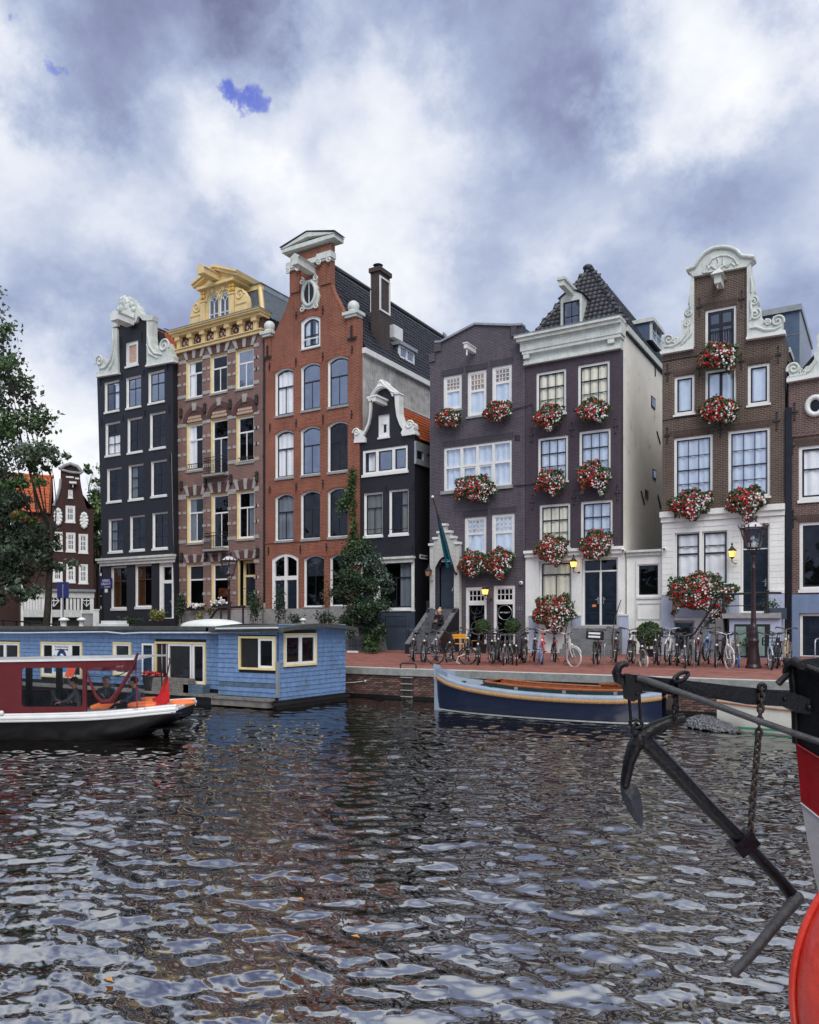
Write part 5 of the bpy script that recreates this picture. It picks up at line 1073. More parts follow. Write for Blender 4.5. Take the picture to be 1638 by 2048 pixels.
 MB().add([(a-.26,-.9,z+.13),(a+.26,-.9,z+.13),(a+.26,.0,z+.13),(a-.26,.0,z+.13),(a,-.4,z+.55)],[(0,1,2,3),(0,4,1),(1,4,2),(2,4,3),(3,4,0)]).build('hood',m_trim,hb);MB().tube([(a-.02,-.6,z-.22),(a-.02,-.6,z-.38)],.03).build('hook',m_white,hb)
 for v,x0,x1,y,hh in((G3,503,662,1070,.26),(G3,1078,1253,980,.26),(G3,500,806,1550,.28),(G3,925,1256,1497,.28),(G3,745,990,548,.30)):
  b0,z=h.q(v,x0,y);b1=h.q(v,x1,y)[0];MB().prism([(b0-.02,z+.02),(b1+.02,z+.02),(b1+.16,z+hh),(b0-.16,z+hh)],-.014,-.002).build('lintel',m_bGa,h.root)
 for v,x,y0,y1 in((G3,703,460,590),(G3,1033,400,525),(G3,452,980,1105),(G3,702,935,1065),(G3,1031,890,1010),(G3,1320,838,962),(G3,449,1475,1590),(G3,1308,1352,1485),(G3,866,1430,1540)):h.anchor(v,x,y0,y1,m_iron,True,.04)
 for v,x0,x1,y in((G3,412,740,940),(G3,412,730,1400)):b0,z=h.q(v,x0,y+15);b1=h.q(v,x1,y)[0];MB().tube([(b0,-.02,z),(b1,-.02,z+.02)],.018,4).build('cable',m_iron,h.root)
 b0,z1=q(775,722);b1,_=q(965,690);z0=z1-.55;mb=MB();mb.tube([(b0,.03,z1),(b1,.03,z1)],.02,4)
 for k in range(10):x=b0+(b1-b0)*(k+.5)/10;mb.tube([(x,.03,z0),(x,.03,z1)],.012,4)
 mb.build('balcony_railing',m_iron,h.root)
 MB().box(-.06,aR+.02,-.26,.05,zg-.08,zg+.16).box(-.03,aR+.01,-.16,-.062,zg-.3,zg-.081).build('moulding',m_stucco,h.root)
 zb=h.q(G4,420,1115)[1];zb2=h.q(G4,420,1140)[1];n=12;hh=(zg-.32-zb)/n
 dx0,dx1=q(1020,0,G4)[0],q(1250,0,G4)[0]
 for k in range(n):
  zz=zb+hh*k;above=zz>z1f if False else zz+hh>h.q(G4,512,640)[1]
  segs=[(0.01,a0-.06),(a1+.05,dx0-.02),(dx1+.02,aR-.01)]
  if zz>=h.q(G4,512,645)[1]-.05:segs=[(0.01,.9),(.905,1.75),(1.755,2.55),(2.555,dx0-.02),(dx1+.02,aR-.01)]
  if zz>=h.q(G4,1026,580)[1]:segs=segs[:3]+[(2.555,3.6),(3.605,aR-.01)]
  for s0,s1 in segs:
   if s1-s0>.08:MB().box(s0,s1,-.085,-.062,zz+.006,zz+hh-.006).build('ashlar_block',m_stucco,h.root)
 for s0,s1 in((0,a0-.04),(a0-.04,a1+.06),(a1+.06,dx0-.02),(dx1+.02,aR)):
  mid=(s0,s1)==(a0-.04,a1+.06)
  if not mid:MB().box(s0+.002,s1-.002,-.10,-.062,-.1,zb2).build('plinth',m_base,h.root);MB().box(s0,s1,-.13,-.062,zb2+.001,zb).build('plinth_cap',m_stucco,h.root)
  else:MB().box(s0,s1,-.08,-.062,zc1+.1,gz0-.02).build('plinth',m_base,h.root);MB().box(s0,s1,-.16,-.081,gz0-.14,gz0-.05).build('plinth_cap',m_stucco,h.root)
 zd=h.q(G4,1030,1272)[1];l0,l1=dx0-.5,aR-.02
 st=MB().box(l0,l1,-1.25,-.12,zd-.26,zd-.05).build('landing',m_grey,h.root)
 MB().box(l0+.25,l1,-1.1,-.13,-.1,zd-.262).build('landing_base',m_base,h.root)
 MB().box(l0+.45,l1-.4,-1.13,-1.101,.0,zd-.5).build('cellar_grille',m_iron,h.root);MB().box(l0+.5,l0+.9,-1.15,-1.131,.05,zd-.6).box(l1-1.0,l1-.6,-1.15,-1.131,.05,zd-.6).build('cellar_window',m_greenglass,h.root)
 for k in range(5):MB().box(l0-(k+1)*.27,l0-k*.27+.02,-1.2,-.12,-.1,zd-.26-k*.22).build('step',m_step,h.root)
 bz=-1.18;mb=MB()
 mb.tube([(l0-1.5,bz,.82),(l0-1.25,bz,.86),(l0-1.1,bz,.95),(l0-.15,bz,zd+.62),(l0,bz,zd+.72),(l1-.55,bz,zd+.76),(l1+.02,bz,zd+.74)],.045,7)
 mb.tube([(l0-1.4,bz,.35),(l0-.05,bz,zd+.24),(l1-.5,bz,zd+.26)],.022,5)
 for x,zlo,zhi in((l0-1.42,-.1,.84),(l0+.05,zd-.05,zd+.74),(l1-.5,zd-.05,zd+.8)):mb.tube([(x,bz,zlo),(x,bz,zhi)],.055,8).ball((x,bz,zhi+.02),.075,8,6).box(x-.09,x+.09,bz-.09,bz+.09,zlo,zlo+.1)
 mb.build('railing',m_iron,h.root)
 MB().box(.003,.3,.352,12,-.1,zs-.1).build('side_wall',m_bG,h.root);MB().box(aR-.3,aR-.003,.352,12,-.1,zs-.1).build('side_wall',m_bG,h.root);h.interior(.3,aR-.3,0,zs)
 MB().add([(c,.37,zn-.6),(c,12,zn-.6),(aR,12,zs-.1),(aR,.37,zs-.1),(0,12,zs-.1),(0,.37,zs-.1)],[(0,1,2,3),(0,5,4,1)]).build('roof',m_tiled,h.root)
 bx=3.2;X0=h.q(G3,1130,0,bx)[0];X1,ztp=h.q(G3,1485,520,bx);zlo=h.q(G3,1485,900,bx)[1]
 ext=MB().box(X0,X1,bx,9,zlo-1,ztp-.18).build('roof_extension',m_bluezinc,h.root);MB().box(X0-.1,X1+.1,bx-.12,9.1,ztp-.178,ztp+.08).build('roof_edge',m_zinc,ext);MB().box(X1+.002,X1+.04,bx,9,zlo-1,ztp-.18).build('side_cladding',m_zinc,ext)
 zz=h.q(G3,1400,745,bx)[1];MB().box(X0,X1-.01,bx-.012,bx-.002,zz-.03,zz).build('seam',m_lead,ext)
 bx2=1.6;e0,z1=h.q(G3,1370,845,bx2);MB().box(e0-.8,e0+.22,bx2,9,z1-.22,z1).box(e0-.8,e0+.1,bx2+.05,9,z1-.55,z1-.221).build('side_cornice',m_trim,h.root)
 a=h.q(G4,1372,0)[0]+.02;MB().box(a+.0,a+.24,-.10,.1,-.1,h.q(G3,1372,1320)[1]).build('drainpipe',m_blackp,h.root);MB().tube([(a+.1,.1,h.q(G3,1372,1310)[1]),(a+.1,.3,h.q(G3,1372,940)[1])],.07,8).build('drainpipe',m_blackp,h.root)
m_greenglass=M('green painted cellar pane',(.20,.30,.27),.3,.2,4)
build_G()
# house 8: cut by the right edge
hH=House('canal_house','brown brick house at the right edge with oval window and blue plinth',onY(*P(HS,132,440),36.0),ZF)
def build_H():
 h=hH;q=lambda x,y:h.q(HS,x,y);W=4.6;zt=q(130,445)[1]
 fs=dict(frame=m_frame,sash=m_sash,fw=.12,sw=.07,bar=.03,rail=.06,sillm=m_frame,sillh=.12)
 for(x0,y0,y1),cur,g in(((186,812,1110),'full',m_glass),((190,1232,1605),None,m_glassd)):
  a0,z1=q(x0,y0);z0=q(x0,y1)[1];window(h,(a0,a0+1.25,z0,z1),[(.42,1,True),(.58,1)],cur=cur,glass=g,curm=m_curt,**fs);window(h,(a0+1.9,a0+3.1,z0,z1),[(.42,1,True),(.58,1)],cur=cur,glass=g,**fs)
  MB().prism([(a0-.05,z1+.02),(a0+1.3,z1+.02),(a0+1.45,z1+.3),(a0-.2,z1+.3)],-.014,-.002).build('lintel',m_bGa,h.root)
 a,z=q(278,586);rx,rz=.22,.28;h.holes.append([(a+rx*math.cos(t*math.pi/10),z+rz*math.sin(t*math.pi/10))for t in range(20)])
 a0,z1=q(192,1735);door(h,(a0,a0+1.3,.03,z1),fw=.10,panels=3)
 c=W/2
 h.wall([(0,-.1),(W,-.1),(W,zt),(W-1.2,zt),(W-1.35,zt+3),(1.35,zt+3),(1.2,zt),(0,zt)],m_bH,rev=.14)
 mb=MB().tube([(a+(rx+.07)*math.cos(t*math.pi/10),-.03,z+(rz+.07)*math.sin(t*math.pi/10))for t in range(20)],.11,6,closed=True);w=mb.build('window',m_white,h.root);MB().poly3([(a+rx*math.cos(t*math.pi/10),.06,z+rz*math.sin(t*math.pi/10))for t in range(20)]).build('pane',m_glassd,w)
 sc=[(126,452),(126,430),(138,420),(128,395),(134,365),(155,348),(180,350),(198,372),(200,395),(215,390),(228,372),(245,368),(262,350),(275,330),(270,300),(285,270),(292,240),(286,210),(299,190),(310,170),(330,170),(330,425)]
 MB().prism(h.pts(HS,sc),-.12,.3).build('gable_scroll',m_trim,h.root);a,z=q(160,385);h.rib(spiral(a,z,.26,1.5,200,-1,y=-.14),.05,m_trim);a,z=q(215,405);h.rib(spiral(a,z,.14,1.4,100,1,y=-.14),.04,m_trim)
 h.rib([(a,-.14,z)for a,z in h.pts(HS,[(140,430),(200,420),(250,395),(285,340)])],.05,m_trim)
 MB().prism(h.pts(HS,[(122,462),(122,440),(335,405),(335,425)]),-.2,.05).build('moulding',m_white,h.root)
 for x,y0,y1 in((165,572,665),(152,765,850),(158,1165,1255)):h.anchor(HS,x,y0,y1,m_iron,True,.04)
 zz=q(130,755)[1];MB().box(0,W,-.06,-.002,zz-.06,zz+.06).build('string_course',m_bH,h.root)
 zp=q(140,1632)[1];MB().box(.01,a0-.01,-.05,-.002,-.1,zp).box(a0+1.31,W,-.05,-.002,-.1,zp).box(a0-.01,a0+1.31,-.05,-.002,z1+.01,zp).build('plinth',m_bluewall,h.root)
 MB().box(.003,.3,.352,10,-.1,zt).build('side_wall',m_bH,h.root);MB().box(W-.3,W-.003,.352,10,-.1,zt).build('side_wall',m_bH,h.root);h.interior(.3,W-.3,0,zt)
 MB().add([(c,.37,zt+2.6),(c,10,zt+2.6),(W,10,zt),(W,.37,zt),(0,10,zt),(0,.37,zt)],[(0,1,2,3),(0,5,4,1)]).build('roof',m_tiled,h.root)
build_H()
# far corner house across the side street
def build_Z():
 O=atD(*P(ZG,590,1900),72);ax=(RIGHT*1.0+FWD*.40).normalized()
 h=House('corner_house','far dark red brick corner house with orange roof and round topped gable behind the tree',O,ZF,ax,group=None)
 q=lambda x,y:h.q(ZG,x,y);aR=q(1062,0)[0];fs=dict(frame=m_frame,sash=m_frame,fw=.14,sw=.08,bar=.06,rail=.1,sillh=.12,merge=True,rec=.03)
 for x0,y0,x1,y1,rows in((602,925,712,1140,3),(750,935,858,1150,3),(893,950,1000,1165,3),(598,1270,712,1490,3),(752,1280,858,1500,3),(895,1295,1000,1512,3),(745,628,855,815,2)):
  window(h,h.rect(ZG,x0,y0,x1,y1),[(.36,3,True),(.32,3),(.32,3)]if rows==3 else[(.5,3,True),(.5,3)],glass=m_glassd,**fs)
 b=h.rect(ZG,774,450,828,545);window(h,b,[(1,1)],fw=.08,frame=m_frame,sash=m_frame,sw=.3,glass=m_glassd,merge=True,rec=.03)
 zsh=q(610,640)[1];zeL=q(395,720)[1];out=[(0,-.1),(aR,-.1),(aR,q(1000,700)[1])]+[q(*p)for p in((985,660),(950,540),(925,420),(912,330),(910,275),(930,262),(880,190),(800,160),(740,175),(690,215),(690,330),(682,430),(650,540),(612,630))]+[(0,zsh)]
 h.wall(out,m_bZ,rev=.1)
 h.rib([(a,-.1,z)for a,z in h.pts(ZG,[(664,212),(700,205),(740,178),(800,158),(880,188),(940,262)])],.16,m_grey,'coping',5);h.rib([(a,-.1,z)for a,z in h.pts(ZG,[(690,225),(800,255),(928,268)])],.12,m_grey,'moulding',5)
 h.rib([(a,-.05,z)for a,z in h.pts(ZG,[(690,330),(682,430),(650,540),(610,635)])],.14,m_grey,'coping',5)
 for x0,x1,y in((750,838,305),(855,900,322)):a0,z=q(x0,y);a1=q(x1,0)[0];MB().box(a0,a1,-.06,-.002,z-.08,z+.06).build('stone_band',m_white,h.root)
 a,z=q(830,380);MB().box(a-.3,a+.3,-.5,-.002,z-.08,z+.1).tube([(a,-.3,z-.1),(a,-.3,z-.4)],.05).build('hoist_beam',m_white,h.root)
 for x,y,rx,rz in((662,760,.30,.75),(957,802,.30,.72)):
  a,z=q(x,y);mb=MB().ball((a,-.03,z),(rx,.1,rz),14,8)
  for t in range(12):mb.ball((a+rx*.8*math.cos(t*.5236),-.1,z+rz*.85*math.sin(t*.5236)),(.16,.08,.18),6,4)
  mb.build('oval_ornament',m_white,h.root)
 sd_=14.0;MB().box(.003,.3,.352,sd_,-.1,zsh-.2).build('side_wall',m_bZ,h.root);MB().box(aR-.3,aR-.003,.352,sd_,-.1,zsh).build('side_wall',m_bZ,h.root)
 h.interior(.3,aR-.3,0,zsh);c=q(800,0)[0];zr=q(680,300)[1]
 MB().add([(c,.36,zr),(c,sd_,zr),(aR,sd_,zsh),(aR,.36,zsh),(-.15,sd_,zsh-.2),(-.15,.36,zsh-.2)],[(0,1,2,3),(0,5,4,1)]).build('roof',m_tileob,h.root)
 zw=q(602,880)[1];h2=House('brick_wing','far dark brick wing behind the tree trunk at the left edge',O-ax*12.0,ZF,ax,group=None)
 for k in range(3):
  for zz in(4.4,8.0):window(h2,(1.0+k*3.6,2.5+k*3.6,zz,zz+2.4),[(.36,3,True),(.32,3),(.32,3)],glass=m_glassd,**fs)
 h2.wall([(0,-.1),(11.99,-.1),(11.99,zeL),(0,zeL)],m_bZ,rev=.1);h2.interior(0,11.9,0,zeL);zR_=h2.q(ZG,520,312,4.5)[1];sl=Vector((0,4.8,zR_-zeL))
 MB().add([(-6,-.3,zeL),(11.9,-.3,zeL),(11.9,4.5,zR_),(-6,4.5,zR_),(11.9,9,zeL),(-6,9,zeL)],[(0,1,2,3),(3,2,4,5)]).build('roof',m_tileob,h2.root);tiled_slope(h2,(-6,-.34,zeL+.03),(1,0,0),sl,46,int(sl.length/.5)+1,.385,.5,m_tileo,None,asparts=False);MB().tube([(-6,4.5,zR_+.1),(12,4.5,zR_+.1)],.16,6).build('ridge',m_tileo,h2.root)
 far=House('far_house','narrow far dark house seen in the gap beside the dark blue house',atD(178,1250,92),ZF,ax,group=None)
 for y0,y1 in((1060,1088),(1112,1150),(1168,1216)):
  a0,a1,z0,z1=far.rect(ONE,196,y0,206,y1);window(far,(a0,a1+.5,z0,z1),[(.5,1,True),(.5,2)],glass=m_glassd,**fs)
 a1,zt_=far.q(ONE,222,1040);far.wall([(0,-.1),(a1,-.1),(a1,zt_),(0,zt_)],m_bZ,rev=.1);MB().box(0,a1,.36,8,-.1,zt_).build('body',m_bAs,far.root);MB().box(-.2,a1,-.4,8,zt_+.01,zt_+.5).build('cornice',m_trim,far.root)
 bz=-3.0;V=House('veranda','white painted timber veranda with slatted windows in front of the far corner house',O,ZF,ax,cat='veranda',group=None)
 qv=lambda x,y:V.q(ZG,x,y,bz);a0,zt=qv(210,1575);a1,_=qv(1072,1600);zb=qv(250,1900)[1]
 zt0=zt;MB().box(a0-.2,a1+.1,bz-.3,-.02,zt0-.2,zt0).build('roof',m_zinc,V.root);MB().box(a0,a1,bz-.1,bz+.05,zt0-.75,zt0-.201).build('beam',m_trim,V.root)
 zs=qv(250,1815)[1];MB().box(a0+.3,a1,bz-.02,bz+.08,zb,zs).build('parapet',m_trim,V.root)
 for x,w in((252,.2),(545,.65),(700,.15),(930,.15),(1045,.3)):a,_=qv(x,0);MB().box(a-w/2,a+w/2,bz-.06,bz+.1,0,zt0-.75).build('post',m_white,V.root)
 for x in(287,320,352,385,418,450,485,520,765,808,850,890):a,_=qv(x,0);MB().box(a-.1,a+.1,bz-.03,bz+.05,zs,zt0-.75).build('slat',m_white,V.root)
 for x in(612,985):
  a,zc=qv(x,1715);hh=(zt0-.75-zs)*.48;MB().tube([(a-.42,bz,zc),(a,bz,zc+hh),(a+.42,bz,zc),(a,bz,zc-hh)],.07,4,closed=True).tube([(a,bz,zc-hh),(a,bz,zc+hh)],.05,4).tube([(a-.42,bz,zc),(a+.42,bz,zc)],.05,4).build('diamond_window',m_white,V.root)
 MB().box(a0,a1,bz+.5,bz+.55,0,zt0-.4).build('back_room',m_room,V.root)
 a,z=h.q(ZG,595,1533);
build_Z()
def pave_z(y):return 1.13+(y-25.75)*(ZF-.01-1.13)/(36-25.75)
def street(px,py,lift=0.0):
 d=pix(px,py);k=(ZF-.01-1.13)/(36-25.75);t=(1.13-25.75*k-EYE)/(d.z-k*d.y);p=CAM+d*t;return Vector((p.x,p.y,pave_z(p.y)+lift))
 # ground, street, quay
def build_street():
 m,nt,bs=nodes_of('red clinker paving')
 tc=nt.nodes.new('ShaderNodeTexCoord').outputs['Object'];bt=nt.nodes.new('ShaderNodeTexBrick');nt.links.new(tc,bt.inputs[0])
 bt.inputs['Scale'].default_value=1;bt.inputs['Brick Width'].default_value=.21;bt.inputs['Row Height'].default_value=.105;bt.inputs['Mortar Size'].default_value=.006
 bt.inputs['Color1'].default_value=(.30,.105,.078,1);bt.inputs['Color2'].default_value=(.20,.068,.055,1);bt.inputs['Mortar'].default_value=(.10,.065,.055,1)
 c=mixcol(nt,tnoise(nt,stretch(nt,tc,.35,2.2,1),1.1,6,.7,.3,.75),bt.outputs[0],mixcol(nt,1,bt.outputs[0],(1.35,1.3,1.3),'MULTIPLY'))
 c=mixcol(nt,tnoise(nt,tc,2.5,6,.7,.45,.75),c,mixcol(nt,1,c,(.5,.48,.48),'MULTIPLY'));c=mixcol(nt,tnoise(nt,stretch(nt,tc,.5,3,1),.8,7,.75,.52,.72),c,(.30,.20,.17));nt.links.new(c,bs.inputs['Base Color']);bs.inputs['Roughness'].default_value=.8
 addbump(nt,bs,bt.outputs['Fac'],-.3,.01)
 zb=ZF-.01
 MB().add([(-130,25.75,1.126),(40,25.75,1.126),(40,36.5,pave_z(36.5)),(-130,36.5,pave_z(36.5))],[(0,1,2,3)]).build('pavement',m,kind='structure')
 g=M('street ground',(.12,.10,.09),.9,.2,.5);MB().add([(-900,36.5,pave_z(36.5)-.004),(900,36.5,pave_z(36.5)-.004),(900,1200,1.46),(-900,1200,1.46)],[(0,1,2,3)]).add([(-900,25.6,1.0),(-129,25.6,1.0),(-129,36.5,1.44),(-900,36.5,1.44)],[(0,1,2,3)]).add([(39,25.6,1.0),(900,25.6,1.0),(900,36.5,1.44),(39,36.5,1.44)],[(0,1,2,3)]).build('ground',g,kind='structure')
 qw=thing('quay_wall','brick quay wall with pale granite coping along the canal','quay wall',(-20,25.3,0));ox=-20.0
 mj=M('dark mortar wall core',(.045,.034,.03),.9,.3,3)
 MB().box(-110-ox,60-ox,.0,.3,-1.2,.88).build('wall_core',mj,qw)
 MB().box(-110-ox,60-ox,-.06,-.002,-1.2,.12).build('footing',M('wet dark footing',(.012,.012,.012),.3,.3,3),qw)
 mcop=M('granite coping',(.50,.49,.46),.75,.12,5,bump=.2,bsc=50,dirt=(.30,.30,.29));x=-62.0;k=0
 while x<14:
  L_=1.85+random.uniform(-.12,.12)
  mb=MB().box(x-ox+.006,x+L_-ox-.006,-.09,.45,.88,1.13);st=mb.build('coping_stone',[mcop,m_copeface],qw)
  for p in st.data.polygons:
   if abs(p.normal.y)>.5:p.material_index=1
  x+=L_
 mbr=[M('quay brick %d'%i,c_,.8,.25,12,bump=.3)for i,c_ in enumerate(((.12,.062,.05),(.15,.085,.07),(.085,.05,.045),(.19,.12,.10),(.06,.042,.04)))]
 mes=[]
 for m_ in mbr:
  mes.append(MB().box(-.103,.103,-.018,.0,-.029,.029).mesh('brick',m_))
 cnt=0;rest=MB();rowh=.0715
 for r in range(11):
  z=.12+rowh*(r+.5);xx=-30+(.11 if r%2 else 0)
  while xx<6:
   near=(-18.3<xx<-13.6)or(-5.6<xx<-4.2)
   if near and cnt<300:
    o=bpy.data.objects.new('brick',random.choices(mes,(5,4,4,2,3))[0]);COL.objects.link(o);o.parent=qw;o.location=(xx-ox,random.uniform(-.006,.004),z);o.scale=(random.uniform(.94,1.02),1,random.uniform(.9,1.03));cnt+=1
   elif r>5 or not(-13.6<xx<-5.6):rest.box(xx-ox-.102,xx-ox+.102,-.016+random.uniform(-.005,.004),0,z-.029,z+.029,random.choices((0,1,2,3,4),(5,4,4,2,3))[0])
   xx+=.222
 rest.build('bricks',mbr,qw,kind='stuff')
 p=onY(814,1375,25.2);ld=thing('quay_ladder','rusty iron ladder with four rungs fixed to the brick quay wall','ladder',(p.x,25.2,.1));mrust=M('rusty dark iron',(.045,.035,.03),.8,.4,9,bump=.3)
 for s in(-1,1):MB().box(s*.2-.03,s*.2+.03,-.02,.06,-.2,.78).build('stile',mrust,ld)
 for k in range(4):MB().box(-.26,.26,-.05,.0,.0+k*.235,.03+k*.235).build('rung',m_grey,ld)
 MB().box(-.17,.17,.03,.055,-.2,.78).build('back_plate',mrust,ld)
 p=onY(729,1362,25.27);o=MB().tube([(-.0,-.02,0),(.06,-.05,.03),(.12,-.02,.05),(.06,-.04,-.03)],.022,6,closed=True).tube([(-.9,-.04,-.1),(-.4,-.03,-.06),(-.05,-.03,-.01)],.014,5).build('mooring_ring',m_white,None,(p.x,25.25,p.z));tag(o,'white mooring ring and rope on the brick quay wall by the blue houseboat','mooring ring')
 p=street(822,1334);o=MB().tube([(-.34,0,0),(-.34,0,.13),(-.28,0,.19),(.28,0,.19),(.34,0,.13),(.34,0,0)],.03,8).build('mooring_bar',m_iron,None,(onZ(817,1337,1.13).x,25.5,1.13));tag(o,'low dark iron mooring hoop on the coping above the ladder','hoop')
build_street()
# canal water
def build_water():
 m,nt,bs=nodes_of('canal water')
 bs.inputs['Base Color'].default_value=(.006,.0045,.003,1);bs.inputs['Roughness'].default_value=.0;bs.inputs['IOR'].default_value=2.9;bs.inputs['Specular IOR Level'].default_value=1.0
 tc=nt.nodes.new('ShaderNodeTexCoord').outputs['Object']
 def nz(sx,sy,sc,det):n=nt.nodes.new('ShaderNodeTexNoise');n.inputs['Scale'].default_value=sc;n.inputs['Detail'].default_value=det;n.inputs['Roughness'].default_value=.6;mp=nt.nodes.new('ShaderNodeMapping');mp.inputs['Rotation'].default_value=(0,0,R(-20));mp.inputs['Scale'].default_value=(sx,sy,1);nt.links.new(tc,mp.inputs[0]);nt.links.new(mp.outputs[0],n.inputs[0]);return n.outputs[0]
 b1=nt.nodes.new('ShaderNodeBump');b1.inputs['Strength'].default_value=.02;b1.inputs['Distance'].default_value=.03;nt.links.new(nz(.8,1.6,9,4),b1.inputs['Height'])
 b2=nt.nodes.new('ShaderNodeBump');b2.inputs['Strength'].default_value=.01;b2.inputs['Distance'].default_value=.01;nt.links.new(nz(1,1.5,34,3),b2.inputs['Height']);nt.links.new(b1.outputs[0],b2.inputs['Normal']);nt.links.new(b2.outputs[0],bs.inputs['Normal'])
 nu,nv=780,880
 U=np.linspace(-.86,.86,nu);Dp=np.concatenate([np.geomspace(3.2,60,nv-8),np.array([75,95,120,160,220,320,480,700])])
 D,UU=np.meshgrid(Dp,U,indexing='ij');X=D*(FWD.x+UU*RIGHT.x);Y=D*(FWD.y+UU*RIGHT.y)
 Z=np.zeros_like(X);r=np.random.default_rng(5)
 SP=D*max(U[1]-U[0],Dp[1]/Dp[0]-1)
 for k in range(120):
  lam=float(np.exp(r.uniform(np.log(.095),np.log(.95))));main=R(112)if k%3 else R(58)
  th=main+r.normal()*.40;kx,ky=math.cos(th)*2*math.pi/lam,math.sin(th)*2*math.pi/lam;amp=.0046*lam**1.06*r.uniform(.5,1.4);ph=r.uniform(0,6.28)
  env=.6+.4*np.sin(X*r.uniform(.1,.6)+r.uniform(0,6))*np.sin(Y*r.uniform(.1,.6)+r.uniform(0,6))
  fade=np.clip((lam/np.maximum(SP,1e-4)-2.2)/3.0,0,1)
  s=np.sin(kx*X+ky*Y+ph+.5*np.sin(X*.9+Y*.7+ph));Z+=amp*env*fade*(s+.22*np.cos(2*(kx*X+ky*Y+ph)))
 w0=onZ(385,1500,0);rr=np.hypot(X-w0.x,Y-w0.y);Z+=.02*np.exp(-rr/1.6)*np.sin(rr*9)
 w1=onZ(500,1512,0);rr=np.hypot((X-w1.x)*.5,Y-w1.y);Z+=.018*np.exp(-rr/1.3)*np.sin(rr*10)
 Z*=np.where(Y>25.1,0.0,1.0)*np.clip(1.25-D/70,.2,1)
 keep=(Y[:-1,:-1]<25.6)
 idx=np.arange(nu*nv).reshape(nv,nu);Q=np.stack([idx[:-1,:-1],idx[:-1,1:],idx[1:,1:],idx[1:,:-1]],-1)[keep]
 V=np.stack([X,Y,Z],-1).reshape(-1,3);o=frompy('water',V,Q,m,smooth=True);o['kind']='structure'
 rest=MB();rest.add([(-900,-400,-.10),(900,-400,-.10),(900,25.6,-.10),(-900,25.6,-.10)],[(0,1,2,3)]).build('deep_water',m,kind='structure')
build_water()
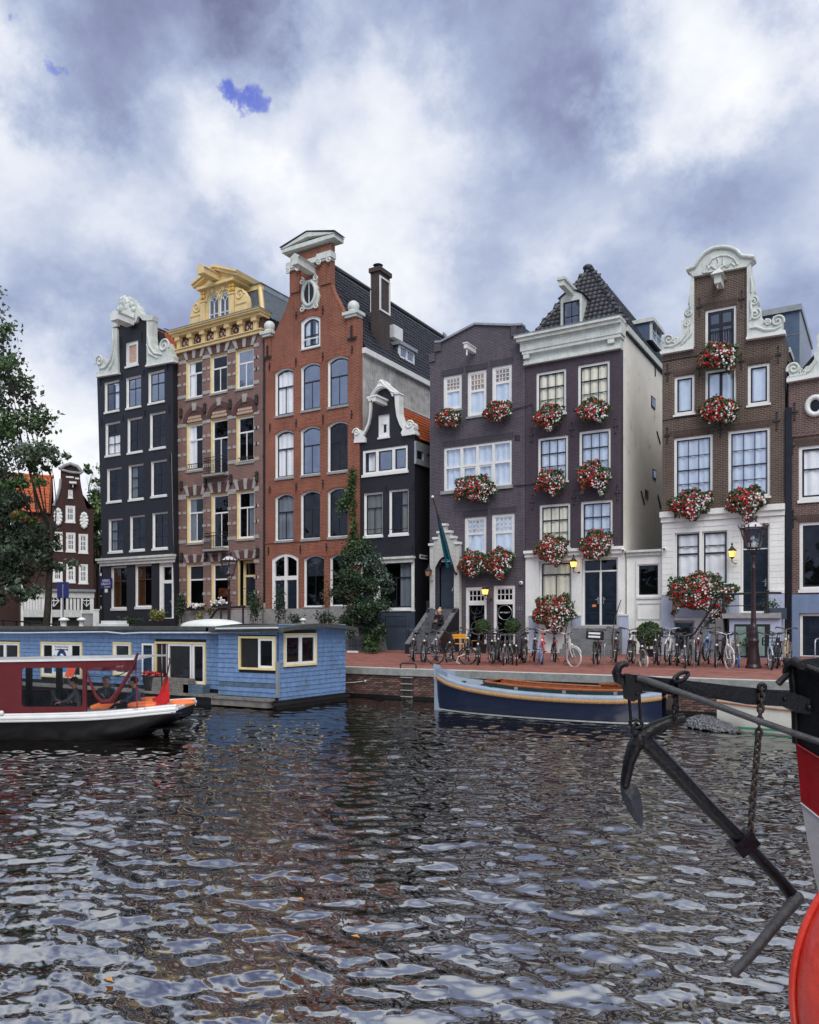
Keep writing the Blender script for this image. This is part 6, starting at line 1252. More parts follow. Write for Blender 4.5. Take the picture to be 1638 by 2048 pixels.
# houseboat
K1=(400,1220,5.119);K2=(0,1230,3.9)
hs=House('houseboat','long blue clapboard houseboat with flat grey roof moored at the quay',(-17.15,20.2),0.0,cat='houseboat',group=None)
m_plank=[M('blue plank paint %d'%i,c_,.6,.16,6,streak=.38,bump=.25,bsc=40,dirt=(.10,.14,.20))for i,c_ in enumerate(((.140,.240,.43),(.145,.248,.445),(.134,.232,.42)))]
m_plankd=M('mossy blue plank',(.075,.12,.17),.7,.3,4,streak=.3)
m_bit=M('bitumen roof felt',(.06,.065,.06),.85,.25,3,dirt=(.10,.11,.085));m_hull=M('tarred hull',(.012,.012,.013),.5,.3,3)
m_wood=M('weathered boards',(.16,.15,.14),.8,.25,5)
def build_houseboat():
 h=hs;pl=.158
 def planks(a0,a1,z0,z1,holes,place,lo_dirty=0):
  n=int((z1-z0)/pl)+1
  for k in range(n):
   zz0=z0+k*pl;zz1=min(z0+(k+1)*pl,z1)
   if zz1-zz0<.03:continue
   cuts=[(a0,a1)]
   for hx0,hx1,hz0,hz1 in holes:
    if hz1>zz0+.03 and hz0<zz1-.03:
     nc=[]
     for c0,c1 in cuts:
      if hx1<=c0 or hx0>=c1:nc.append((c0,c1));continue
      if hx0>c0:nc.append((c0,hx0))
      if hx1<c1:nc.append((hx1,c1))
     cuts=nc
   segs=[]
   for c0,c1 in cuts:
    while c1-c0>7.6:L_=random.uniform(4.6,6.8);segs.append((c0,c0+L_-.006));c0+=L_
    segs.append((c0,c1))
   for c0,c1 in segs:
    if c1-c0<.04:continue
    tl=random.uniform(-.003,.003);m=m_plankd if(k<lo_dirty and random.random()<.35-.1*k)else random.choice(m_plank)
    pts=[(c0+.002,-.034+tl,zz0+.003),(c1-.002,-.034+tl,zz0+.003),(c1-.002,-.012,zz1-.001),(c0+.002,-.012,zz1-.001),(c0+.002,0,zz0+.003),(c1-.002,0,zz0+.003),(c1-.002,0,zz1-.001),(c0+.002,0,zz1-.001)]
    MB().add([place(*p)for p in pts],[(0,1,2,3),(0,4,5,1),(0,3,7,4),(1,5,6,2)]).build('plank',m,h.root)
 aS=h.q(K1,192,500)[0];zb,zt=.36,2.66
 w1=h.rect(K1,405,267,782,605);W_=3.75
 b0,zt2=h.onA(K1,848,240,0);b1,_=h.onA(K1,1183,250,0);_,zb2=h.onA(K1,848,583,0);w2=(b0,b1,zb2,zt2)
 front=lambda a,b,z:(a,b,z);end=lambda a,b,z:(-b,a,z)
 planks(aS,-.02,zb,zt,[w1],front,3);planks(.02,W_,zb-.14,zt+.12,[w2],end,2)
 MB().box(aS,-.002,.002,.1,0,zt).box(-.1,-.001,.1,W_,0,zt+.1).build('wall_core',m_hull,h.root)
 MB().box(-.05,.05,-.06,.03,zb+.02,1.55).build('corner_post',m_zinc,h.root)
 def pwin(rect,place,sashes,names='window',cur=None,frame=None):
  a0,a1,z0,z1=rect;fr=frame or m_cream;mb=MB()
  def bx(x0,x1,y0,y1,zz0,zz1,M_):
   t=MB().box(x0,x1,y0,y1,zz0,zz1);M_.add([place(*v)for v in t.v],t.f)
  t=.07
  bx(a0,a0+t,-.07,.09,z0,z1,mb);bx(a1-t,a1,-.07,.09,z0,z1,mb);bx(a0+t,a1-t,-.07,.09,z1-t,z1,mb);bx(a0+t,a1-t,-.09,.09,z0,z0+t,mb)
  w=mb.build(names,fr,h.root)
  for s0,s1,opened in sashes:
   x0=a0+t+(a1-a0-2*t)*s0;x1=a0+t+(a1-a0-2*t)*s1
   if opened!='open':
    ms=MB();f=.075
    for e in((x0,x0+f,z0+t,z1-t),(x1-f,x1,z0+t,z1-t),(x0+f,x1-f,z0+t,z0+t+f),(x0+f,x1-f,z1-t-f,z1-t)):bx(e[0],e[1],-.045,.03,e[2],e[3],ms)
    ms.build('sash',m_frame,w)
    MB().add([place(x,-.01,z)for x,z in((x0+f,z0+t+f),(x1-f,z0+t+f),(x1-f,z1-t-f),(x0+f,z1-t-f))],[(0,1,2,3)]).build('pane',m_glass if opened else m_glassd,w)
   if opened in('blind','curtain'):
    g=MB();zlo=z0+t+(.2 if opened=='blind' else 0);n=12;rows=[[place(x0+.06+(x1-x0-.12)*i/n,.06+(.015*math.sin(i*2.2)if opened=='curtain' else 0),zz)for i in range(n+1)]for zz in(zlo,z1-t)];g.grid(rows).build('curtain',m_cream_blind if opened=='blind' else m_curt,w)
  MB().add([place(x,.5,z)for x,z in((a0,z0),(a1,z0),(a1,z1),(a0,z1))],[(0,1,2,3)]).build('back_room',m_room,w)
  return w
 w=pwin(w1,front,[(0,.52,'open'),(.54,1,'')]);w=pwin(w2,end,[(0,.5,''),(.5,1,'')])
 bL=.35;shift=lambda a,b,z:(a,b+bL,z);qL=lambda x0,y0,x1,y1:(h.q(K2,x0,y0,bL)[0],h.q(K2,x1,y0,bL)[0],h.q(K2,x0,y1,bL)[1],h.q(K2,x0,y0,bL)[1])
 wins=[(qL(-120,205,160,480),[(0,.6,'curtain'),(.6,1,'curtain')]),(qL(328,207,648,480),[(0,.3,''),(.3,.72,'open'),(.72,1,'')]),(qL(890,210,1030,470),[(0,1,'curtain')]),(qL(1215,207,1612,530),[(0,.24,'open'),(.25,.74,'blind'),(.76,1,'')])]
 aL=-40.0
 planks(aL,aS-.01,.5,2.56,[w_[0]for w_ in wins],shift)
 MB().box(aL,aS,bL+.002,bL+.1,0,2.56).build('wall_core',m_hull,h.root)
 for rect,s in wins:pwin(rect,shift,s)
 a0,a1,z0,z1=qL(1125,220,1215,500);ms=MB();ringmesh(ms,a0,a1,z0,z1,0,.07,bL-.12,bL-.08);c=ms.build('open_casement',m_frame,h.root);MB().poly3([(a0+.07,bL-.10,z0+.07),(a1-.07,bL-.10,z0+.07),(a1-.07,bL-.10,z1-.07),(a0+.07,bL-.10,z1-.07)]).build('pane',m_glassd,c)
 a0,a1,z0,z1=qL(1262,225,1305,450);curtain(h.root,a0,a1,z0,z1,bL+.0,m_pink)
 a0,a1,z0,z1=qL(410,215,565,470);pz=bL-.03
 po=MB().box(a0,a1,pz,pz+.02,z0,z1).build('poster',m_frame,h.root);H_=z1-z0;c=(a0+a1)/2
 wv=[(a0+.01+(a1-a0-.02)*i/10,z0+H_*.62+.03*math.sin(i*2.0))for i in range(11)];MB().prism([(a0+.01,z0+H_*.12)]+wv+[(a1-.01,z0+H_*.12)],pz-.004,pz-.001).build('printed_waves',m_cyan,po)
 MB().prism(arc(c,z0+H_*.50,.33,.40,180,0,12)+arc(c,z0+H_*.50,.18,.24,0,180,12),pz-.009,pz-.005).build('printed_arch',m_navyp,po)
 text('Vaart langs onze woonboten',.075,(c,pz-.006,z0+H_*.86),po,m_navyp,'lettering');text('in wandeltempo aub',.10,(c,pz-.006,z0+H_*.775),po,m_navyp,'lettering',bold=.01)
 mb=MB();rows=[]
 for a in(aS-.25,-3,.42):rows.append([(a,-.25+(W_+.5)*j/10,2.66+.14*math.sin(math.pi*j/10))for j in range(11)])
 mb.grid(rows);low=[[(p[0],p[1],p[2]-.13)for p in r]for r in rows];mb.grid(low)
 mb.grid([[r[0]for r in rows],[r[0]for r in low]]);mb.grid([rows[-1],low[-1]]);mb.grid([[r[-1]for r in rows],[r[-1]for r in low]]);mb.grid([rows[0],low[0]]);mb.build('cabin_roof',m_bit,h.root)
 MB().box(aL,aS-.02,.05,W_+.3,2.56,2.70).build('long_roof',m_bit,h.root)
 mb=MB().tube([(h.q(K1,160,190,-.3)[0],-.3,h.q(K1,160,192,-.3)[1]),(h.q(K1,800,180,-.3)[0],-.3,h.q(K1,800,182,-.3)[1])],.03,7);mb.build('gutter',m_zincl,h.root)
 mb=MB();pts=[(h.q(K2,x,y,.0)[0],.0,h.q(K2,x,y,.0)[1])for x,y in((-200,138),(200,140),(560,135),(830,132),(960,145),(1100,138),(1640,138),(2030,139))];mb.tube(pts,.03,7);mb.build('gutter',m_zincl,h.root)
 MB().box(aL,.06,-.12,W_+.1,-.6,.28).build('hull',m_hull,h.root);MB().box(aL,aS-.02,-.32,.34,.28,.36).build('side_deck',m_wood,h.root)
 l0,zl=h.q(K1,105,930,-.4);l1,_=h.q(K1,765,940,-.4);MB().box(l0,-.02,-.42,-.122,.27,.35).box(l0,-.1,-.36,-.122,.05,.268).build('boarding_ledge',m_wood,h.root)
 MB().box(-.02,.12,-.3,W_+.15,.12,.2).build('rubbing_strake',m_hull,h.root);MB().tube([(aS-.02,.2,.4),(aS-.02,.2,2.45)],.03,6).build('drainpipe',m_plank[2],h.root)
 p=h.q(K1,1055,80,2.0);mbv=MB().lathe([(.07,0),(.07,.12),(.12,.13),(.12,.17),(.03,.21)],(p[0],2.0,2.78),10).build('roof_vent',m_frame,h.root)
m_cream_blind=M('cream roller blind',(.60,.56,.47),.8,.04,2);m_pink=M('pale pink curtain',(.62,.48,.52),.9,.08,2);m_cyan=M('printed cyan',(.02,.36,.66),.5,.1,3);m_navyp=M('printed navy',(.015,.03,.13),.5,.05,3);m_zincl=M('pale pvc pipe',(.55,.58,.62),.4,.1,3)
build_houseboat()
def build_roof_things():
 c=onY(432,1246,22.4);o=MB()
 n=16;rows=[]
 for i in range(8):
  t=i/7*math.pi/2;rows.append([(1.55*math.cos(t)*math.cos(j*2*math.pi/n),.7*math.cos(t)*math.sin(j*2*math.pi/n),.28*math.sin(t))for j in range(n+1)])
 o.grid(rows);d=o.build('skylight_dome',m_white,None,(c.x-.2,22.4,2.702));tag(d,'white domed skylight on the houseboat roof','skylight')
 for px,py,dx,lab,lb in((128,1238,.2,'white mushroom roof vent with a grey cap, left of a pair on the long roof',1),(163,1242,.17,'white mushroom roof vent with a grey cap, right of a pair on the long roof',1)):
  p=onY(px,py,21.5);mb=MB().lathe([(dx*.6,0),(dx*.55,.22),(dx*1.05,.23),(dx*1.1,.28),(dx*.7,.34),(.02,.37)],(0,0,0),12,0);o=mb.build('roof_vent',m_frame,None,(p.x,21.5,2.70));tag(o,lab,'vent','mushroom vents on the houseboat roof')
 p=onY(227,1247,21.6);o=MB().box(-.55,.55,-.3,.3,0,.10).box(-.45,.5,-.25,.25,.10,.22).build('foam_box',m_white,None,(p.x,21.6,2.702));tag(o,'flat white foam boxes stacked on the houseboat roof','box')
 for px,w,hgt,m_,nm,lab in((192,.16,.62,m_white,'white_post','short square white post standing on the houseboat roof'),(181,.6,.5,m_grey,'grey_cabinet','grey utility cabinet beyond the houseboat roof beside the white post')):
  Y=21.5 if nm=='white_post' else 27.0;p=onY(px,1240,Y);z0=2.702 if Y<25 else pave_z(Y);top=3.35 if Y<25 else 3.3;o=MB().box(-w/2,w/2,-w/2,w/2,0,top-z0).box(-w/2-.02,w/2+.02,-w/2-.02,w/2+.02,top-z0+.001,top-z0+.05).build(nm,m_,None,(p.x,Y,z0));tag(o,lab,'post' if w<.3 else 'cabinet')
 def deckbox(px,py,w,d,hgt,m_,nm,lab,cat,parts=None,z=.36,Y=20.25):
  p=onY(px,py,Y);o=thing(nm,lab,cat,(p.x,Y,z));return o
 o=deckbox(352,1375,1,1,1,None,'board_stack','stack of weathered grey boards on the houseboat side deck','board stack');k=0
 for r in range(5):
  for c_ in range(2):MB().box(-1.05+c_*.95+random.uniform(-.04,.04),-.12+c_*.95,-.2,.15+random.uniform(-.03,.03),r*.1,r*.1+.092).build('board',m_wood,o)
 o=deckbox(393,1388,1,1,1,None,'board_stack','low stack of dark green boards beside the grey board stack','board stack')
 for r in range(3):MB().box(-.45,.5,-.2,.15,r*.1,r*.1+.092).build('board',m_plankd,o)
 o=deckbox(304,1375,1,1,1,None,'planter_tub','black planter tub with red flowers on the houseboat side deck','planter',z=.36);MB().lathe([(.26,0),(.36,.55),(.38,.56),(.34,.5)],(0,0,0),14).build('tub',m_hull,o)
 C_=rng.normal(size=(120,3))*(.2,.12,.05)+(0,0,.6);V,Fq=leaves(C_,.07);frompy('blossoms',V,Fq,m_red,o)
 o=deckbox(142,1352,1,1,1,None,'folding_chair','orange red canvas deck chair behind the tour boat window','deck chair',z=.36,Y=19.95);MB().obox((0,0,.62),(.26,0,.0),(0.10,.02,.25),(0,-.012,.0)).build('canvas',M('red orange canvas',(.80,.10,.05),.7,.1,3),o);MB().tube([(-.26,.12,0),(-.2,-.02,.45)],.02).tube([(.26,.12,0),(.3,-.02,.45)],.02).build('legs',m_wood,o)
build_roof_things()
# boats
def hullmesh(st,name,mats,parent,band=None,ny=8):
 """st: (a, z_deck, half_breadth, z_keel, fullness) from one end to the other; band: height of a top band in material 1"""
 mb=MB()
 for sgn in(-1,1):
  rows=[]
  for a,zd,hb,zk,p in st:
   r=[]
   for j in range(ny+1):
    s=j/ny;y=hb*(math.sin(s*math.pi/2)**p);z=zk+(zd-zk)*(1-math.cos(s*math.pi/2))**.9 if j<ny else zd
    r.append((a,sgn*y,z))
   rows.append(r)
  mb.grid(rows)
 return mb.build(name,mats,parent)
def deckpath(st,sgn,dz=0.0,out=0.0):return[(a,sgn*(hb+out),zd+dz)for a,zd,hb,zk,p in st]
def interp(st,a):
 for i in range(len(st)-1):
  if st[i][0]<=a<=st[i+1][0]:
   t=(a-st[i][0])/(st[i+1][0]-st[i][0]);return[st[i][k]*(1-t)+st[i+1][k]*t for k in range(5)]
 return list(st[-1])
def densify(st,n=30):a0,a1=st[0][0],st[-1][0];return[interp(st,a0+(a1-a0)*i/n)for i in range(n+1)]
def smooth_st(st,n=32):
 A=np.array([s[0]for s in st]);out=[]
 for i in range(n+1):
  a=A[0]+(A[-1]-A[0])*i/n;row=[a]
  for k in range(1,5):
   y=np.array([s[k]for s in st]);j=int(np.clip(np.searchsorted(A,a)-1,0,len(A)-2));h_=A[j+1]-A[j];t=(a-A[j])/h_
   m0=(y[j+1]-y[j-1])/(A[j+1]-A[j-1])if j>0 else(y[1]-y[0])/h_;m1=(y[j+2]-y[j])/(A[j+2]-A[j])if j<len(A)-2 else(y[-1]-y[-2])/h_
   row.append((2*t**3-3*t*t+1)*y[j]+(t**3-2*t*t+t)*h_*m0+(-2*t**3+3*t*t)*y[j+1]+(t**3-t*t)*h_*m1)
  out.append(row)
 return out
m_navy=M('navy gloss hull',(.007,.014,.045),.35,.12,2,coat=.15,spec=.4);m_ltblue=M('pale blue deck paint',(.27,.335,.42),.4,.10,3);m_varn=M('varnished mahogany',(.30,.085,.022),.25,.25,6,coat=.6,streak=.3);m_rope=M('manila rope',(.42,.24,.10),.85,.2,20,bump=.3)
m_teal=M('dark green coaming',(.012,.035,.038),.4,.1,3);m_blackh=M('black hull',(.004,.004,.006),.45,.3,2,spec=.25);m_maroon=M('maroon canvas',(.105,.005,.011),.75,.12,4,bump=.1);m_whiteg=M('white gelcoat',(.72,.73,.73),.25,.05,3,coat=.4)
m_orangebuoy=M('orange lifebuoy',(.85,.20,.06),.5,.1,5);m_flagred=M('red flag cloth',(.55,.01,.015),.7,.1,4)
m_vinyl=glassmat('clear vinyl',(.78,.80,.82),1.5,.08,.03)
def build_tourboat():
 O=atD(346,1487,18.9);t=thing('tour_boat','white and black tour boat with maroon canvas canopy and clear vinyl windows','tour boat',(O.x,O.y,0),YAW)
 h=type('Fr',(),{})();ax,n_=RIGHT,FWD
 def q(v,x,y,b=0.0):
  px,py=P(v,x,y);d=pix(px,py);o=Vector((O.x,O.y,0))+n_*b;tt=(o-CAM).dot(n_)/d.dot(n_);p=CAM+d*tt-Vector((O.x,O.y,0));return p.dot(ax),p.z
 def q3(v,x,y,b=0.0):a,z=q(v,x,y,b);return(a,b,z)
 cb=1.1
 st=[(0.0,.80,.85,.44,.5),(-.55,.76,1.0,.22,.5),(-1.2,.70,1.08,-.12,.55),(-2.2,.64,1.1,-.35,.6),(-4.5,.60,1.1,-.4,.6),(-7,.62,1.08,-.4,.6),(-9,.72,.8,-.35,.7),(-10.5,.9,.2,-.2,1)][::-1]
 st=smooth_st(st,40);hull_o=hullmesh(st,'hull',m_blackh,t);hull_o.location=(0,cb,0)
 tr=st[-1];MB().add([(0,cb-tr[2],tr[1]),(0,cb+tr[2],tr[1]),(0,cb+tr[2]*.8,tr[3]+.1),(0,cb,tr[3]),(0,cb-tr[2]*.8,tr[3]+.1)],[(0,1,2,3,4)]).build('transom',m_blackh,t)
 for sg,nm in((-1,'near'),(1,'far')):
  for w,dz,r,m_ in((0,-.05,.055,m_whiteg),(0,-.12,.035,m_whiteg),(0,.02,.035,m_whiteg)):
   p=[(a,cb+sg*(hb+(.03 if dz<0 else .0)),zd+dz)for a,zd,hb,zk,pp in st];MB().tube(p,r,8,flat=1.0).build('rubbing_strake',m_,t)
 MB().tube([(0,cb+tr[2]*x/5,tr[1]-.05)for x in range(-5,6)],.055,8).build('rubbing_strake',m_whiteg,t)
 dk=MB();rows=[[(a,cb+hb*s,zd+.01)for s in(-1,-.5,0,.5,1)]for a,zd,hb,zk,pp in st if a>-2.9];dk.grid(rows);dk.build('aft_deck',m_whiteg,t)
 MB().add([(a,cb+s*hb*.98,.25)for a,zd,hb,zk,pp in(st[0],st[-1])for s in(-1,1)],[(0,1,3,2)]).build('sole',m_hull,t)
 cs=[q3(ONE,x,y,.12)for x,y in((165,1427),(215,1424),(290,1417))];MB().add(cs+[(p[0],p[1]+.03,p[2]-.22)for p in cs],[(0,1,4,3),(1,2,5,4)]).build('coaming',m_whiteg,t)
 aR,zr=q(ONE,274,1312,.1);aL=-10.0;zl=zr-.14;ztop=lambda a:zr+(zl-zr)*(a-aR)/(-9.4-aR)if a<aR else zr
 rf=MB()
 rows=[[(a,.02+2.16*j/8,ztop(a)-.04+.03*math.sin(math.pi*j/8))for j in range(9)]for a in(aL,-6,aR,aR+.06)];rf.grid(rows);rf.grid([[(p[0],p[1],p[2]-.05)for p in r]for r in rows])
 for j in(0,8):rf.grid([[r[j]for r in rows],[(r[j][0],r[j][1],r[j][2]-.05)for r in rows]])
 for r in(rows[0],rows[-1]):rf.grid([r,[(p[0],p[1],p[2]-.05)for p in r]])
 rf.build('canopy_roof',m_whiteg,t)
 MB().box(aL,-8.2,.3,1.9,ztop(-9)+.06,ztop(-9)+.15).build('roof_hatch',m_whiteg,t)
 wl,wt=q(ONE,41,1336);wr,wb=q(ONE,163,1414);pr=q(ONE,167,1400)[0]
 zd=q(ONE,100,1428)[1]
 side=House.__new__(House);side.root=t;side.holes=[[(wl+.05,wb),(wr-.05,wb),(wr,wb+.05),(wr,wt-.05),(wr-.05,wt),(wl+.05,wt),(wl,wt-.05),(wl,wb+.05)],[(-12.2,wb),(wl-.55,wb),(wl-.55,wt),(-12.2,wt)]]
 House.wall(side,[(-12.4,zd-.1),(pr,zd),(pr,zr-.09),(-12.4,zl-.12)],m_maroon,th=.03,rev=.03,name='canvas_side',b0=.05)
 MB().poly3([(wl,.065,wb),(wr,.065,wb),(wr,.065,wt),(wl,.065,wt)]).build('vinyl_window',m_vinyl,t)
 MB().box(pr,aR,.05,.08,ztop(-6)-.26,zr-.092).build('canvas_valance',m_maroon,t)
 for x in(52,113):a,_=q(ONE,x,1400,.8);MB().box(a-.06,a+.06,.9,1.02,.3,zl-.1).build('post',m_hull,t)
 MB().box(pr-.02,pr+.05,.04,.10,zd-.05,zr-.1).build('post',m_maroon,t);MB().tube([(aR-.02,.06,zr-.1),(aR+.02,.06,zd+.1)],.012,5).build('post',m_red,t);MB().tube([(aR-.02,2.0,zr-.1),(aR+.02,2.0,zd+.1)],.015,5).build('post',m_iron,t)
 far=MB().box(-12,pr,2.1,2.13,zd,zd+.38).box(-12,pr,2.1,2.13,zr-.35,zr-.1);far.build('canvas_far_side',m_maroon,t)
 Lp=[(172,1338),(182,1368),(192,1392),(204,1404)];Rp=[(204,1404),(222,1402),(240,1378),(262,1342),(276,1306)]
 hem=[q3(ONE,x,y,.02-.04*math.sin(i))for i,(x,y)in enumerate(Lp+Rp[1:])]
 MB().tube(hem,[.02,.03,.04,.055,.075,.05,.04,.03],7).build('canvas_hem',m_maroon,t)
 g=MB();up=[q3(ONE,x,y,.04)for x,y in((172,1340),(190,1336),(215,1333),(245,1331),(270,1318))];lo=[q3(ONE,x,y,.03)for x,y in((172,1340),(186,1376),(204,1402),(238,1378),(274,1310))];mid=[tuple((u_[k]+l_[k])/2-(.10*math.sin(1.3*i)if k==1 else 0)for k in range(3))for i,(u_,l_)in enumerate(zip(up,lo))]
 g.grid([up,mid,lo]);g.build('vinyl_curtain',m_vinyl,t);g=MB();a0,a1=q(ONE,252,1400)[0],q(ONE,291,1400)[0];g.grid([[(a0+(a1-a0)*i/6,.03+.04*math.sin(i*1.7),z)for i in range(7)]for z in(zd+.1,(zd+zr)/2,zr-.1)]);g.build('vinyl_curtain',m_vinyl,t)
 MB().tube([q3(ONE,x,y,.0)for x,y in((172,1345),(178,1352),(210,1354),(240,1350),(262,1338))],.012,5).build('cord',m_iron,t)
 for x in(123,136):a,z=q(ONE,x,1428,.05);MB().tube([(a-.09,.05,z+.03),(a,.05,z+.06),(a+.09,.05,z+.03)],.02,6).box(a-.03,a+.03,.02,.08,z-.03,z+.04).build('cleat',m_iron,t)
 a,z=q(ONE,3,1426,-.05);MB().ball((a,-.05,z),.06,8,6).build('fender',m_white,t)
 a,z=q(ONE,333,1455,cb);MB().box(a-.05,a+.05,cb-.03,cb+.03,-.35,.55).ball((a,cb,.12),.10,8,6).box(a-.22,a+.12,cb-.02,cb+.02,-.5,-.02).build('rudder',m_blackh,t)
 text('MOKUM',.07,(q(ONE,352,1422)[0],cb-1.085,q(ONE,352,1423)[1]-.06),t,m_navyp,'lettering')
 W_=lambda v:Vector((O.x,O.y,0))+ax*v[0]+n_*v[1]+Vector((0,0,v[2]))
 fp=W_(q3(ONE,324,1412,.9));f=thing('stern_flag','red ensign hanging limp from its leaning staff at the tour boat stern','flag',fp,YAW)
 def fq(x,y,b=.9):v=W_(q3(ONE,x,y,b))-fp;return(v.dot(ax),v.dot(n_),v.z)
 MB().tube([fq(322,1412),fq(340,1320)],.018,7).ball(fq(340,1318),.04,8,6).build('staff',m_wood_dark,f)
 L_=[[fq(x,y,.9+.07*math.sin(j*2.4+i))for j,(x,y)in enumerate(r)]for i,r in enumerate((((331,1352),(334,1350),(337,1352)),((323,1375),(330,1374),(338,1378)),((316,1392),(328,1394),(340,1400)),((304,1397),(320,1406),(338,1405)),((306,1404),(314,1416),(328,1412)),((316,1420),(320,1424),(326,1418))))]
 MB().grid(L_).build('cloth',m_flagred,f)
 for(x,y,b,w,lab)in((286,1412,.35,.28,'orange horseshoe lifebuoy on the tour boat deck in front of the red flag'),(366,1407,1.05,.26,'orange lifebuoy lying farthest aft on the tour boat stern deck'),(300,1402,1.5,.24,'orange lifebuoy behind the red flag on the stern deck')):
  p=W_(q3(ONE,x,y,b));mb=MB();mb.tube([(w*math.cos(R(k*15))*(1.05),w*.75*math.sin(R(k*15)),0)for k in range(2,23)],.065,8,flat=.8);o=mb.build('lifebuoy',m_orangebuoy,None,p+Vector((0,0,.03)),None);o.rotation_euler=(R(4),0,YAW+.2);tag(o,lab,'lifebuoy','orange lifebuoys on the tour boat')
 p=W_(q3(ONE,205,1417,.25));o=MB().tube([(-.28,0,.02),(-.1,.02,.06),(.1,0,.06),(.26,.0,.14)],[.05,.08,.08,.03],7).build('orange_bag',m_orangebuoy,None,p);o.rotation_euler=(0,0,YAW);tag(o,'orange throw bag on the coaming under the rolled vinyl curtain','throw bag')
 return O
TB=build_tourboat()
def build_sloop():
 t=thing('sloop','open navy blue sloop with rope fender, pale blue deck and varnished cockpit','boat',(-12.6,22.75,0))
 st=smooth_st([(0,1.20,.05,.2,1),(.12,1.16,.16,-.2,1.0),(.7,1.02,.55,-.3,.9),(1.6,.90,.88,-.35,.75),(3.0,.79,1.06,-.38,.65),(4.6,.745,1.1,-.38,.6),(6.0,.76,1.0,-.36,.62),(6.7,.80,.74,-.3,.7),(7.2,.86,.25,-.2,1)],48)
 hullmesh(st,'hull',m_navy,t,ny=10)
 for s in(-1,1):
  mb=MB();mb.grid([[(a,s*(hb+.012),zd-.08),(a,s*(hb+.016),zd-.02),(a,s*(hb-.02),zd+.03),(a,s*max(hb-.10,.0),zd+.035)]for a,zd,hb,zk,p in st]);mb.build('pale_strake',m_ltblue,t)
  n=340;mr=MB()
  for k in range(3):
   pts=[]
   for i in range(n+1):
    a,zd,hb,zk,p=interp(st,st[0][0]+(st[-1][0]-st[0][0])*i/n);an=i*.62+k*2.094;pts.append((a,s*(hb+.045+.028*math.cos(an)),zd-.13+.028*math.sin(an)))
   mr.tube(pts,.034,5)
  mr.build('rope_fender',m_rope,t)
  mb=MB();rows=[]
  for a,zd,hb,zk,p in st:
   r=[]
   for zz in(.015,.06):
    c=max(0.0,min(1.0,(zz-zk)/(zd-zk)));sa=math.acos(max(-1,1-c**(1/.9)));r.append((a,s*(hb*math.sin(sa)**p+.006),zz))
   rows.append(r)
  mb.grid(rows);mb.build('waterline_stripe',m_trim,t)
 MB().box(-.10,.10,-.05,.05,-.3,1.40).prism([(-.12,1.0),(.2,1.0),(.06,1.44),(-.14,1.48)],-.045,.045).build('stem',m_ltblue,t)
 for s in(-1,1):MB().obox((.22,s*.16,1.18),(.28,s*.12,-.06),(0,.015,0),(0,0,.12)).build('bulwark',m_ltblue,t)
 ci=lambda st_:[x for x in st_ if 1.9<=x[0]<=6.6]
 dk=MB();dk.grid([[(a,hb*s*.97,zd+.02+.03*(1-s*s))for s in(-1,-.5,0,.5,1)]for a,zd,hb,zk,p in st if a<=1.95]);dk.grid([[(a,hb*s*.97,zd+.02)for s in(-1,0,1)]for a,zd,hb,zk,p in st if a>=6.5])
 for s in(-1,1):dk.grid([[(a,s*hb*.97,zd+.02),(a,s*max(hb-.30,.1),zd+.03)]for a,zd,hb,zk,p in st if 1.8<=a<=6.7])
 dk.build('deck',m_ltblue,t)
 cop=[(a,max(hb-.30,.1),zd)for a,zd,hb,zk,p in st if 1.85<=a<=6.6];ring=[(a,-y,z)for a,y,z in cop]+[(a,y,z)for a,y,z in cop[::-1]]
 mb=MB();lo=[(a,y,z+.03)for a,y,z in ring];up=[(a,y*.99,z+.16)for a,y,z in ring];k=len(ring);mb.add(lo+up,[(i,(i+1)%k,k+(i+1)%k,k+i)for i in range(k)],0,False);mb.build('coaming',m_teal,t)
 MB().tube(up,.032,6,closed=True,flat=1.3).build('coaming_rail',m_varn,t)
 mb=MB();inn=[(a,y*.93,z+.14)for a,y,z in ring];flo=[(a,y*.82,.28)for a,y,z in ring];mb.add(inn+flo,[(i,(i+1)%k,k+(i+1)%k,k+i)for i in range(k)],0,False);mb.build('cockpit_lining',m_varn,t)
 hlf=len(cop);MB().grid([[flo[i],flo[k-1-i]]for i in range(hlf)]).build('sole',m_varn,t)
 for a in(3.5,5.0):
  r=interp(st,a);MB().box(a-.14,a+.14,-(r[2]-.36),r[2]-.36,.52,.56).build('thwart',m_varn,t)
 for s in(-1,1):MB().grid([[(a,s*y*.90,.58),(a,s*(y*.90-.32),.58)]for a,y,z in cop[2:-2]]).build('side_bench',m_varn,t)
 r=interp(st,5.9);MB().box(5.5,6.0,-.3,.35,.3,r[1]+.28).box(5.45,6.05,-.34,.39,r[1]+.281,r[1]+.32).build('engine_box',m_varn,t)
 for dx in(0,.22):MB().tube([(6.2+dx,-.35,r[1]+.05),(6.2+dx,-.3,r[1]+.3),(6.2+dx,-.1,r[1]+.42),(6.2+dx,.12,r[1]+.42),(6.2+dx,.32,r[1]+.3),(6.2+dx,.36,r[1]+.05)],.022,7).build('hoop',m_rope,t)
 for a in(3.1,4.6,6.05):r=interp(st,a);MB().box(a-.045,a+.045,-(r[2]-.22),-(r[2]-.31),r[1]+.03,r[1]+.13).build('coaming_bracket',m_zinc,t)
 for a in(1.3,2.3,5.0,6.5):r=interp(st,a);y=-(r[2]-.14);MB().tube([(a-.10,y,r[1]+.05),(a-.06,y,r[1]+.08),(a+.06,y,r[1]+.08),(a+.10,y,r[1]+.05)],.014,6).box(a-.02,a+.02,y-.02,y+.02,r[1]+.02,r[1]+.075).build('cleat',m_iron,t)
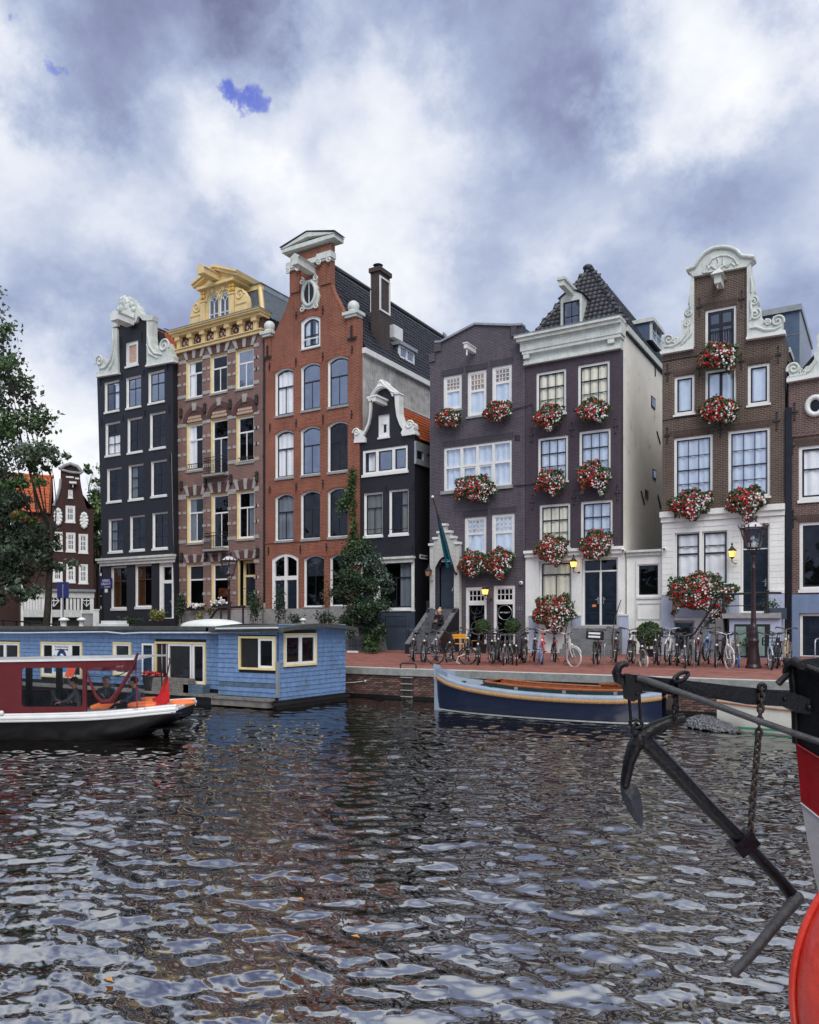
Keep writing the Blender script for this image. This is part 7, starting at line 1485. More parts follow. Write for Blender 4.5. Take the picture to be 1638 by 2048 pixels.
 MB().tube([(4.05,-.78,.9),(4.05,-.6,.62),(4.1,-.4,.60)],.012,5).build('line',m_whiteg,t)
build_sloop()
def build_cream_boat():
 p0=onZ(1428,1462,0);t=thing('cream_boat','cream hulled boat with green sheer line half hidden behind the barge bow','boat',(p0.x,p0.y+1.05,0),R(3))
 m_creamh=M('cream hull paint',(.60,.59,.53),.3,.06,3,coat=.4,streak=.1);m_greenl=M('bright green stripe',(.02,.30,.15),.4,.1,3)
 st=smooth_st([(0,.92,.95,-.2,.5),(1.5,.80,1.05,-.3,.5),(3.5,.74,1.08,-.3,.55),(5.5,.8,.8,-.3,.7),(6.8,.95,.1,-.1,1)],24);hullmesh(st,'hull',m_creamh,t)
 MB().add([(0,-.95,.92),(0,.95,.92),(0,.9,.1),(0,0,-.2),(0,-.9,.1)],[(0,1,2,3,4)]).build('transom',m_creamh,t)
 MB().grid([[(a,hb*s,zd)for s in(-1,0,1)]for a,zd,hb,zk,p in st]).build('deck',m_greenl,t)
 MB().tube([(a,-(hb+.02),zd-.02)for a,zd,hb,zk,p in st],.035,6).build('sheer_line',m_greenl,t);MB().tube([(a,-(hb+.02),zd-.17)for a,zd,hb,zk,p in st],.025,6).build('rubbing_strake',m_varn,t)
 rows=[]
 for a,zd,hb,zk,p in st:
  r=[]
  for zz in(.06,.12):
   c=(zz-zk)/(zd-zk);sa=math.acos(max(-1,1-c**(1/.9)));r.append((a,-(hb*math.sin(sa)**p+.006),zz))
  rows.append(r)
 MB().grid(rows).build('boot_stripe',m_greenl,t)
 m,nt,bs=nodes_of('crumpled grey tarpaulin');tc=nt.nodes.new('ShaderNodeTexCoord').outputs['Object'];vo=nt.nodes.new('ShaderNodeTexVoronoi');vo.inputs['Scale'].default_value=13;vo.feature='F1';nt.links.new(tc,vo.inputs[0])
 bs.inputs['Base Color'].default_value=(.22,.23,.25,1);bs.inputs['Roughness'].default_value=.35;addbump(nt,bs,vo.outputs[0],1.0,.2)
 pa=onZ(1372,1452,0);pb=onZ(1478,1466,0);c=(pa+pb)/2;L_=(pb-pa).length;mb=MB();n=22;rows=[]
 for i in range(n+1):
  tt=i/n;x=(tt-.5)*L_*1.0;w=.42*max(0.0,math.sin(math.pi*min(1,(tt*.93+.03))))**.6;top=.38*max(0.0,math.sin(math.pi*(tt*.9+.05)))**.7*(1.15-.75*tt)+.02
  rows.append([(x,-w*math.cos(R(k*22.5))+random.uniform(-.02,.02),.02+top*math.sin(R(k*22.5))+random.uniform(-.03,.03))for k in range(9)])
 mb.grid(rows);o=mb.build('covered_dinghy',m,None,(c.x,c.y,0));d_=(pb-pa);o.rotation_euler=(0,0,math.atan2(d_.y,d_.x));tag(o,'small low dinghy under a crumpled grey tarpaulin between navy sloop and cream boat','dinghy')
build_cream_boat()
# foreground barge bow, anchor, chain
KD=5.0
def build_barge():
 O=atD(1590,1480,KD);ax,n_=RIGHT,FWD;Ov=Vector((O.x,O.y,0))
 m_bk=M('thick black paint',(.004,.004,.006),.34,.4,8,bump=.22,bsc=30,spec=.35,dirt=(.008,.008,.009));m_bred=M('barge red paint',(.30,.004,.008),.28,.2,4,coat=.4,bump=.1,bsc=12);m_bgrey=M('barge grey white paint',(.46,.47,.50),.5,.1,5,bump=.15,streak=.15);m_steel=M('dark galvanised rod',(.05,.053,.06),.45,.3,12,bump=.3,bsc=60);m_rust=M('rusty chain',(.035,.026,.022),.6,.5,20,bump=.4,dirt=(.09,.04,.022))
 def w(px,py,b=0.0):
  d=pix(px,py);tt=(Ov+n_*b-CAM).dot(n_)/d.dot(n_);p=CAM+d*tt-Ov;return Vector((p.dot(ax),b,p.z))
 t=thing('barge_bow','black red and white bow of an old barge at the right edge','barge',Ov,YAW)
 stem=[(1577,1322),(1583,1345),(1588,1400),(1590,1440),(1591,1486),(1597,1545),(1602,1605),(1612,1665),(1627,1745),(1650,1840),(1690,1960),(1720,2060)]
 def plate(i0,i1,name,mat,n=10):
  rows=[]
  for x,y in stem[i0:i1+1]:
   p=w(x,y,.05);r=[]
   for k in range(n+1):
    s=k/n*1.9;r.append((p.x+s*.55+.25*s*s*.5,.05-s*.80+.12*s*s,p.z-(.30+.0011*(y-1322))*s))
   rows.append(r)
  m_=MB();m_.grid(rows);return m_.build(name,mat,t)
 plate(0,4,'black_plating',m_bk);plate(4,6,'red_band',m_bred);plate(6,11,'grey_band',m_bgrey)
 for k in(4,6):
  p=w(*stem[k],.05);MB().tube([(p.x+s*.55+.125*s*s-.006,.05-s*.8+.12*s*s-.006,p.z-(.30+.0011*(stem[k][1]-1322))*s)for s in(0,.3,.6,1,1.4,1.9)],.006,5).build('weld_seam',m_bgrey if k==6 else m_bred,t)
 MB().tube([w(x,y,.05)for x,y in stem[:5]],.022,8).build('stem_bar',m_bk,t)
 far=MB();far.grid([[w(x,y,.05),w(x,y,.05)+Vector((.9,.5,.05)),w(x,y,.05)+Vector((2.0,.7,.08))]for x,y in stem[:7]]);far.build('far_plating',m_bk,t)
 p=w(1577,1326,.05);MB().tube([(p.x+s*.55+.125*s*s,.05-s*.8+.12*s*s,p.z-.30*s+.01)for s in(-.02,.2,.5,.9,1.4,1.9)],.035,8,flat=.7).build('cap_rail',m_bk,t)
 MB().tube([w(1574,1346,.02),w(1578,1326,-.02),w(1590,1322,-.1),w(1605,1330,-.2)],.030,8).build('fairlead',m_bk,t);MB().tube([w(1582,1333,.02),w(1572,1352,0),w(1556,1368,0)],[.018,.02,.022],7).build('hook',m_bk,t)
 top=[(1252,1347),(1290,1352),(1375,1361),(1460,1371),(1520,1377),(1582,1385),(1640,1405)];bot=[(1640,1432),(1590,1424),(1565,1412),(1490,1408),(1400,1392),(1340,1388),(1280,1380),(1252,1378)]
 pts=[w(x,y)for x,y in top+bot];MB().prism([(p.x,p.z)for p in pts],-.035,.035).build('anchor_beam',m_bk,t)
 MB().prism([(p.x,p.z)for p in(w(1246,1348),w(1275,1351),w(1278,1360),w(1276,1396),(w(1262,1402)),w(1251,1398))],-.05,.05).build('beam_head',m_bk,t)
 MB().tube([w(1247,1362),w(1236,1358),w(1233,1345),w(1238,1332),w(1250,1327),w(1256,1331)],[.03,.031,.03,.027,.02,.014],9).build('beam_hook',m_bk,t)
 MB().ball(w(1618,1415,-.04),.02,8,6).ball(w(1570,1398,-.04),.014,8,6).ball(w(1389,1384,-.037),.010,6,4).build('bolt_head',m_bk,t)
 MB().tube([w(1274,1354,-.06),w(1290,1359,-.07),w(1400,1399,-.10),w(1520,1443,-.14),w(1640,1484,-.18)],.021,10).build('stay_rod',m_steel,t)
 for x,y in((1275,1362),(1275,1388)):MB().ball(w(x,y,-.055),.012,8,6).build('bolt_head',m_bk,t)
 def ringpath(cx,cy,rx,ry,rot=0,b=0.0,n=18,bz=0.0):return[w(cx+rx*math.cos(k*2*math.pi/n)*math.cos(rot)-ry*math.sin(k*2*math.pi/n)*math.sin(rot),cy+rx*math.cos(k*2*math.pi/n)*math.sin(rot)+ry*math.sin(k*2*math.pi/n)*math.cos(rot),b+bz*math.cos(k*2*math.pi/n))for k in range(n)]
 sh=thing('shackle_chain','short black shackle and links holding the anchor arm to the beam','chain',Ov,YAW)
 MB().tube(ringpath(1362,1354,16,7,-.5,-.04,bz=.03),.013,7,closed=True).build('ring',m_bk,sh);MB().tube(ringpath(1351,1374,6,22,.05,-.05),.012,7,closed=True).build('ring',m_bk,sh)
 for k in range(3):MB().tube(ringpath(1352-k,1402+k*13,5 if k%2 else 2.5,9,0,-.05+(.02 if k%2 else 0),bz=(0 if k%2 else .02)),.009,6,closed=True).build('link',m_bk,sh)
 sh2=thing('shackle_chain','long black shackle link hanging from the beam head down to the anchor crown','chain',Ov,YAW)
 for x0,y0,x1,y1 in((1258,1395,1262,1440),(1277,1362,1281,1440)):MB().tube([w(x0,y0,-.02),w(x1,y1,-.02)],.010,7).build('link',m_bk,sh2)
 MB().tube(ringpath(1272,1447,12,8,.2,-.02),.012,7,closed=True).build('ring',m_bk,sh2);MB().tube(ringpath(1271,1460,6,12,.1,-.02,bz=.02),.010,7,closed=True).build('ring',m_bk,sh2)
 an=thing('anchor','black iron anchor with one leaf shaped fluke hung slanting from the beam','anchor',Ov,YAW)
 MB().tube([w(1278,1470),w(1330,1522),(w(1420,1618)),w(1492,1688),w(1560,1760),w(1588,1795)],[.052,.050,.044,.040,.037,.044],8).build('shank',m_bk,an)
 MB().tube([w(1369,1436,-.01),w(1345,1441,-.005),w(1310,1455),w(1283,1474),w(1268,1496),w(1258,1525),w(1251,1562),w(1249,1572)],[.032,.036,.042,.054,.046,.038,.032,.026],9).build('arms',m_bk,an)
 MB().ball(w(1283,1474),(.05,.05,.05),10,8).build('crown',m_bk,an)
 fl=[(1252,1564),(1272,1568),(1280,1585),(1285,1612),(1287,1640),(1284,1657),(1268,1640),(1254,1618),(1243,1592),(1240,1572)];cen=w(1262,1600,-.05);mb=MB();P_=[w(x,y,-.0 if x>1262 else .03)for x,y in fl];k=len(P_);mb.add(P_+[cen,cen+Vector((0,.06,0))],[(i,(i+1)%k,k)for i in range(k)]+[((i+1)%k,i,k+1)for i in range(k)]);mb.build('fluke',m_slateb,an)
 MB().obox(w(1487,1686),Vector((.055,0,.045)),Vector((0,.06,0)),Vector((-.030,0,.036))).build('collar',m_bk,an);MB().tube(ringpath(1497,1676,10,12,.5,-.02),.012,7,closed=True).build('ring',m_bk,an)
 MB().tube([w(1594,1796,-.02),w(1560,1838,-.12),w(1500,1912,-.25),w(1470,1944,-.30)],[.040,.034,.030,.028],10).ball(w(1470,1944,-.30),.029,10,8).ball(w(1594,1796,-.02),.042,10,8).build('stock',m_steel,an)
 ch=thing('anchor_chain','long rusty link chain hanging from the beam to the anchor collar','chain',Ov,YAW);A_=[w(1524,1376,-.05),w(1521,1420,-.05),w(1517,1470,-.05),w(1512,1530,-.04),w(1506,1600,-.03),w(1500,1668,-.02)]
 tot=0;seg=[]
 for i in range(5):seg.append((A_[i+1]-A_[i]).length)
 L_=sum(seg);n=25;lm=MB();hl=L_/n*.66;lw=.016
 lm.tube([(lw*math.cos(a_),0,(hl-lw)*(1 if math.sin(a_)>0 else-1)+lw*math.sin(a_))for a_ in[R(x)for x in(0,30,60,90,120,150,180,210,240,270,300,330)]],.0085,6,closed=True);me=lm.mesh('link',m_rust)
 for k in range(n):
  s=(k+.5)/n*L_;i=0
  while i<4 and s>seg[i]:s-=seg[i];i+=1
  p=A_[i]+(A_[i+1]-A_[i])*(s/seg[i]);d_=(A_[i+1]-A_[i]).normalized();o=bpy.data.objects.new('link',me);COL.objects.link(o);o.parent=ch;o.location=p;o.rotation_mode='QUATERNION';o.rotation_quaternion=d_.to_track_quat('Z','Y')@Matrix.Rotation(R(90*(k%2)+25+random.uniform(-14,14)),3,'Z').to_quaternion()
 MB().tube(ringpath(1524,1374,7,6,0,-.05),.012,7,closed=True).build('ring',m_bk,ch)
 m,nt,bs=nodes_of('scuffed orange red plastic');tc=nt.nodes.new('ShaderNodeTexCoord').outputs['Object']
 c=mixcol(nt,tnoise(nt,stretch(nt,tc,1,1,.5),3.5,7,.7,.4,.7),(.60,.022,.014),(.74,.085,.05));c=mixcol(nt,tnoise(nt,tc,40,5,.75,.66,.72),c,(.30,.03,.02));nt.links.new(c,bs.inputs['Base Color']);bs.inputs['Roughness'].default_value=.28;bs.inputs['Coat Weight'].default_value=.5;addbump(nt,bs,tnoise(nt,tc,14,5,.7),.25,.02)
 FD=4.25;Of=atD(1575,1985,FD);cx=.60;fl=thing('float','large glossy orange red rounded float with raised rim cut by right edge','float',(Of.x,Of.y,Of.z),YAW)
 def body(sx,sy,sz,c=(cx,0,0)):
  mb=MB();mb.ball(c,(sx,sy,sz),40,24);return mb
 body(.566,.34,.757,(cx,-.05,0)).build('shell',m,fl)
 def ell(r,b,sc=1.0):return[(cx+.575*sc*math.cos(k*2*math.pi/64),b,.765*sc*math.sin(k*2*math.pi/64))for k in range(64)]
 MB().tube(ell(0,-.0,1.0),.019,9,closed=True).build('rim',m,fl);MB().tube(ell(0,-.115,.935),.010,7,closed=True).build('seam',m_seam,fl)
m_slateb=M('blue black worn paint',(.030,.034,.044),.4,.3,8,bump=.4,bsc=50);m_seam=M('worn seam paint',(.80,.22,.12),.4,.3,20,dirt=(.35,.06,.03))
build_barge()
# plants
m_leafd=leafmat('dark green leaves',(.016,.040,.020),(.045,.085,.040),None,.45)
m_leafm=leafmat('mid green leaves',(.030,.070,.022),(.07,.13,.04),(.05,.095,.028),.5)
m_leaff=leafmat('geranium leaves',(.03,.07,.03),(.08,.14,.055),None,.5);m_leafl=leafmat('light green leaves',(.06,.115,.03),(.12,.19,.06),None,.5)
m_leafa=leafmat('autumn tinted leaves',(.13,.085,.02),(.07,.085,.025),(.17,.06,.015),.5)
m_leafy=leafmat('yellow green leaves',(.16,.19,.05),(.26,.27,.08),None,.5)
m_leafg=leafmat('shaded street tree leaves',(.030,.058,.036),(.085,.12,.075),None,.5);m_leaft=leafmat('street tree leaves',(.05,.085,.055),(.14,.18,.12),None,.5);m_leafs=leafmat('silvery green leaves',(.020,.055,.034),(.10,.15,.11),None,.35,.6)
m_bark=M('dark bark',(.035,.028,.022),.9,.35,5,bump=.6,bsc=14)
def shell_points(n,c,r,pw=.55):
 d=rng.normal(size=(n,3));d/=np.linalg.norm(d,axis=1)[:,None];return np.array(c)+d*(rng.random(n)[:,None]**pw)*np.array(r)
def limb(mb,p0,p1,r0,r1,bend=.2,n=5):
 p0,p1=Vector(p0),Vector(p1);L_=(p1-p0).length;off=Vector((random.uniform(-1,1),random.uniform(-1,1),random.uniform(-.2,.6)))*L_*bend
 mb.tube([p0+(p1-p0)*(i/n)+off*math.sin(math.pi*i/n)*.5 for i in range(n+1)],[r0+(r1-r0)*i/n for i in range(n+1)],7)
def clumps_tree(name,label,base,trunk_top,clumps,lsize,mats,n_per,group=None,tr=.2,cat='tree',shade=None):
 """clumps: (centre offset, radius vector, material index, share)"""
 t=thing(name,label,cat,base,0,group);mb=MB();limb(mb,(0,0,-.1),trunk_top,tr,tr*.6,.06,6)
 for c,r,mi,sh in clumps:
  s=Vector(trunk_top)*random.uniform(.55,1.0);limb(mb,s,Vector(c)*.96,tr*.22,tr*.05,.14)
  for k in range(4):limb(mb,Vector(c)*.8+s*.2,Vector(c)+Vector((random.uniform(-1,1)*r[0],random.uniform(-1,1)*r[1],random.uniform(-.6,1)*r[2]))*.8,tr*.12,tr*.03,.2,4)
 mb.build('trunk',m_bark,t)
 by={}
 for c,r,mi,sh in clumps:
  n=int(n_per*sh);sub=max(3,n//55);cc=shell_points(sub,c,r,.6);idx=rng.integers(0,sub,n);rad=float(min(r))*.30
  pts=cc[idx]+rng.normal(size=(n,3))*rad*np.array((1,1,.7));by.setdefault(mi,[]).append(pts)
 for mi,ps in by.items():V,Fq=leaves(np.concatenate(ps),lsize,.3,.25);frompy('crown',V,Fq,mats[mi],t)
 return t
def build_trees():
 B=street(88,1305);B=atD(88,1300,44.0);B.z=1.2
 def off(px,py,d=0):return tuple(atD(px,py,44.0+d)-B)
 s=44.0/1600;cl=[]
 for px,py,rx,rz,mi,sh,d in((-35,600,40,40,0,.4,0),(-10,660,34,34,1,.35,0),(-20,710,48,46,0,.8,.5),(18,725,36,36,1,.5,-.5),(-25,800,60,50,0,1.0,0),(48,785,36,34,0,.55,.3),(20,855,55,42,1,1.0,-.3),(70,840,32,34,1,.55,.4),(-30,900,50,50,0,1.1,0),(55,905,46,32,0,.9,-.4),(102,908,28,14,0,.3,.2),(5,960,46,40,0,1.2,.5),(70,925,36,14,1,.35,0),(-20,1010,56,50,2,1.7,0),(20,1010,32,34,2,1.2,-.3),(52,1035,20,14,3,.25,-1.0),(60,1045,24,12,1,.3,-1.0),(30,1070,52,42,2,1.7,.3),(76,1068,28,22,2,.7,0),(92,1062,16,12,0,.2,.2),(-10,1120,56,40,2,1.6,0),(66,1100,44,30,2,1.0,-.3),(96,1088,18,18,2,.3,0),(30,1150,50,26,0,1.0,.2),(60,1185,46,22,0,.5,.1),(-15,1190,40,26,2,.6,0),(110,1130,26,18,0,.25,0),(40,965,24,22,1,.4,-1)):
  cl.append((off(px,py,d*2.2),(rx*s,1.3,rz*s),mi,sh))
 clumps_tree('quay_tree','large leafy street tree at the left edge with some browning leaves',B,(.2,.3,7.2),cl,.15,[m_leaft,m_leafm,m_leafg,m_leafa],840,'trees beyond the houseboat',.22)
 B2=atD(196,1255,84.0);B2.z=1.46;off2=lambda px,py,d=0:tuple(atD(px,py,84+d)-B2);s2=84/1600
 cl=[(off2(px,py,random.uniform(-2,2)),(rx*s2,1.5,rz*s2),mi,sh)for px,py,rx,rz,mi,sh in((200,965,22,30,1,.5),(188,1005,22,26,0,.9),(205,1010,26,30,1,1),(190,1045,24,26,0,1.1),(184,1085,18,26,0,.9),(210,1070,26,40,0,1),(196,1120,14,22,0,.6),(172,940,10,12,1,.2))]
 clumps_tree('side_street_tree','pale green tree far up the side street behind the dark blue house',B2,(0,0,8),cl,.26,[m_leafm,m_leafl],420,'trees beyond the houseboat',.25)
 B3=onY(737,1305,33.6);B3.z=pave_z(33.6);D3=33.6/pix(737,1305).y;s3=D3/1600;off3=lambda px,py,d=0:tuple(atD(px,py,D3+d)-B3)
 cl=[(off3(px,py,random.uniform(-.5,.5)),(rx*s3,.55,rz*s3),mi,sh)for px,py,rx,rz,mi,sh in((720,1105,28,22,0,.9),(745,1130,22,26,1,.7),(695,1125,18,18,0,.5),(700,1165,30,28,0,1.3),(735,1170,34,26,0,1.3),(770,1160,22,14,1,.35),(680,1190,22,20,0,.8),(725,1210,40,26,0,1.5),(765,1215,22,20,0,.6),(700,1245,28,24,0,1.1),(745,1250,28,28,0,1.2),(740,1285,22,16,2,.6),(765,1262,14,18,0,.4),(775,1180,16,8,1,.2))]
 clumps_tree('small_tree','bushy small tree with silvery leaves in front of the small black house',B3,(.1,.1,3.4),cl,.092,[m_leafd,m_leafs,m_leafm],1150,None,.07)
 vp=thing('climbing_vine','green climbing vine hanging on the wall between the orange and black houses','vine',(onY(705,1200,35.7).x,35.75,ZF));mb=MB();o_=Vector((vp.location.x,35.75,ZF));PV=lambda x,y:tuple(onY(x,y,35.72)-o_)
 mb.tube([PV(x,y)for x,y in((706,1290),(708,1180),(704,1080),(707,1000),(704,945))],.03,5);mb.build('stem',m_bark,vp);ps=[];pa=[]
 for px,py,rx,ry,n in((705,950,8,14,130),(702,975,10,16,150),(696,1000,14,14,170),(684,1012,12,14,150),(706,1020,6,20,90),(708,1060,7,24,110),(706,1085,12,20,220),(700,1105,18,18,280),(720,1090,12,16,130)):
  c=np.array(PV(px,py));ps.append(c+rng.normal(size=(n,3))*np.array((rx*.014,.10,ry*.014)))
 V,Fq=leaves(np.concatenate(ps),.10);frompy('leaves',V,Fq,m_leafm,vp);c=np.array(PV(706,1045));V,Fq=leaves(c+rng.normal(size=(60,3))*(.1,.08,.5),.10);frompy('yellow_leaves',V,Fq,m_leafa,vp)
 def shrub(px,py,rx,ry,Y,mat,name,label,ls=.07,n=700,group='shrubs along the house fronts',z0=None):
  D=Y/pix(px,py).y;s=D/1600;zb=pave_z(Y)if z0 is None else z0;c=atD(px,py,D);t=thing(name,label,'shrub',(c.x,Y,zb),0,group);h=c.z-zb;mb=MB()
  for k in range(7):limb(mb,(random.uniform(-.06,.06),random.uniform(-.06,.06),-.05),(random.uniform(-1,1)*rx*s*.8,random.uniform(-.2,.2),h+random.uniform(-.4,.9)*ry*s),.018,.006,.15,4)
  mb.build('stems',m_bark,t);cs=shell_points(14,(0,0,h),(rx*s,.3,ry*s),.6);p=cs[rng.integers(0,14,n)]+rng.normal(size=(n,3))*(rx*s*.28,.12,ry*s*.26);p[:,2]=np.maximum(p[:,2],.02);V,Fq=leaves(p,ls);frompy('leaves',V,Fq,mat,t);return t
 shrub(312,1232,17,12,34.6,m_leafy,'yellow_shrub','yellow green shrub before the dark blue house door',.085)
 shrub(258,1243,26,9,34.6,m_leafd,'dark_shrub','low dark blue green shrub under the orange curtained windows',.085)
 shrub(360,1215,7,28,35.2,m_leafd,'wall_shrub','tall dark shrub in the corner between dark blue and striped houses',.085)
 shrub(399,1232,10,10,34.8,m_leafy,'sparse_shrub','sparse yellow green plant in front of the striped house plinth',.07,120);shrub(421,1222,7,8,34.8,m_leafa,'autumn_plant','small orange leaved plant in front of the striped house plinth',.07,130)
 shrub(506,1218,20,26,34.6,m_leafd,'rose_shrub','dense dark shrub in front of the striped house entrance',.075,700);shrub(560,1200,13,34,34.8,m_leafd,'porch_shrub','tall dark shrub before the double arched entrance',.075,420)
 shrub(592,1240,18,12,34.4,m_leafd,'front_shrub','low shrub beside the double arched entrance steps',.075,260);shrub(654,1190,9,26,34.4,m_leafa,'red_tree','thin reddish leaved sapling beside the silvery small tree',.06,150);shrub(650,1236,24,12,34.0,m_leafd,'ivy_shrub','low ivy shrub along the houseboat end of the pavement',.07,380)
 shrub(745,1292,14,12,32.6,m_leafm,'grassy_shrub','low grassy green plant at the foot of the silvery small tree',.09,260)
 shrub(1497,1285,14,12,34.8,m_leafd,'cellar_fern','small dark fern below the white landing of the brown house',.06,180);shrub(100,1225,30,16,56,m_leafd,'far_shrub','dark shrub in front of the white veranda',.13,260);shrub(150,1205,22,26,56,m_leafs,'far_olive','grey green bushy plant in front of the white veranda posts',.12,320)
 def topiary(px,py,r,Y,label,pot,ls=.045,n=1500):
  D=Y/pix(px,py).y;c=atD(px,py,D);R_=r*D/1600;zb=pave_z(Y);t=thing('topiary_bush',label,'bush',(c.x,Y,zb),0,'clipped round bushes');h=c.z-zb
  MB().tube([(0,0,pot),(0.02,0,h)],.035,6).build('stem',m_bark,t);MB().lathe([(R_*.35,0),(R_*.5,pot),(R_*.55,pot+.03),(R_*.45,pot+.02)],(0,0,0),14).build('pot',m_hull,t)
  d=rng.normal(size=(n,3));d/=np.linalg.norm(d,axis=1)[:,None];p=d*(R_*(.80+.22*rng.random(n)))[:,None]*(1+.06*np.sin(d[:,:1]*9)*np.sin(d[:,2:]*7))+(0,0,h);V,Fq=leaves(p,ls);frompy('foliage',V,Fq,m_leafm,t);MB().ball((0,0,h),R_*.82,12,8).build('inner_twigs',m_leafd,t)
 topiary(966,1254,16,34.6,'round clipped bush in a pot before the shop window with bicycle wheel',.42);topiary(1025,1252,16,34.6,'round clipped bush in a pot at the shop glass door',.42);topiary(1298,1268,25,34.6,'large round clipped bush before the low cream side entrance',.3,.055,2600)
build_trees()
def build_treeline():
 P_=[]
 for x in np.arange(-112,4,7.5):
  big=x<-47;hgt=(13.5 if big else 8.2)+1.6*math.sin(x*1.7);n=1500 if big else 700
  cc=shell_points(16,(x,-11+1.5*math.sin(x),hgt*.62),(4.4,2.6,hgt*.40),.6);P_.append(cc[rng.integers(0,16,n)]+rng.normal(size=(n,3))*(1.0,.8,.9))
 V,Fq=leaves(np.concatenate(P_),.75,.3);o=frompy('treeline',V,Fq,m_leafd,None,kind='stuff')
 o['label']='line of street trees on the near bank, seen mirrored in the windows'
 MB().box(-140,20,-40,-9,-1,1.1).build('near_bank',m_grey,kind='structure')
build_treeline()
# flower boxes
m_fr=M('red petals',(.46,.006,.012),.55,.35,25);m_fc=M('coral petals',(.66,.10,.09),.55,.25,25);m_fw=M('white petals',(.82,.80,.80),.55,.06,30)
oct_=MB().ball((0,0,0),1.0,5,4)
def blossoms(name,C,size,mat,parent):
 V0=np.array(oct_.v);tri=[]
 for f in oct_.f:tri+=[f]if len(f)==3 else[(f[0],f[1],f[2]),(f[0],f[2],f[3])]
 Ft=np.array(tri);n=len(C);s=size*(1+.3*rng.normal(size=(n,1,1))).clip(.5,1.6);V=(V0[None]*s*(1+.25*rng.normal(size=(n,len(V0),1)))+C[:,None]).reshape(-1,3);Fq=(Ft[None]+(np.arange(n)*len(V0))[:,None,None]).reshape(-1,3)
 return frompy(name,V,Fq,mat,parent,kind='stuff')
def flower_box(px,py,w,h,label,Y=35.72,sprig=.15,off=0.0):
 D=Y/pix(px,py).y;s=D/1600;c=atD(px,py,D);ws,hs=w*s*.98,h*s*.80
 t=thing('flower_box',label,'flower box',(c.x,Y,c.z),0,'red and white flower boxes on the fronts')
 MB().box(-ws*.42,ws*.42,-.05,.20,-hs*.18,hs*.02).build('trough',m_hull,t)
 def pts(n,low=0.0,xlo=-1,xhi=1,zlo=-1,zhi=1,shell=.75):
  out=[]
  while len(out)<n:
   a=random.uniform(0,6.283);r=math.sqrt(random.random())if random.random()>shell else random.uniform(.75,1.04);x,z=r*math.cos(a),r*math.sin(a)
   if not(xlo<=x<=xhi and zlo<=z<=zhi):continue
   lump=1+.10*math.sin(5*a+px)+.06*math.sin(9*a+py)
   y=-.34*math.sqrt(max(0,1.05-min(1,r*r)))*random.uniform(.55,1.0)-.05
   out.append((x*ws*.5*lump,y,z*hs*.5*lump))
  return np.array(out)
 ar=w*h;sk=random.uniform(-.35,.35);dr=random.uniform(.2,.9)
 def trail(p):q_=p.copy();q_[:,2]-=dr*hs*.5*np.clip(np.sin((p[:,0]/ws*2+sk)*4.0),0,1)*np.clip(-p[:,2]/hs+.5,0,1.2);q_[:,2]+=sk*.35*q_[:,0];return q_
 V,Fq=leaves(trail(np.concatenate([pts(int(180+ar*.2),shell=.35)*np.array((1.04,1.1,1.06)),pts(int(70+ar*.07),zlo=.1,shell=.6)*np.array((1.10,1,1.22)),pts(int(30+ar*.03),xlo=.2,zhi=.2,shell=.7)*np.array((1.08,1,1.1))])),.075);frompy('foliage',V,Fq,m_leaff,t)
 n=int(14+ar*.019);red=pts(int(n*1.0),xhi=.35,zhi=.6,shell=.3);red2=pts(int(n*.45),xlo=-.2,shell=.3);cor=pts(int(n*.55),zlo=-.3,shell=.3);wh=np.concatenate([pts(int(n*.85),xlo=-.15,zhi=.45,shell=.35),pts(int(n*.35),shell=.3)])
 sp=pts(int(5+w*.10),zlo=.72,shell=1.0)*np.array((1,1,1.25))
 blossoms('red_blossoms',trail(np.concatenate([red,red2]))+(0,-.05,0),.040,m_fr,t);blossoms('coral_blossoms',trail(np.concatenate([cor,sp]))+(0,-.05,0),.032,m_fc,t);blossoms('white_blossoms',trail(wh)+(0,-.07,0),.032,m_fw,t)
 return t
EH,FH,GH='grey purple house','dark purple house','brown scroll gabled house'
for a in((898,838,56,40,'red flower box under the left small top window of the %s'%EH),(997,824,60,44,'flower box under the right top window of the %s'%EH),(951,978,90,56,'wide flower box under the eight light window of the %s'%EH),(947,1128,58,56,'mostly red flower box above the shop window of the %s'%EH),(999,1125,62,58,'red and white flower box above the shop door of the %s'%EH),(1099,834,60,50,'flower box under the left top window of the %s'%FH),(1187,823,64,50,'flower box under the right top window of the %s'%FH),(1103,963,60,52,'flower box under the left middle window of the %s'%FH),(1188,952,62,62,'flower box under the right middle window of the %s'%FH),(1105,1098,66,56,'flower box above the curtained ground window of the %s'%FH),(1193,1090,64,62,'flower box above the double door of the %s'%FH),(1109,1224,84,74,'largest round mass of red flowers before the ground window of the %s'%FH,35.5),(1437,713,72,56,'flower box below the balcony door in the gable of the %s'%GH),(1438,823,72,58,'flower box under the middle second window of the %s'%GH),(1382,1008,80,58,'flower box on the left above the white moulding of the %s'%GH),(1492,1003,70,60,'flower box on the right above the white moulding of the %s'%GH),(1402,1186,122,84,'very wide flower box before the ground window of the %s'%GH,35.3)):
 flower_box(*a)
def white_box(px,py,w,Y,label):
 p=onY(px,py,Y);D=Y/pix(px,py).y;ws=w*D/1600*1.3;t=thing('window_box',label,'window box',(p.x,Y,p.z),0,'white flower window boxes');MB().box(-ws/2,ws/2,-.12,.12,-.28,-.05).build('trough',m_iron,t)
 C_=rng.normal(size=(60,3))*(ws*.24,.08,.09);V,Fq=leaves(rng.normal(size=(90,3))*(ws*.26,.09,.1)-(0,0,.04),.08);frompy('foliage',V,Fq,m_leafm,t);blossoms('white_blossoms',C_+(0,-.05,.04),.05,m_fw,t)
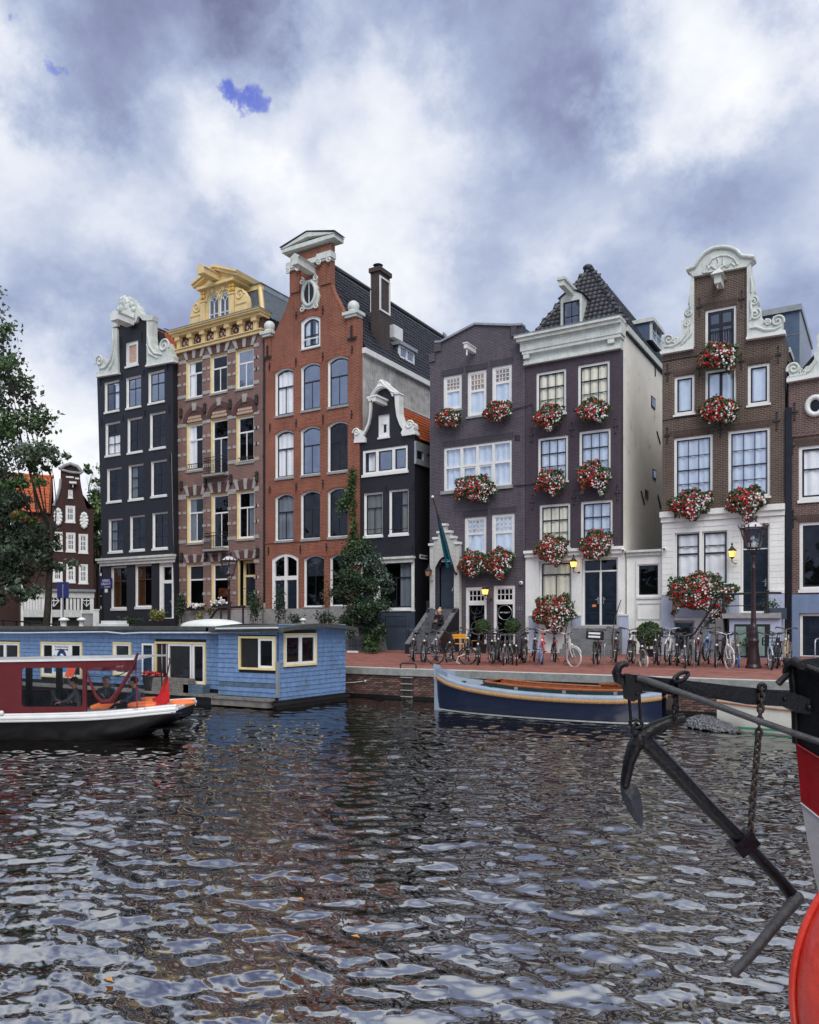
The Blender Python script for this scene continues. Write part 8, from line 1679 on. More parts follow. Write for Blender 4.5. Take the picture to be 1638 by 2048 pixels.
white_box(391,1212,32,35.6,'white flowers in a box under the left ground window of the striped house');white_box(442,1206,34,35.6,'white flowers in a box under the right ground window of the striped house')
# lamps
m_lampiron=M('dark maroon cast iron',(.030,.012,.012),.35,.3,8,coat=.2);m_lampglass=glassmat('lantern glass',(.80,.82,.84),1.45,.03,.05)
def build_lamps():
 B=street(1507,1336);D=B.y/pix(1507,1300).y;s=D/1600;z=lambda y:(1337-y)*s
 t=thing('street_lamp','ornate maroon street lamp with crowned lantern standing among the bicycles','street lamp',B,0,'crowned street lamps')
 prof=[(15.5,1337),(15.5,1333),(13,1331),(13.5,1327),(11.8,1318),(10,1300),(9,1288),(10.6,1284),(10.6,1281),(8.8,1279),(9.6,1274),(8.2,1262),(7.6,1259),(8.2,1256),(6.0,1252),(5.2,1241),(5.4,1239),(4.8,1236),(4.6,1215),(4.2,1180),(3.6,1142),(4.6,1139),(4.6,1136),(3.4,1134),(3.0,1118),(4.2,1116),(3,1112)]
 MB().lathe([(r*s,z(y))for r,y in prof],(0,0,0),18).build('post',m_lampiron,t)
 mb=MB();n=6;V6=lambda r,y:[(r*s*math.cos(R(60*k+18)),r*s*math.sin(R(60*k+18)),z(y))for k in range(6)]
 lo,hi,ca=V6(13.5,1097),V6(25,1058),V6(29,1052)
 for k in range(6):
  k2=(k+1)%6;mb.tube([lo[k],hi[k]],1.0*s,5).tube([lo[k],lo[k2]],1.3*s,5).tube([hi[k],hi[k2]],1.6*s,5).tube([lo[k],(0,0,z(1110))],.8*s,5).tube([(lo[k][0]*.6,lo[k][1]*.6,z(1100)),(0,0,z(1122))],.7*s,4)
  c_=Vector(hi[k]);mb.tube([c_,c_*1.0+Vector((c_.x*.14,c_.y*.14,5*s)),c_+Vector((c_.x*.20,c_.y*.20,9*s))],[1.3*s,1.1*s,.3*s],5)
  m2=(Vector(hi[k])+Vector(hi[k2]))/2;mb.tube([m2,m2+Vector((0,0,7*s))],[1.2*s,.3*s],5);mb.ball(m2+Vector((0,0,4*s)),2*s,6,5)
 mb.build('lantern_frame',m_lampiron,t)
 top=V6(8,1046);r_=MB()
 for k in range(6):r_.add([hi[k],hi[(k+1)%6],top[(k+1)%6],top[k]],[(0,1,2,3)])
 r_.build('lantern_roof',m_whitegl,t)
 MB().lathe([(8*s,z(1047)),(7*s,z(1044)),(6*s,z(1041)),(8.4*s,z(1034)),(7.4*s,z(1033)),(4*s,z(1035.5)),(1.2*s,z(1031)),(1.6*s,z(1029)),(.4*s,z(1026))],(0,0,0),12).build('crown',m_lampiron,t)
 for k in range(6):MB().add([lo[k],lo[(k+1)%6],hi[(k+1)%6],hi[k]],[(0,1,2,3)]).build('pane',m_lampglass,t)
 MB().lathe([(5*s,z(1094)),(5*s,z(1088)),(2*s,z(1086)),(2.4*s,z(1076)),(.5*s,z(1073))],(0,0,0),10).build('burner',m_zinc,t)
 c=copy_tree(t);D2=36.0;p=atD(458,1250,D2);c.location=(p.x,p.y,pave_z(p.y));c['label']='ornate maroon street lamp behind the houseboat before the striped house';hh=EYE+(1250-1099)/1600*D2-pave_z(p.y);c.scale=(hh/z(1026),)*3
m_whitegl=M('milky lantern roof glass',(.55,.57,.60),.3,.08,4)
build_lamps()
def wall_lamp(px,py,Y,label,lit=True,sc=1.0,side=1,hh=.0):
 p=onY(px,py,Y);t=thing('wall_lantern',label,'wall lamp',p,0,'lanterns on the house fronts');k=.52*sc
 f=MB();V4=lambda r,z:[(r*k*x,r*k*y,z*k)for x,y in((-1,-1),(1,-1),(1,1),(-1,1))];lo,hi=V4(.17,-.30),V4(.26,.22)
 for i in range(4):f.tube([lo[i],hi[i]],.018*k,4).tube([lo[i],lo[(i+1)%4]],.025*k,4).tube([hi[i],hi[(i+1)%4]],.03*k,4)
 f.lathe([(.36*k,.22*k),(.30*k,.30*k),(.13*k,.48*k),(.13*k,.54*k),(.05*k,.58*k),(.05*k,.66*k),(.09*k,.72*k),(.02*k,.88*k)],(0,0,0),10).lathe([(.05*k,-.44*k),(.17*k,-.30*k)],(0,0,0),8);f.build('lantern_frame',m_iron,t)
 g=MB()
 for i in range(4):g.add([lo[i],lo[(i+1)%4],hi[(i+1)%4],hi[i]],[(0,1,2,3)])
 g.build('glass',m_lampglow if lit else m_ambg,t)
 MB().tube([(0,0,-.42*k),(0,0,-.66*k),(.1*k*side,.12,-.78*k),(.25*k*side,36-Y-.02,-.72*k)],.035*k,6).ball((.25*k*side,36-Y-.02,-.72*k),.12*k,8,6).build('bracket',m_iron,t)
 return t
m_ambg=M('unlit amber lantern glass',(.35,.22,.14),.25,.1,3)
wall_lamp(1147,1128,35.55,'lit yellow wall lantern between window and double door of the dark purple house');wall_lamp(970,1183,35.55,'lit yellow wall lantern above the shop window of the grey purple house');wall_lamp(1464,1107,35.5,'lit yellow wall lantern beside the door of the rusticated white ground floor');wall_lamp(857,1146,35.4,'unlit brown wall lantern on the left of the stepped white porch',False)
# street things
def build_street_things():
 m_bench=M('bright yellow paint',(.78,.36,.03),.4,.08,4);p=onY(906,1300,34.75);p.z=pave_z(34.75);t=thing('yellow_bench','bright yellow metal garden bench beside the stoop','bench',p,R(16));W=.60
 for k in range(4):MB().box(-W,W,-.24+k*.115,-.24+k*.115+.10,.43+(.0 if k else-.012),.455+(.0 if k else-.012)).build('seat_slat',m_bench,t)
 for zz in(.68,.80):MB().box(-W,W,.235,.255,zz,zz+.105).build('back_slat',m_bench,t)
 for s in(-1,0,1):MB().tube([(s*(W-.05),.22,.43),(s*(W-.05),.25,.9)],.018,6).build('back_post',m_bench,t)
 for s in(-1,1):
  MB().tube([(s*(W-.04),-.22,.43),(s*(W-.04),-.25,.0)],.02,6).build('leg',m_bench,t);MB().tube([(s*(W-.04),.20,.43),(s*(W-.04),.27,.0)],.02,6).build('leg',m_bench,t)
 p=onY(945,1281,34.9);t=thing('side_table','small yellow side table behind the bicycles by the shop window','table',(p.x,34.9,pave_z(34.9)));MB().lathe([(.3,p.z-pave_z(34.9)-.02),(.3,p.z-pave_z(34.9))],(0,0,0),16).build('top',m_bench,t);MB().tube([(0,0,0),(0,0,p.z-pave_z(34.9))],.025,6).build('leg',m_iron,t)
 base=onY(910,1146,35.6);tip=onY(866,996,33.6);t=thing('hanging_flag','teal flag furled along its leaning pole above the stepped porch','flag',base);d=tip-base
 MB().tube([(0,0,0),d],.035,8).build('pole',m_wood_dark,t);MB().ball(d+d.normalized()*.06,.07,8,6).build('finial',m_frame,t);MB().tube([(.05,.3,-.1),(0,0,0)],.06,8).box(-.05,.12,.22,.34,-.28,.02).build('bracket',m_iron,t)
 m_teal2=M('teal flag cloth',(.0,.115,.165),.8,.25,5,streak=.3);rows=[]
 for i in range(15):
  u=.92-.80*i/14;c=d*u;w=.05+.34*(i/14)**1.1;r=[]
  for j in range(9):a=j/8;r.append((c.x-.02-w*a*.9+.05,c.y+.10*math.sin(a*9+i*.25)*(.3+i/14),c.z-w*a*.55-.0))
  rows.append(r)
 f=MB().grid(rows).build('cloth',m_teal2,t);text('COCO',.16,(d.x*.16-.25,d.y*.16-.14,d.z*.16-.02),f,m_signw,'lettering')
 p=onY(*P(Z2,139,1150),35.54);t=thing('street_sign','small blue street name plate on the dark blue house corner','street sign',p);MB().box(-.62,.62,-.01,.02,-.36,.36).build('plate',M('enamel blue',(.012,.014,.12),.3,.1,3),t);text('HEREN',.24,(0,-.012,.10),t,m_signw);text('GRACHT',.24,(0,-.012,-.12),t,m_signw);text('Centrum',.16,(.12,-.012,-.28),t,m_signw)
 p=onY(*P(Z2,139,1205),35.54);o=MB().box(-.13,.13,-.01,.04,-.18,.18).build('notice_plate',m_frame,None,p);tag(o,'small white plate under the blue street sign','plate')
 hd=hD;aR=hd.q(ZD,1245,0)[0];b0,z1=hd.onA(Z5,1440,1402,aR);b1,z0=hd.onA(Z5,1506,1448,aR);X=hd.O.x+aR;t=thing('wall_sign','white framed street name sign on the tarred side wall of the black house','street sign',(X+.03,36+(b0+b1)/2,ZF+(z0+z1)/2));w,h_=(b1-b0)/2,(z1-z0)/2
 MB().box(-.02,.02,-w,w,-h_,h_).build('board',M('dark sign face',(.10,.10,.14),.4,.1,3),t);MB().box(-.021,.03,-w,-w+.12,-h_,h_).box(-.021,.03,-w+.12,w,h_-.05,h_).box(-.021,.03,-w+.12,w,-h_,-h_+.05).build('frame',m_frame,t)
 text('Heren',h_*.8,(.024,.05,.03),t,m_signw,rot=(R(90),0,R(90)));text('gracht',h_*.8,(.024,.05,-h_*.75),t,m_signw,rot=(R(90),0,R(90)))
 p=onY(*P(E2,745,1222),36.4);t=thing('display_bicycle','white framed bicycle hung upright inside the shop window','bicycle',p)
 MB().tube([(.33*math.cos(R(k*15)),0,.33*math.sin(R(k*15)))for k in range(24)],.018,6,closed=True).build('wheel',m_white,t);MB().tube([(.33*math.cos(R(k*15))+.02,.02,-1.02+.33*math.sin(R(k*15)))for k in range(24)],.018,6,closed=True).build('wheel',m_white,t)
 MB().tube([(0,.02,0),(-.12,.02,-.52),(.02,.02,-1.02)],.018,6).tube([(-.12,.02,-.52),(.42,.02,-.40),(.0,.02,-.05)],.014,6).tube([(.42,.02,-.4),(.02,.02,-1.0)],.014,6).build('frame',m_white,t);MB().tube([(-.12+.09*math.cos(R(k*30)),.0,-.52+.09*math.sin(R(k*30)))for k in range(12)],.015,5,closed=True).build('chainring',m_chrome,t)
 for px,py,Y,lab in((1042,1166,35.9,'white dome camera on the grey purple wall'),(1247,1101,35.7,'white bullet camera at the corner moulding of the dark purple house'),(1329,1098,35.7,'white bullet camera at the left corner of the rusticated front')):
  p=onY(px,py,Y);t=thing('security_camera',lab,'camera',p,0,'security cameras on the fronts');MB().box(-.03,.03,.02,.3,-.03,.03).build('arm',m_white,t);MB().ball((0,0,0),(.10,.12,.10),12,8).build('housing',m_white,t);MB().ball((.01,-.10,0),.045,8,6).build('lens',m_iron,t)
 for pts,lab in((((1025,820),(1065,808),(1068,835)),'thin dark cable over the wall between the two purple houses, upper storey'),(((1028,972),(1052,970),(1076,966)),'thin dark cable over the wall between the two purple houses, middle storey')):
  P_=[onY(x,y,35.95)for x,y in pts];o=MB().tube([q-P_[0]for q in P_],.022,5).build('cable',m_iron,None,P_[0]);tag(o,lab,'cable','cables on the purple fronts')
 m_gal=M('brushed steel',(.45,.46,.48),.3,.1,5,metal=.8)
 for(x0,y0),(x1,y1),top,lab in(((1209,1330),(1225,1328),.8,'steel bicycle hoop beside the bicycle with the black crate'),((1388,1335),(1400,1331),1.0,'steel bicycle hoop left of the blue tyred bicycle'),((1630,1337),(1650,1333),1.0,'steel bicycle hoop at the right edge')):
  a,b=street(x0,y0),street(x1,y1);d=b-a;o=MB().tube([(0,0,0),(0,0,top-.12),d*.06+Vector((0,0,top-.03)),d*.18+Vector((0,0,top)),d*.82+Vector((0,0,top)),d*.94+Vector((0,0,top-.03)),d+Vector((0,0,top-.12)),d],.024,8).build('bicycle_hoop',m_gal,None,a);tag(o,lab,'bicycle rack','bicycle hoops on the quay')
 p=onY(1548,1216,35.2);t=thing('planter_box','dark grey planter with small green plant on the landing of the brown house','planter',p);MB().box(-.35,.45,-.2,.2,-.45,0.0).build('box',m_darkbase,t);V,Fq=leaves(rng.normal(size=(140,3))*(.18,.1,.12)+(-.12,0,.12),.06);frompy('leaves',V,Fq,m_leafm,t)
 p=atD(126,1250,58);t=thing('parking_sign','blue sign on a grey pole before the white veranda','sign',(p.x,p.y,1.45));zz=EYE+(1250-1180)/1600*58-1.45;MB().tube([(0,0,0),(0,0,zz+.4)],.05,6).build('pole',m_zinc,t);MB().obox((0,0,zz),RIGHT*.42,FWD*.02,(0,0,.58)).build('plate',M('blue sign paint',(.02,.03,.16),.4,.1,3),t)
 a,b=atD(-20,1238,46),atD(112,1249,46);t=thing('street_railing','black street railing beyond the houseboat roof below the tree','railing',(a.x,a.y,1.3));d=b-a;MB().tube([(0,0,a.z-1.3),(d.x,d.y,b.z-1.3)],.05,6).build('top_rail',m_iron,t)
 for k in range(6):q_=d*(k/5);MB().tube([(q_.x,q_.y,0),(q_.x,q_.y,a.z-1.3+(b.z-a.z)*k/5)],.05,6).build('post',m_iron,t)
 a,b=onY(425,1248,31.0),onY(490,1246,31.0)
 t=thing('black_railing','black handrail in front of the striped house steps','railing',(onY(420,1240,33.8).x,33.8,pave_z(33.8)));o_=t.location;PL=lambda x,y:Vector(onY(x,y,33.8))-Vector(o_)
 MB().tube([PL(420,1240),PL(431,1222),PL(438,1216),PL(490,1213)],.07,7).tube([PL(442,1217),Vector((PL(442,1217).x,0,0))],.06,6).tube([PL(486,1214),Vector((PL(486,1214).x,0,0))],.06,6).build('rail',m_iron,t)
 t=thing('window_poster','colourful poster with white lettering in the right ground window of the striped house','poster',hB.O+Vector((hB.q(Z2,1088,0)[0],.2,hB.q(Z2,1088,1250)[1])));MB().box(0,.75,0,.012,-.1,.42).build('print',M('poster red and blue',(.55,.14,.05),.5,.9,1.6),t)
 for k,(w_,zz)in enumerate(((.5,.5),(.62,.36),(.7,.2),(.55,.05),(.45,-.1))):MB().box(.95+(.7-w_)/2,.95+(.7+w_)/2,0,.01,zz,zz+.07).build('printed_line',m_signw,t)
 pz=pave_z(33.2);a=onY(698,1295,33.2);t=thing('small_fence','small white footed iron fence beside the silvery small tree','fence',(a.x,33.2,pz));MB().box(-.1,.55,-.05,.05,0,.09).build('foot',m_frame,t)
 for k in range(5):MB().tube([(k*.11,0,.09),(k*.11,0,1.25)],.014,5).build('bar',m_iron,t)
 for zz in(.35,.8,1.2):MB().tube([(-.05,0,zz),(.5,0,zz)],.014,5).build('rail',m_iron,t)
build_street_things()
# bicycles
m_bk0=M('bicycle black',(.010,.010,.012),.3,.2,6,coat=.3);m_tyre=M('tyre rubber',(.016,.016,.017),.7,.2,10);m_rim=M('alloy rim',(.55,.56,.58),.28,.08,6,metal=.9);m_spoke=M('spoke steel',(.50,.51,.53),.35,.05,5,metal=.8);m_saddle=M('saddle black',(.013,.012,.012),.55,.2,8);m_lightg=M('headlamp lens',(.75,.75,.72),.15,.05,3)
frame_paint={k:M('bicycle '+k,c,.3,.1,5,coat=.4)for k,c in(('red',(.52,.035,.02)),('white',(.55,.55,.54)),('silver',(.30,.31,.32)),('blue',(.06,.16,.34)),('grey',(.10,.105,.11)),('maroon',(.13,.02,.03)),('pale blue',(.38,.50,.62)),('khaki',(.20,.18,.12)))}
m_bar=M('dark handlebar',(.03,.03,.032),.3,.1,5,coat=.3);m_tyrew=M('white wall tyre',(.62,.61,.57),.6,.06,10);m_tyrec=M('cream tyre',(.40,.33,.20),.6,.1,10);m_tyreb=M('blue tyre',(.05,.18,.48),.6,.1,10)
WR=.345;WB=1.10
def build_bike(step=False,extras=()):
 t=thing('bicycle','x','bicycle',(0,0,0),0,'bicycles parked along the quay')
 A_,F_=Vector((0,0,WR)),Vector((WB,0,WR));bb=Vector((.44,0,.29));seat=Vector((.24,0,.92));head=Vector((.89,0,.90));hb=Vector((.925,0,.72))
 fr=MB();fr.tube([bb,seat],.024,7)
 if step:fr.tube([hb,Vector((.72,0,.46)),bb+Vector((.05,0,.03))],.030,7).tube([head-Vector((0,0,.05)),Vector((.70,0,.56)),Vector((.37,0,.50))],.016,7)
 else:fr.tube([hb,bb],.028,7).tube([head-Vector((0,0,.03)),seat-Vector((0,0,.08))],.025,7)
 fr.tube([head+Vector((-.01,0,.04)),hb+Vector((.01,0,-.03))],.030,8)
 for s in(-1,1):fr.tube([bb+Vector((0,s*.03,0)),A_+Vector((0,s*.06,0))],.011,5).tube([seat+Vector((.02,s*.01,-.1)),A_+Vector((0,s*.06,0))],.010,5)
 fr.build('frame',m_bk0,t)
 fk=MB()
 for s in(-1,1):fk.tube([hb+Vector((.015,s*.05,0)),hb+Vector((.06,s*.055,-.18)),F_+Vector((0,s*.055,0))],.016,6)
 fk.box(.915,.965,-.06,.06,.685,.71).tube([head,head+Vector((-.04,0,.18))],.014,7);fk.build('fork',m_bk0,t)
 hx,hz=.84,1.09;MB().tube([(hx-.20,-.30,hz+.04),(hx-.06,-.27,hz+.06),(hx+.05,-.12,hz+.02),(hx,0,hz-.02),(hx+.05,.12,hz+.02),(hx-.06,.27,hz+.06),(hx-.20,.30,hz+.04)],.018,7).build('handlebar',m_bar,t)
 for s in(-1,1):MB().tube([(hx-.22,s*.302,hz+.038),(hx-.09,s*.277,hz+.056)],.018,7).build('grip',m_saddle,t)
 MB().tube([seat-Vector((0,0,.02)),seat+Vector((-.03,0,.10))],.013,6).build('seat_post',m_rim,t)
 sm=MB();S=seat+Vector((-.03,0,.13));sm.grid([[(S.x+x,y*w,S.z+.025*math.cos(y*1.4)-.02*abs(x))for y in(-1,-.6,0,.6,1)]for x,w in((.16,.018),(.08,.03),(0,.06),(-.07,.095),(-.11,.085))]);sm.grid([[(S.x+x,y*w*.9,S.z-.04)for y in(-1,-.6,0,.6,1)]for x,w in((.16,.018),(.08,.03),(0,.06),(-.07,.095),(-.11,.085))]);sm.ball((S.x-.05,0,S.z-.005),(.07,.09,.03),8,5);sm.build('saddle',m_saddle,t)
 for k,c in enumerate((A_,F_)):
  w=MB();w.tube([(c.x+(WR-.02)*math.cos(R(15*i)),0,c.z+(WR-.02)*math.sin(R(15*i)))for i in range(24)],.029,6,closed=True);wt=w.build('wheel',m_tyre,t)
  MB().tube([(c.x+(WR-.045)*math.cos(R(15*i)),0,c.z+(WR-.045)*math.sin(R(15*i)))for i in range(24)],.012,5,closed=True).build('rim',m_rim,wt)
  sp=MB()
  for i in range(16):
   a=R(22.5*i);s=.025*(1 if i%2 else-1);sp.tube([(c.x+.02*math.cos(a+.9),s,c.z+.02*math.sin(a+.9)),(c.x+(WR-.05)*math.cos(a),0,c.z+(WR-.05)*math.sin(a))],.0036,3)
  sp.build('spokes',m_spoke,wt);MB().tube([(c.x,-.06,c.z),(c.x,.06,c.z)],.024,8).build('hub',m_rim,wt)
  a0,a1=(20,185)if k==0 else(30,150);MB().tube([(c.x+(WR+.022)*math.cos(R(a)),0,c.z+(WR+.022)*math.sin(R(a)))for a in range(a0,a1+1,15)],.026,5,flat=1.4).build('mudguard',m_bk0,t)
 rk=MB();
 for s in(-1,1):rk.tube([(.20,s*.05,.76),(-.20,s*.06,.76)],.012,5).tube([(-.12,s*.06,.76),(0,s*.065,WR)],.007,5)
 for x in(.15,.0,-.12,-.2):rk.tube([(x,-.055,.76),(x,.055,.76)],.007,5)
 rk.build('carrier',m_bk0,t)
 MB().prism([(.0,.29),(.02,.40),(.44,.38),(.53,.32),(.52,.22),(.44,.19),(.02,.27)],-.075,-.045).build('chain_case',m_bk0,t)
 MB().tube([(.44,-.08,.29),(.52,-.085,.15)],.010,5).box(.47,.57,-.17,-.078,.13,.155).tube([(.44,.05,.29),(.36,.06,.43)],.010,5).box(.31,.41,.055,.15,.42,.445).tube([(.44,-.09,.29),(.44,.06,.29)],.012,5).build('pedals',m_iron,t)
 MB().tube([(.10,-.05,.30),(-.02,-.17,.0)],.009,5).build('kickstand',m_iron,t);MB().ball((1.0,0,.76),(.045,.04,.04),8,6).build('headlamp',m_lightg,t);MB().box(-.24,-.20,-.05,.05,.70,.75).build('rear_light',m_red,t)
 return t
def add_basket(t,mat,big=False):
 w,d,h=(.26,.19,.27)if big else(.19,.14,.22);x,z=1.03,.80
 mb=MB()
 if big:mb.box(x-d,x+d,-w,w,z,z+.02).box(x-d,x-d+.015,-w,w,z,z+h).box(x+d-.015,x+d,-w,w,z,z+h).box(x-d,x+d,-w,-w+.015,z,z+h).box(x-d,x+d,w-.015,w,z,z+h)
 else:
  for zz in(z,z+h*.5,z+h):mb.tube([(x-d,-w,zz),(x+d,-w,zz),(x+d,w,zz),(x-d,w,zz)],.009,4,closed=True)
  for i in range(5):
   for s in(-1,1):mb.tube([(x-d+2*d*i/4,s*w,z),(x-d+2*d*i/4,s*w,z+h)],.006,4)
   mb.tube([(x+d,-w+2*w*i/4,z),(x+d,-w+2*w*i/4,z+h)],.006,4)
 b=mb.build('crate' if big else 'basket',mat,t)
 if big:
  for k in(0,1):MB().box(x+d+.001,x+d+.006,-w*.7,w*.75,z+.05+k*.11,z+.11+k*.11).build('white_strip',m_signw,b)
def place_bikes():
 base=build_bike(False);stp=build_bike(True);used={base.name:0,stp.name:0}
 S=[(822,1327,837,1315,1,None,None,'black bicycle farthest left in front of the stoop',10),(846,1329,858,1316,1,None,None,'black step through bicycle beside the long kick scooter',-8),(955,1330,966,1317,0,None,None,'black bicycle just right of the long kick scooter',6),(978,1331,1000,1318,1,None,None,'black bicycle with its front wheel broadside before the shop door',30),(1010,1330,1016,1316,0,'grey',None,'dark grey bicycle with narrow view of front wheel before the second topiary',-5),(1030,1330,1062,1322,1,None,None,'black bicycle seen broadside at the right end of the shop row',18),(930,1327,948,1316,0,None,None,'black bicycle behind the front wheel of the long kick scooter',8),(992,1328,1010,1316,0,None,None,'black bicycle second from the first topiary bush',12),(1048,1329,1052,1316,1,None,None,'black step through bicycle narrow before the second topiary bush',-10),(868,1326,884,1315,0,'grey',None,'dark bicycle behind the rear wheel of the long kick scooter',10),(900,1324,914,1315,1,None,None,'black step through bicycle in front of the yellow bench',-14),(1019,1328,1030,1316,1,'grey',None,'dark grey step through bicycle close before the second topiary pot',16),(1066,1328,1072,1316,0,None,None,'black bicycle nearest the left side of the red bicycle',6),(1081,1334,1089,1320,0,'red',m_tyreb,'red bicycle with a blue front tyre before the flower mass',-6),(1106,1320,1118,1333,0,None,None,'black bicycle seen from behind with a red rear light',4),(1141,1333,1128,1318,1,'white',m_tyrew,'white bicycle with white tyres before the stone steps',40),(1186,1334,1212,1321,0,None,None,'black bicycle carrying a black crate with white strips',5),(1254,1332,1278,1322,1,None,None,'dark bicycle with wheel broadside at the left of the round bush',25),(1281,1334,1300,1321,0,None,m_tyrew,'dark bicycle with pale tyres in front of the round bush',30),(1306,1335,1332,1322,0,None,None,'black bicycle with its front wheel turned right of the round bush',14),(1333,1335,1350,1322,1,'white',None,'white step through bicycle with rear carrier before the cellar window',-6),(1367,1336,1396,1323,1,'grey',None,'dark grey bicycle leaning before the grey cellar window',12),(1393,1336,1404,1321,0,'maroon',None,'maroon bicycle at the steel hoop',-4),(1430,1334,1470,1324,0,None,None,'black bicycle behind the white and blue tyred bicycle',10),(1451,1337,1478,1325,1,'white',m_tyrew,'white bicycle with white front tyre beside the street lamp',34),(1476,1334,1462,1322,0,'khaki',m_tyreb,'khaki bicycle with blue tyre half hidden left of the street lamp',0),(1352,1331,1366,1320,0,None,None,'black bicycle between white step through and dark grey bicycles',8),(1412,1333,1424,1321,1,'blue',None,'dark blue step through bicycle right of the maroon bicycle',-10),(1228,1330,1236,1319,1,None,None,'black bicycle standing before the right end of the stone steps',10),(1552,1336,1566,1325,0,None,None,'black bicycle between pale blue and cream tyred bicycles',9),(1537,1339,1556,1326,1,'pale blue',None,'pale blue bicycle with black front carrier right of the street lamp',16),(1567,1339,1588,1326,0,'khaki',m_tyrec,'olive brown bicycle with cream tyres near the right edge',6)]
 src={0:base,1:stp};first={0:True,1:True}
 for i,(fx,fy,rx,ry,kind,paint,tyre,lab,steer)in enumerate(S):
  mm={}
  if paint:mm[m_bk0]=frame_paint[paint]
  if paint in('white','red','silver'):mm[m_bar]=m_rim
  if tyre:mm[m_tyre]=tyre
  t=copy_tree(src[kind],None,mm);a,b=street(fx,fy),street(rx,ry);d=(a-b);d.z=0;d.normalize();ang=math.atan2(d.y,d.x)
  t.scale=(1.12,)*3;t.rotation_mode='ZXY';pos=a-d*WB*1.12;t.location=(pos.x,pos.y,pave_z(pos.y));t.rotation_euler=(R(random.choice((-1,1))*random.uniform(3,8)),math.asin((pave_z(pos.y)-pave_z(a.y))/WB),ang);t['label']=lab
  M_=Matrix.Translation((.92,0,0))@Matrix.Rotation(R(steer),4,'Z')@Matrix.Translation((-.92,0,0))
  for c in t.children:
   n=c.name.split('.')[0];isf=n in('fork','handlebar','grip','headlamp')or(n in('wheel','mudguard')and max(v[0]for v in c.bound_box)>1.0)
   if isf:c.matrix_local=M_
  if 'crate' in lab:add_basket(t,m_hull,True)
  if 'carrier' in lab or 'shop door' in lab:add_basket(t,m_iron)
  if 'red bicycle with' in lab:
   for c in t.children:
    if c.name.startswith('wheel')and max(v[0]for v in c.bound_box)<1.0 and len(c.material_slots):c.material_slots[0].link='OBJECT';c.material_slots[0].material=m_tyre
 for o in(base,stp):
  def kill(x):
   for c in list(x.children):kill(c)
   bpy.data.objects.remove(x)
  kill(o)
 a,b=street(935,1329),street(870,1329);t=thing('kick_scooter','long black kick scooter with two big spoked wheels beside the yellow bench','kick scooter',b,math.atan2((a-b).y,(a-b).x));L_=(a-b).length
 for x,r in((0,.36),(L_,.34)):
  w=MB().tube([(x+r*math.cos(R(15*i)),0,r+.01+r*math.sin(R(15*i)))for i in range(24)],.026,7,closed=True).build('wheel',m_tyre,t);sp=MB()
  for i in range(14):an=R(25.7*i);sp.tube([(x,.02*(-1)**i,r+.01),(x+(r-.02)*math.cos(an),0,r+.01+(r-.02)*math.sin(an))],.004,3)
  sp.build('spokes',m_spoke,w);MB().tube([(x,-.06,r+.01),(x,.06,r+.01)],.03,8).build('hub',m_rim,w)
 for s in(-1,1):MB().tube([(0,s*.07,.37),(.42,s*.07,.26),(L_-.45,s*.07,.16),(L_-.1,s*.07,.62)],.020,6).build('frame_tube',m_bk0,t)
 MB().box(.42,L_-.42,-.09,.09,.17,.20).build('deck',m_bk0,t);MB().tube([(L_,0,.35),(L_-.12,0,.75),(L_-.16,0,1.0)],.018,7).tube([(L_-.2,-.3,.98),(L_-.15,0,1.0),(L_-.2,.3,.98)],.013,6).build('handlebar',m_bk0,t);MB().tube([(L_-.3,-.1,.05),(L_-.42,-.12,.12),(L_-.35,-.1,.32),(L_-.1,-.1,.42)],.02,6).build('white_guard',m_white,t)
place_bikes()
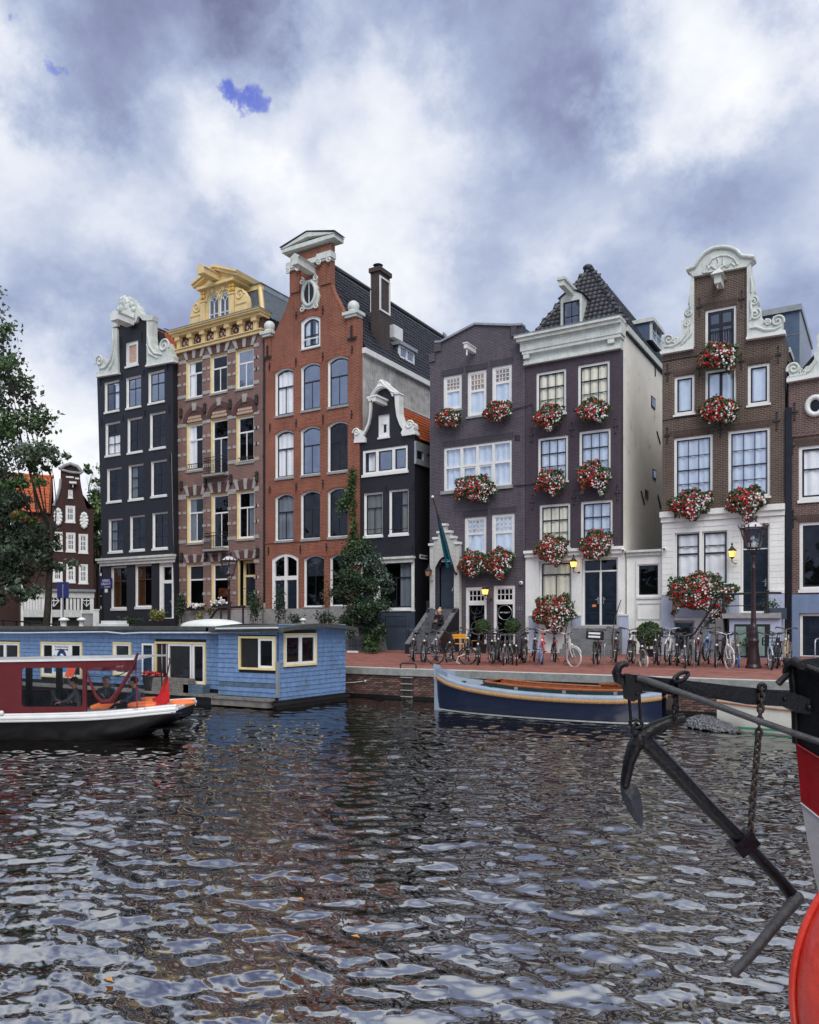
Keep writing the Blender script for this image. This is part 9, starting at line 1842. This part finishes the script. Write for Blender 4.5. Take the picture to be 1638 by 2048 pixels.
# people
m_skin=M('skin',(.58,.30,.21),.5,.08,6);m_hairb=M('blond hair',(.55,.40,.20),.6,.2,15);m_haird=M('dark hair',(.02,.016,.013),.6,.2,15);m_blackcl=M('black clothing',(.012,.012,.015),.85,.2,6);m_greycl=M('grey jacket',(.10,.11,.12),.85,.2,6);m_bluecl=M('blue jacket',(.05,.07,.13),.85,.2,6);m_eye=M('dark eye',(.02,.015,.012),.3,.1,5);m_lip=M('lips',(.40,.12,.10),.5,.1,5);m_hairg=M('grey hair',(.28,.27,.26),.6,.15,15)
def person(name,label,loc,rz,cloth,hair,pose='sit',group=None,bun=False):
 t=thing(name,label,'person',loc,rz,group)
 J={'pel':(0,0,.11,.135),'sp':(0,-.03,.27,.125),'ch':(0,-.06,.42,.15),'nk':(0,-.08,.56,.058),'h0':(0,-.10,.63,.07),'h1':(0,-.115,.71,.098),'h2':(0,-.11,.79,.075)}
 for s,k in((-1,'L'),(1,'R')):
  up=pose=='hand' and s==-1
  J['sh'+k]=(s*.17,-.06,.47,.062);J['el'+k]=(s*.21,-.24,.27,.045)if not up else(s*.19,-.28,.33,.045);J['wr'+k]=(s*.10,-.40,.22,.032)if not up else(s*.06,-.30,.56,.030);J['pa'+k]=(s*.08,-.47,.215,.036)if not up else(s*.05,-.285,.62,.036)
  J['hp'+k]=(s*.09,-.03,.08,.10);J['kn'+k]=(s*.12,-.44,.14,.066);J['an'+k]=(s*.12,-.50,-.30,.042);J['to'+k]=(s*.13,-.64,-.345,.038)
 E=[('pel','sp'),('sp','ch'),('ch','nk'),('nk','h0'),('h0','h1'),('h1','h2')]
 for k in 'LR':E+=[('ch','sh'+k),('sh'+k,'el'+k),('el'+k,'wr'+k),('wr'+k,'pa'+k),('pel','hp'+k),('hp'+k,'kn'+k),('kn'+k,'an'+k),('an'+k,'to'+k)]
 names=list(J);me=bpy.data.meshes.new('skeleton');me.from_pydata([J[n][:3]for n in names],[(names.index(a),names.index(b))for a,b in E],[]);o=bpy.data.objects.new('body',me);COL.objects.link(o)
 sk=o.modifiers.new('skin','SKIN');sv=me.skin_vertices[0].data
 for i,n in enumerate(names):sv[i].radius=(J[n][3],)*2;sv[i].use_root=n=='pel'
 su=o.modifiers.new('sub','SUBSURF');su.levels=2;su.render_levels=2
 dg=bpy.context.evaluated_depsgraph_get();dg.update();bm_=bpy.data.meshes.new_from_object(o.evaluated_get(dg));bpy.data.objects.remove(o)
 bm_.materials.clear();[bm_.materials.append(m)for m in(m_skin,cloth,m_blackcl)]
 bone=[(Vector(J[a][:3]),Vector(J[b][:3]),a)for a,b in E]
 for p in bm_.polygons:
  c=p.center;best=min(bone,key=lambda q:(c-(q[0]+(q[1]-q[0])*max(0,min(1,(c-q[0]).dot(q[1]-q[0])/(q[1]-q[0]).length_squared)))).length)[2]
  p.material_index=0 if best[:2]in('nk','h0','h1','wr')else(2 if best[:2]in('hp','kn','an')else 1);p.use_smooth=True
 link('body',bm_,t)
 H=Vector((0,-.115,.71));hd=MB();hd.ball(H+Vector((0,.025,.035)),(.098,.105,.105),14,10)
 if bun:hd.ball(H+Vector((.02,.03,.15)),(.055,.055,.05),10,7)
 hd.build('hair',hair,t)
 fc=MB();fc.ball(H+Vector((0,-.02,-.01)),(.082,.092,.105),14,10);fc.tube([H+Vector((0,-.105,.025)),H+Vector((0,-.125,-.012)),H+Vector((0,-.108,-.022))],[.010,.015,.010],6)
 for s in(-1,1):fc.ball(H+Vector((s*.088,.0,.0)),(.014,.025,.032),6,5)
 f=fc.build('face',m_skin,t)
 ey=MB();[ey.ball(H+Vector((s*.034,-.098,.02)),(.013,.010,.009),6,5)for s in(-1,1)];ey.build('eyes',m_eye,f);MB().ball(H+Vector((0,-.104,-.05)),(.026,.010,.009),8,5).build('mouth',m_lip,f)
 for s,k in((-1,'L'),(1,'R')):
  p,w=Vector(J['pa'+k][:3]),Vector(J['wr'+k][:3]);d=(p-w).normalized();sd_=d.cross(Vector((0,0,1))if abs(d.z)<.8 else Vector((0,1,0))).normalized();cu=d.cross(sd_);fm=MB()
  for i,ln in enumerate((.062,.072,.068,.054)):o_=p+sd_*(.027-.018*i);fm.tube([o_-d*.01,o_+d*ln*.5,o_+d*ln*.85+cu*.022,o_+d*ln*.9+cu*.04],[.010,.009,.008,.006],5)
  o_=p+sd_*.030-d*.02;fm.tube([o_,o_+sd_*.025+d*.02,o_+sd_*.03+d*.045],[.011,.010,.007],5);fm.build('hand',m_skin,t)
 return t
def build_people():
 Y=34.42;p=onY(880,1226,Y);person('person','blond woman in black sitting on the stoop with a hand at her mouth',(p.x+.02,Y+.05,1.45+1.27),R(-12),m_blackcl,m_hairb,'hand',None,True)
 Ov=Vector((TB.x,TB.y,0));
 def seat(px,b,D=18.9):a=(px-346)/1600*(18.9+b);return Ov+RIGHT*a+FWD*b+Vector((0,0,.62))
 g='passengers seated in the tour boat'
 person('person','grey haired passenger seated behind the left end of the vinyl window',seat(86,1.2),YAW+R(60),m_greycl,m_hairg,'sit',g);person('person','dark haired passenger in grey behind the right end of the vinyl window',seat(133,1.0),YAW+R(-70),m_greycl,m_haird,'sit',g)
 person('person','dark haired passenger under the left edge of the rolled vinyl',seat(178,1.5),YAW+R(20),m_greycl,m_haird,'sit',g);person('person','long dark haired passenger in blue right of the rolled vinyl',seat(250,1.1),YAW+R(-80),m_bluecl,m_haird,'sit',g)
 for sx in(0.9,1.75):MB
 o=thing('boat_bench','grey bench inside the tour boat under the passengers','bench',Ov+RIGHT*-3.9+FWD*1.3,YAW);MB().box(-3.0,2.6,-.45,.5,.56,.62).build('seat',m_greycl,o);MB().box(-3.0,2.6,.5,.56,.56,1.0).build('backrest',m_greycl,o);MB().box(-3.0,-2.9,-.4,.5,.2,.56).box(2.5,2.6,-.4,.5,.2,.56).build('support',m_hull,o)
build_people()
m_fl=M('fallen orange leaf',(.62,.28,.05),.6,.2,20)
for px,py,lab in((600,1798,'small orange fallen leaf afloat in mid canal'),(711,1873,'yellow fallen leaf afloat near a bright ripple'),(218,1960,'orange fallen leaf afloat near the lower left corner')):
 p=onZ(px,py,.02);o=MB().add([(-.05,0,.0),(0,-.025,.012),(.05,0,0),(0,.025,.012)],[(0,1,2),(0,2,3)]).build('fallen_leaf',m_fl,None,p);tag(o,lab,'leaf','leaves afloat on the canal')
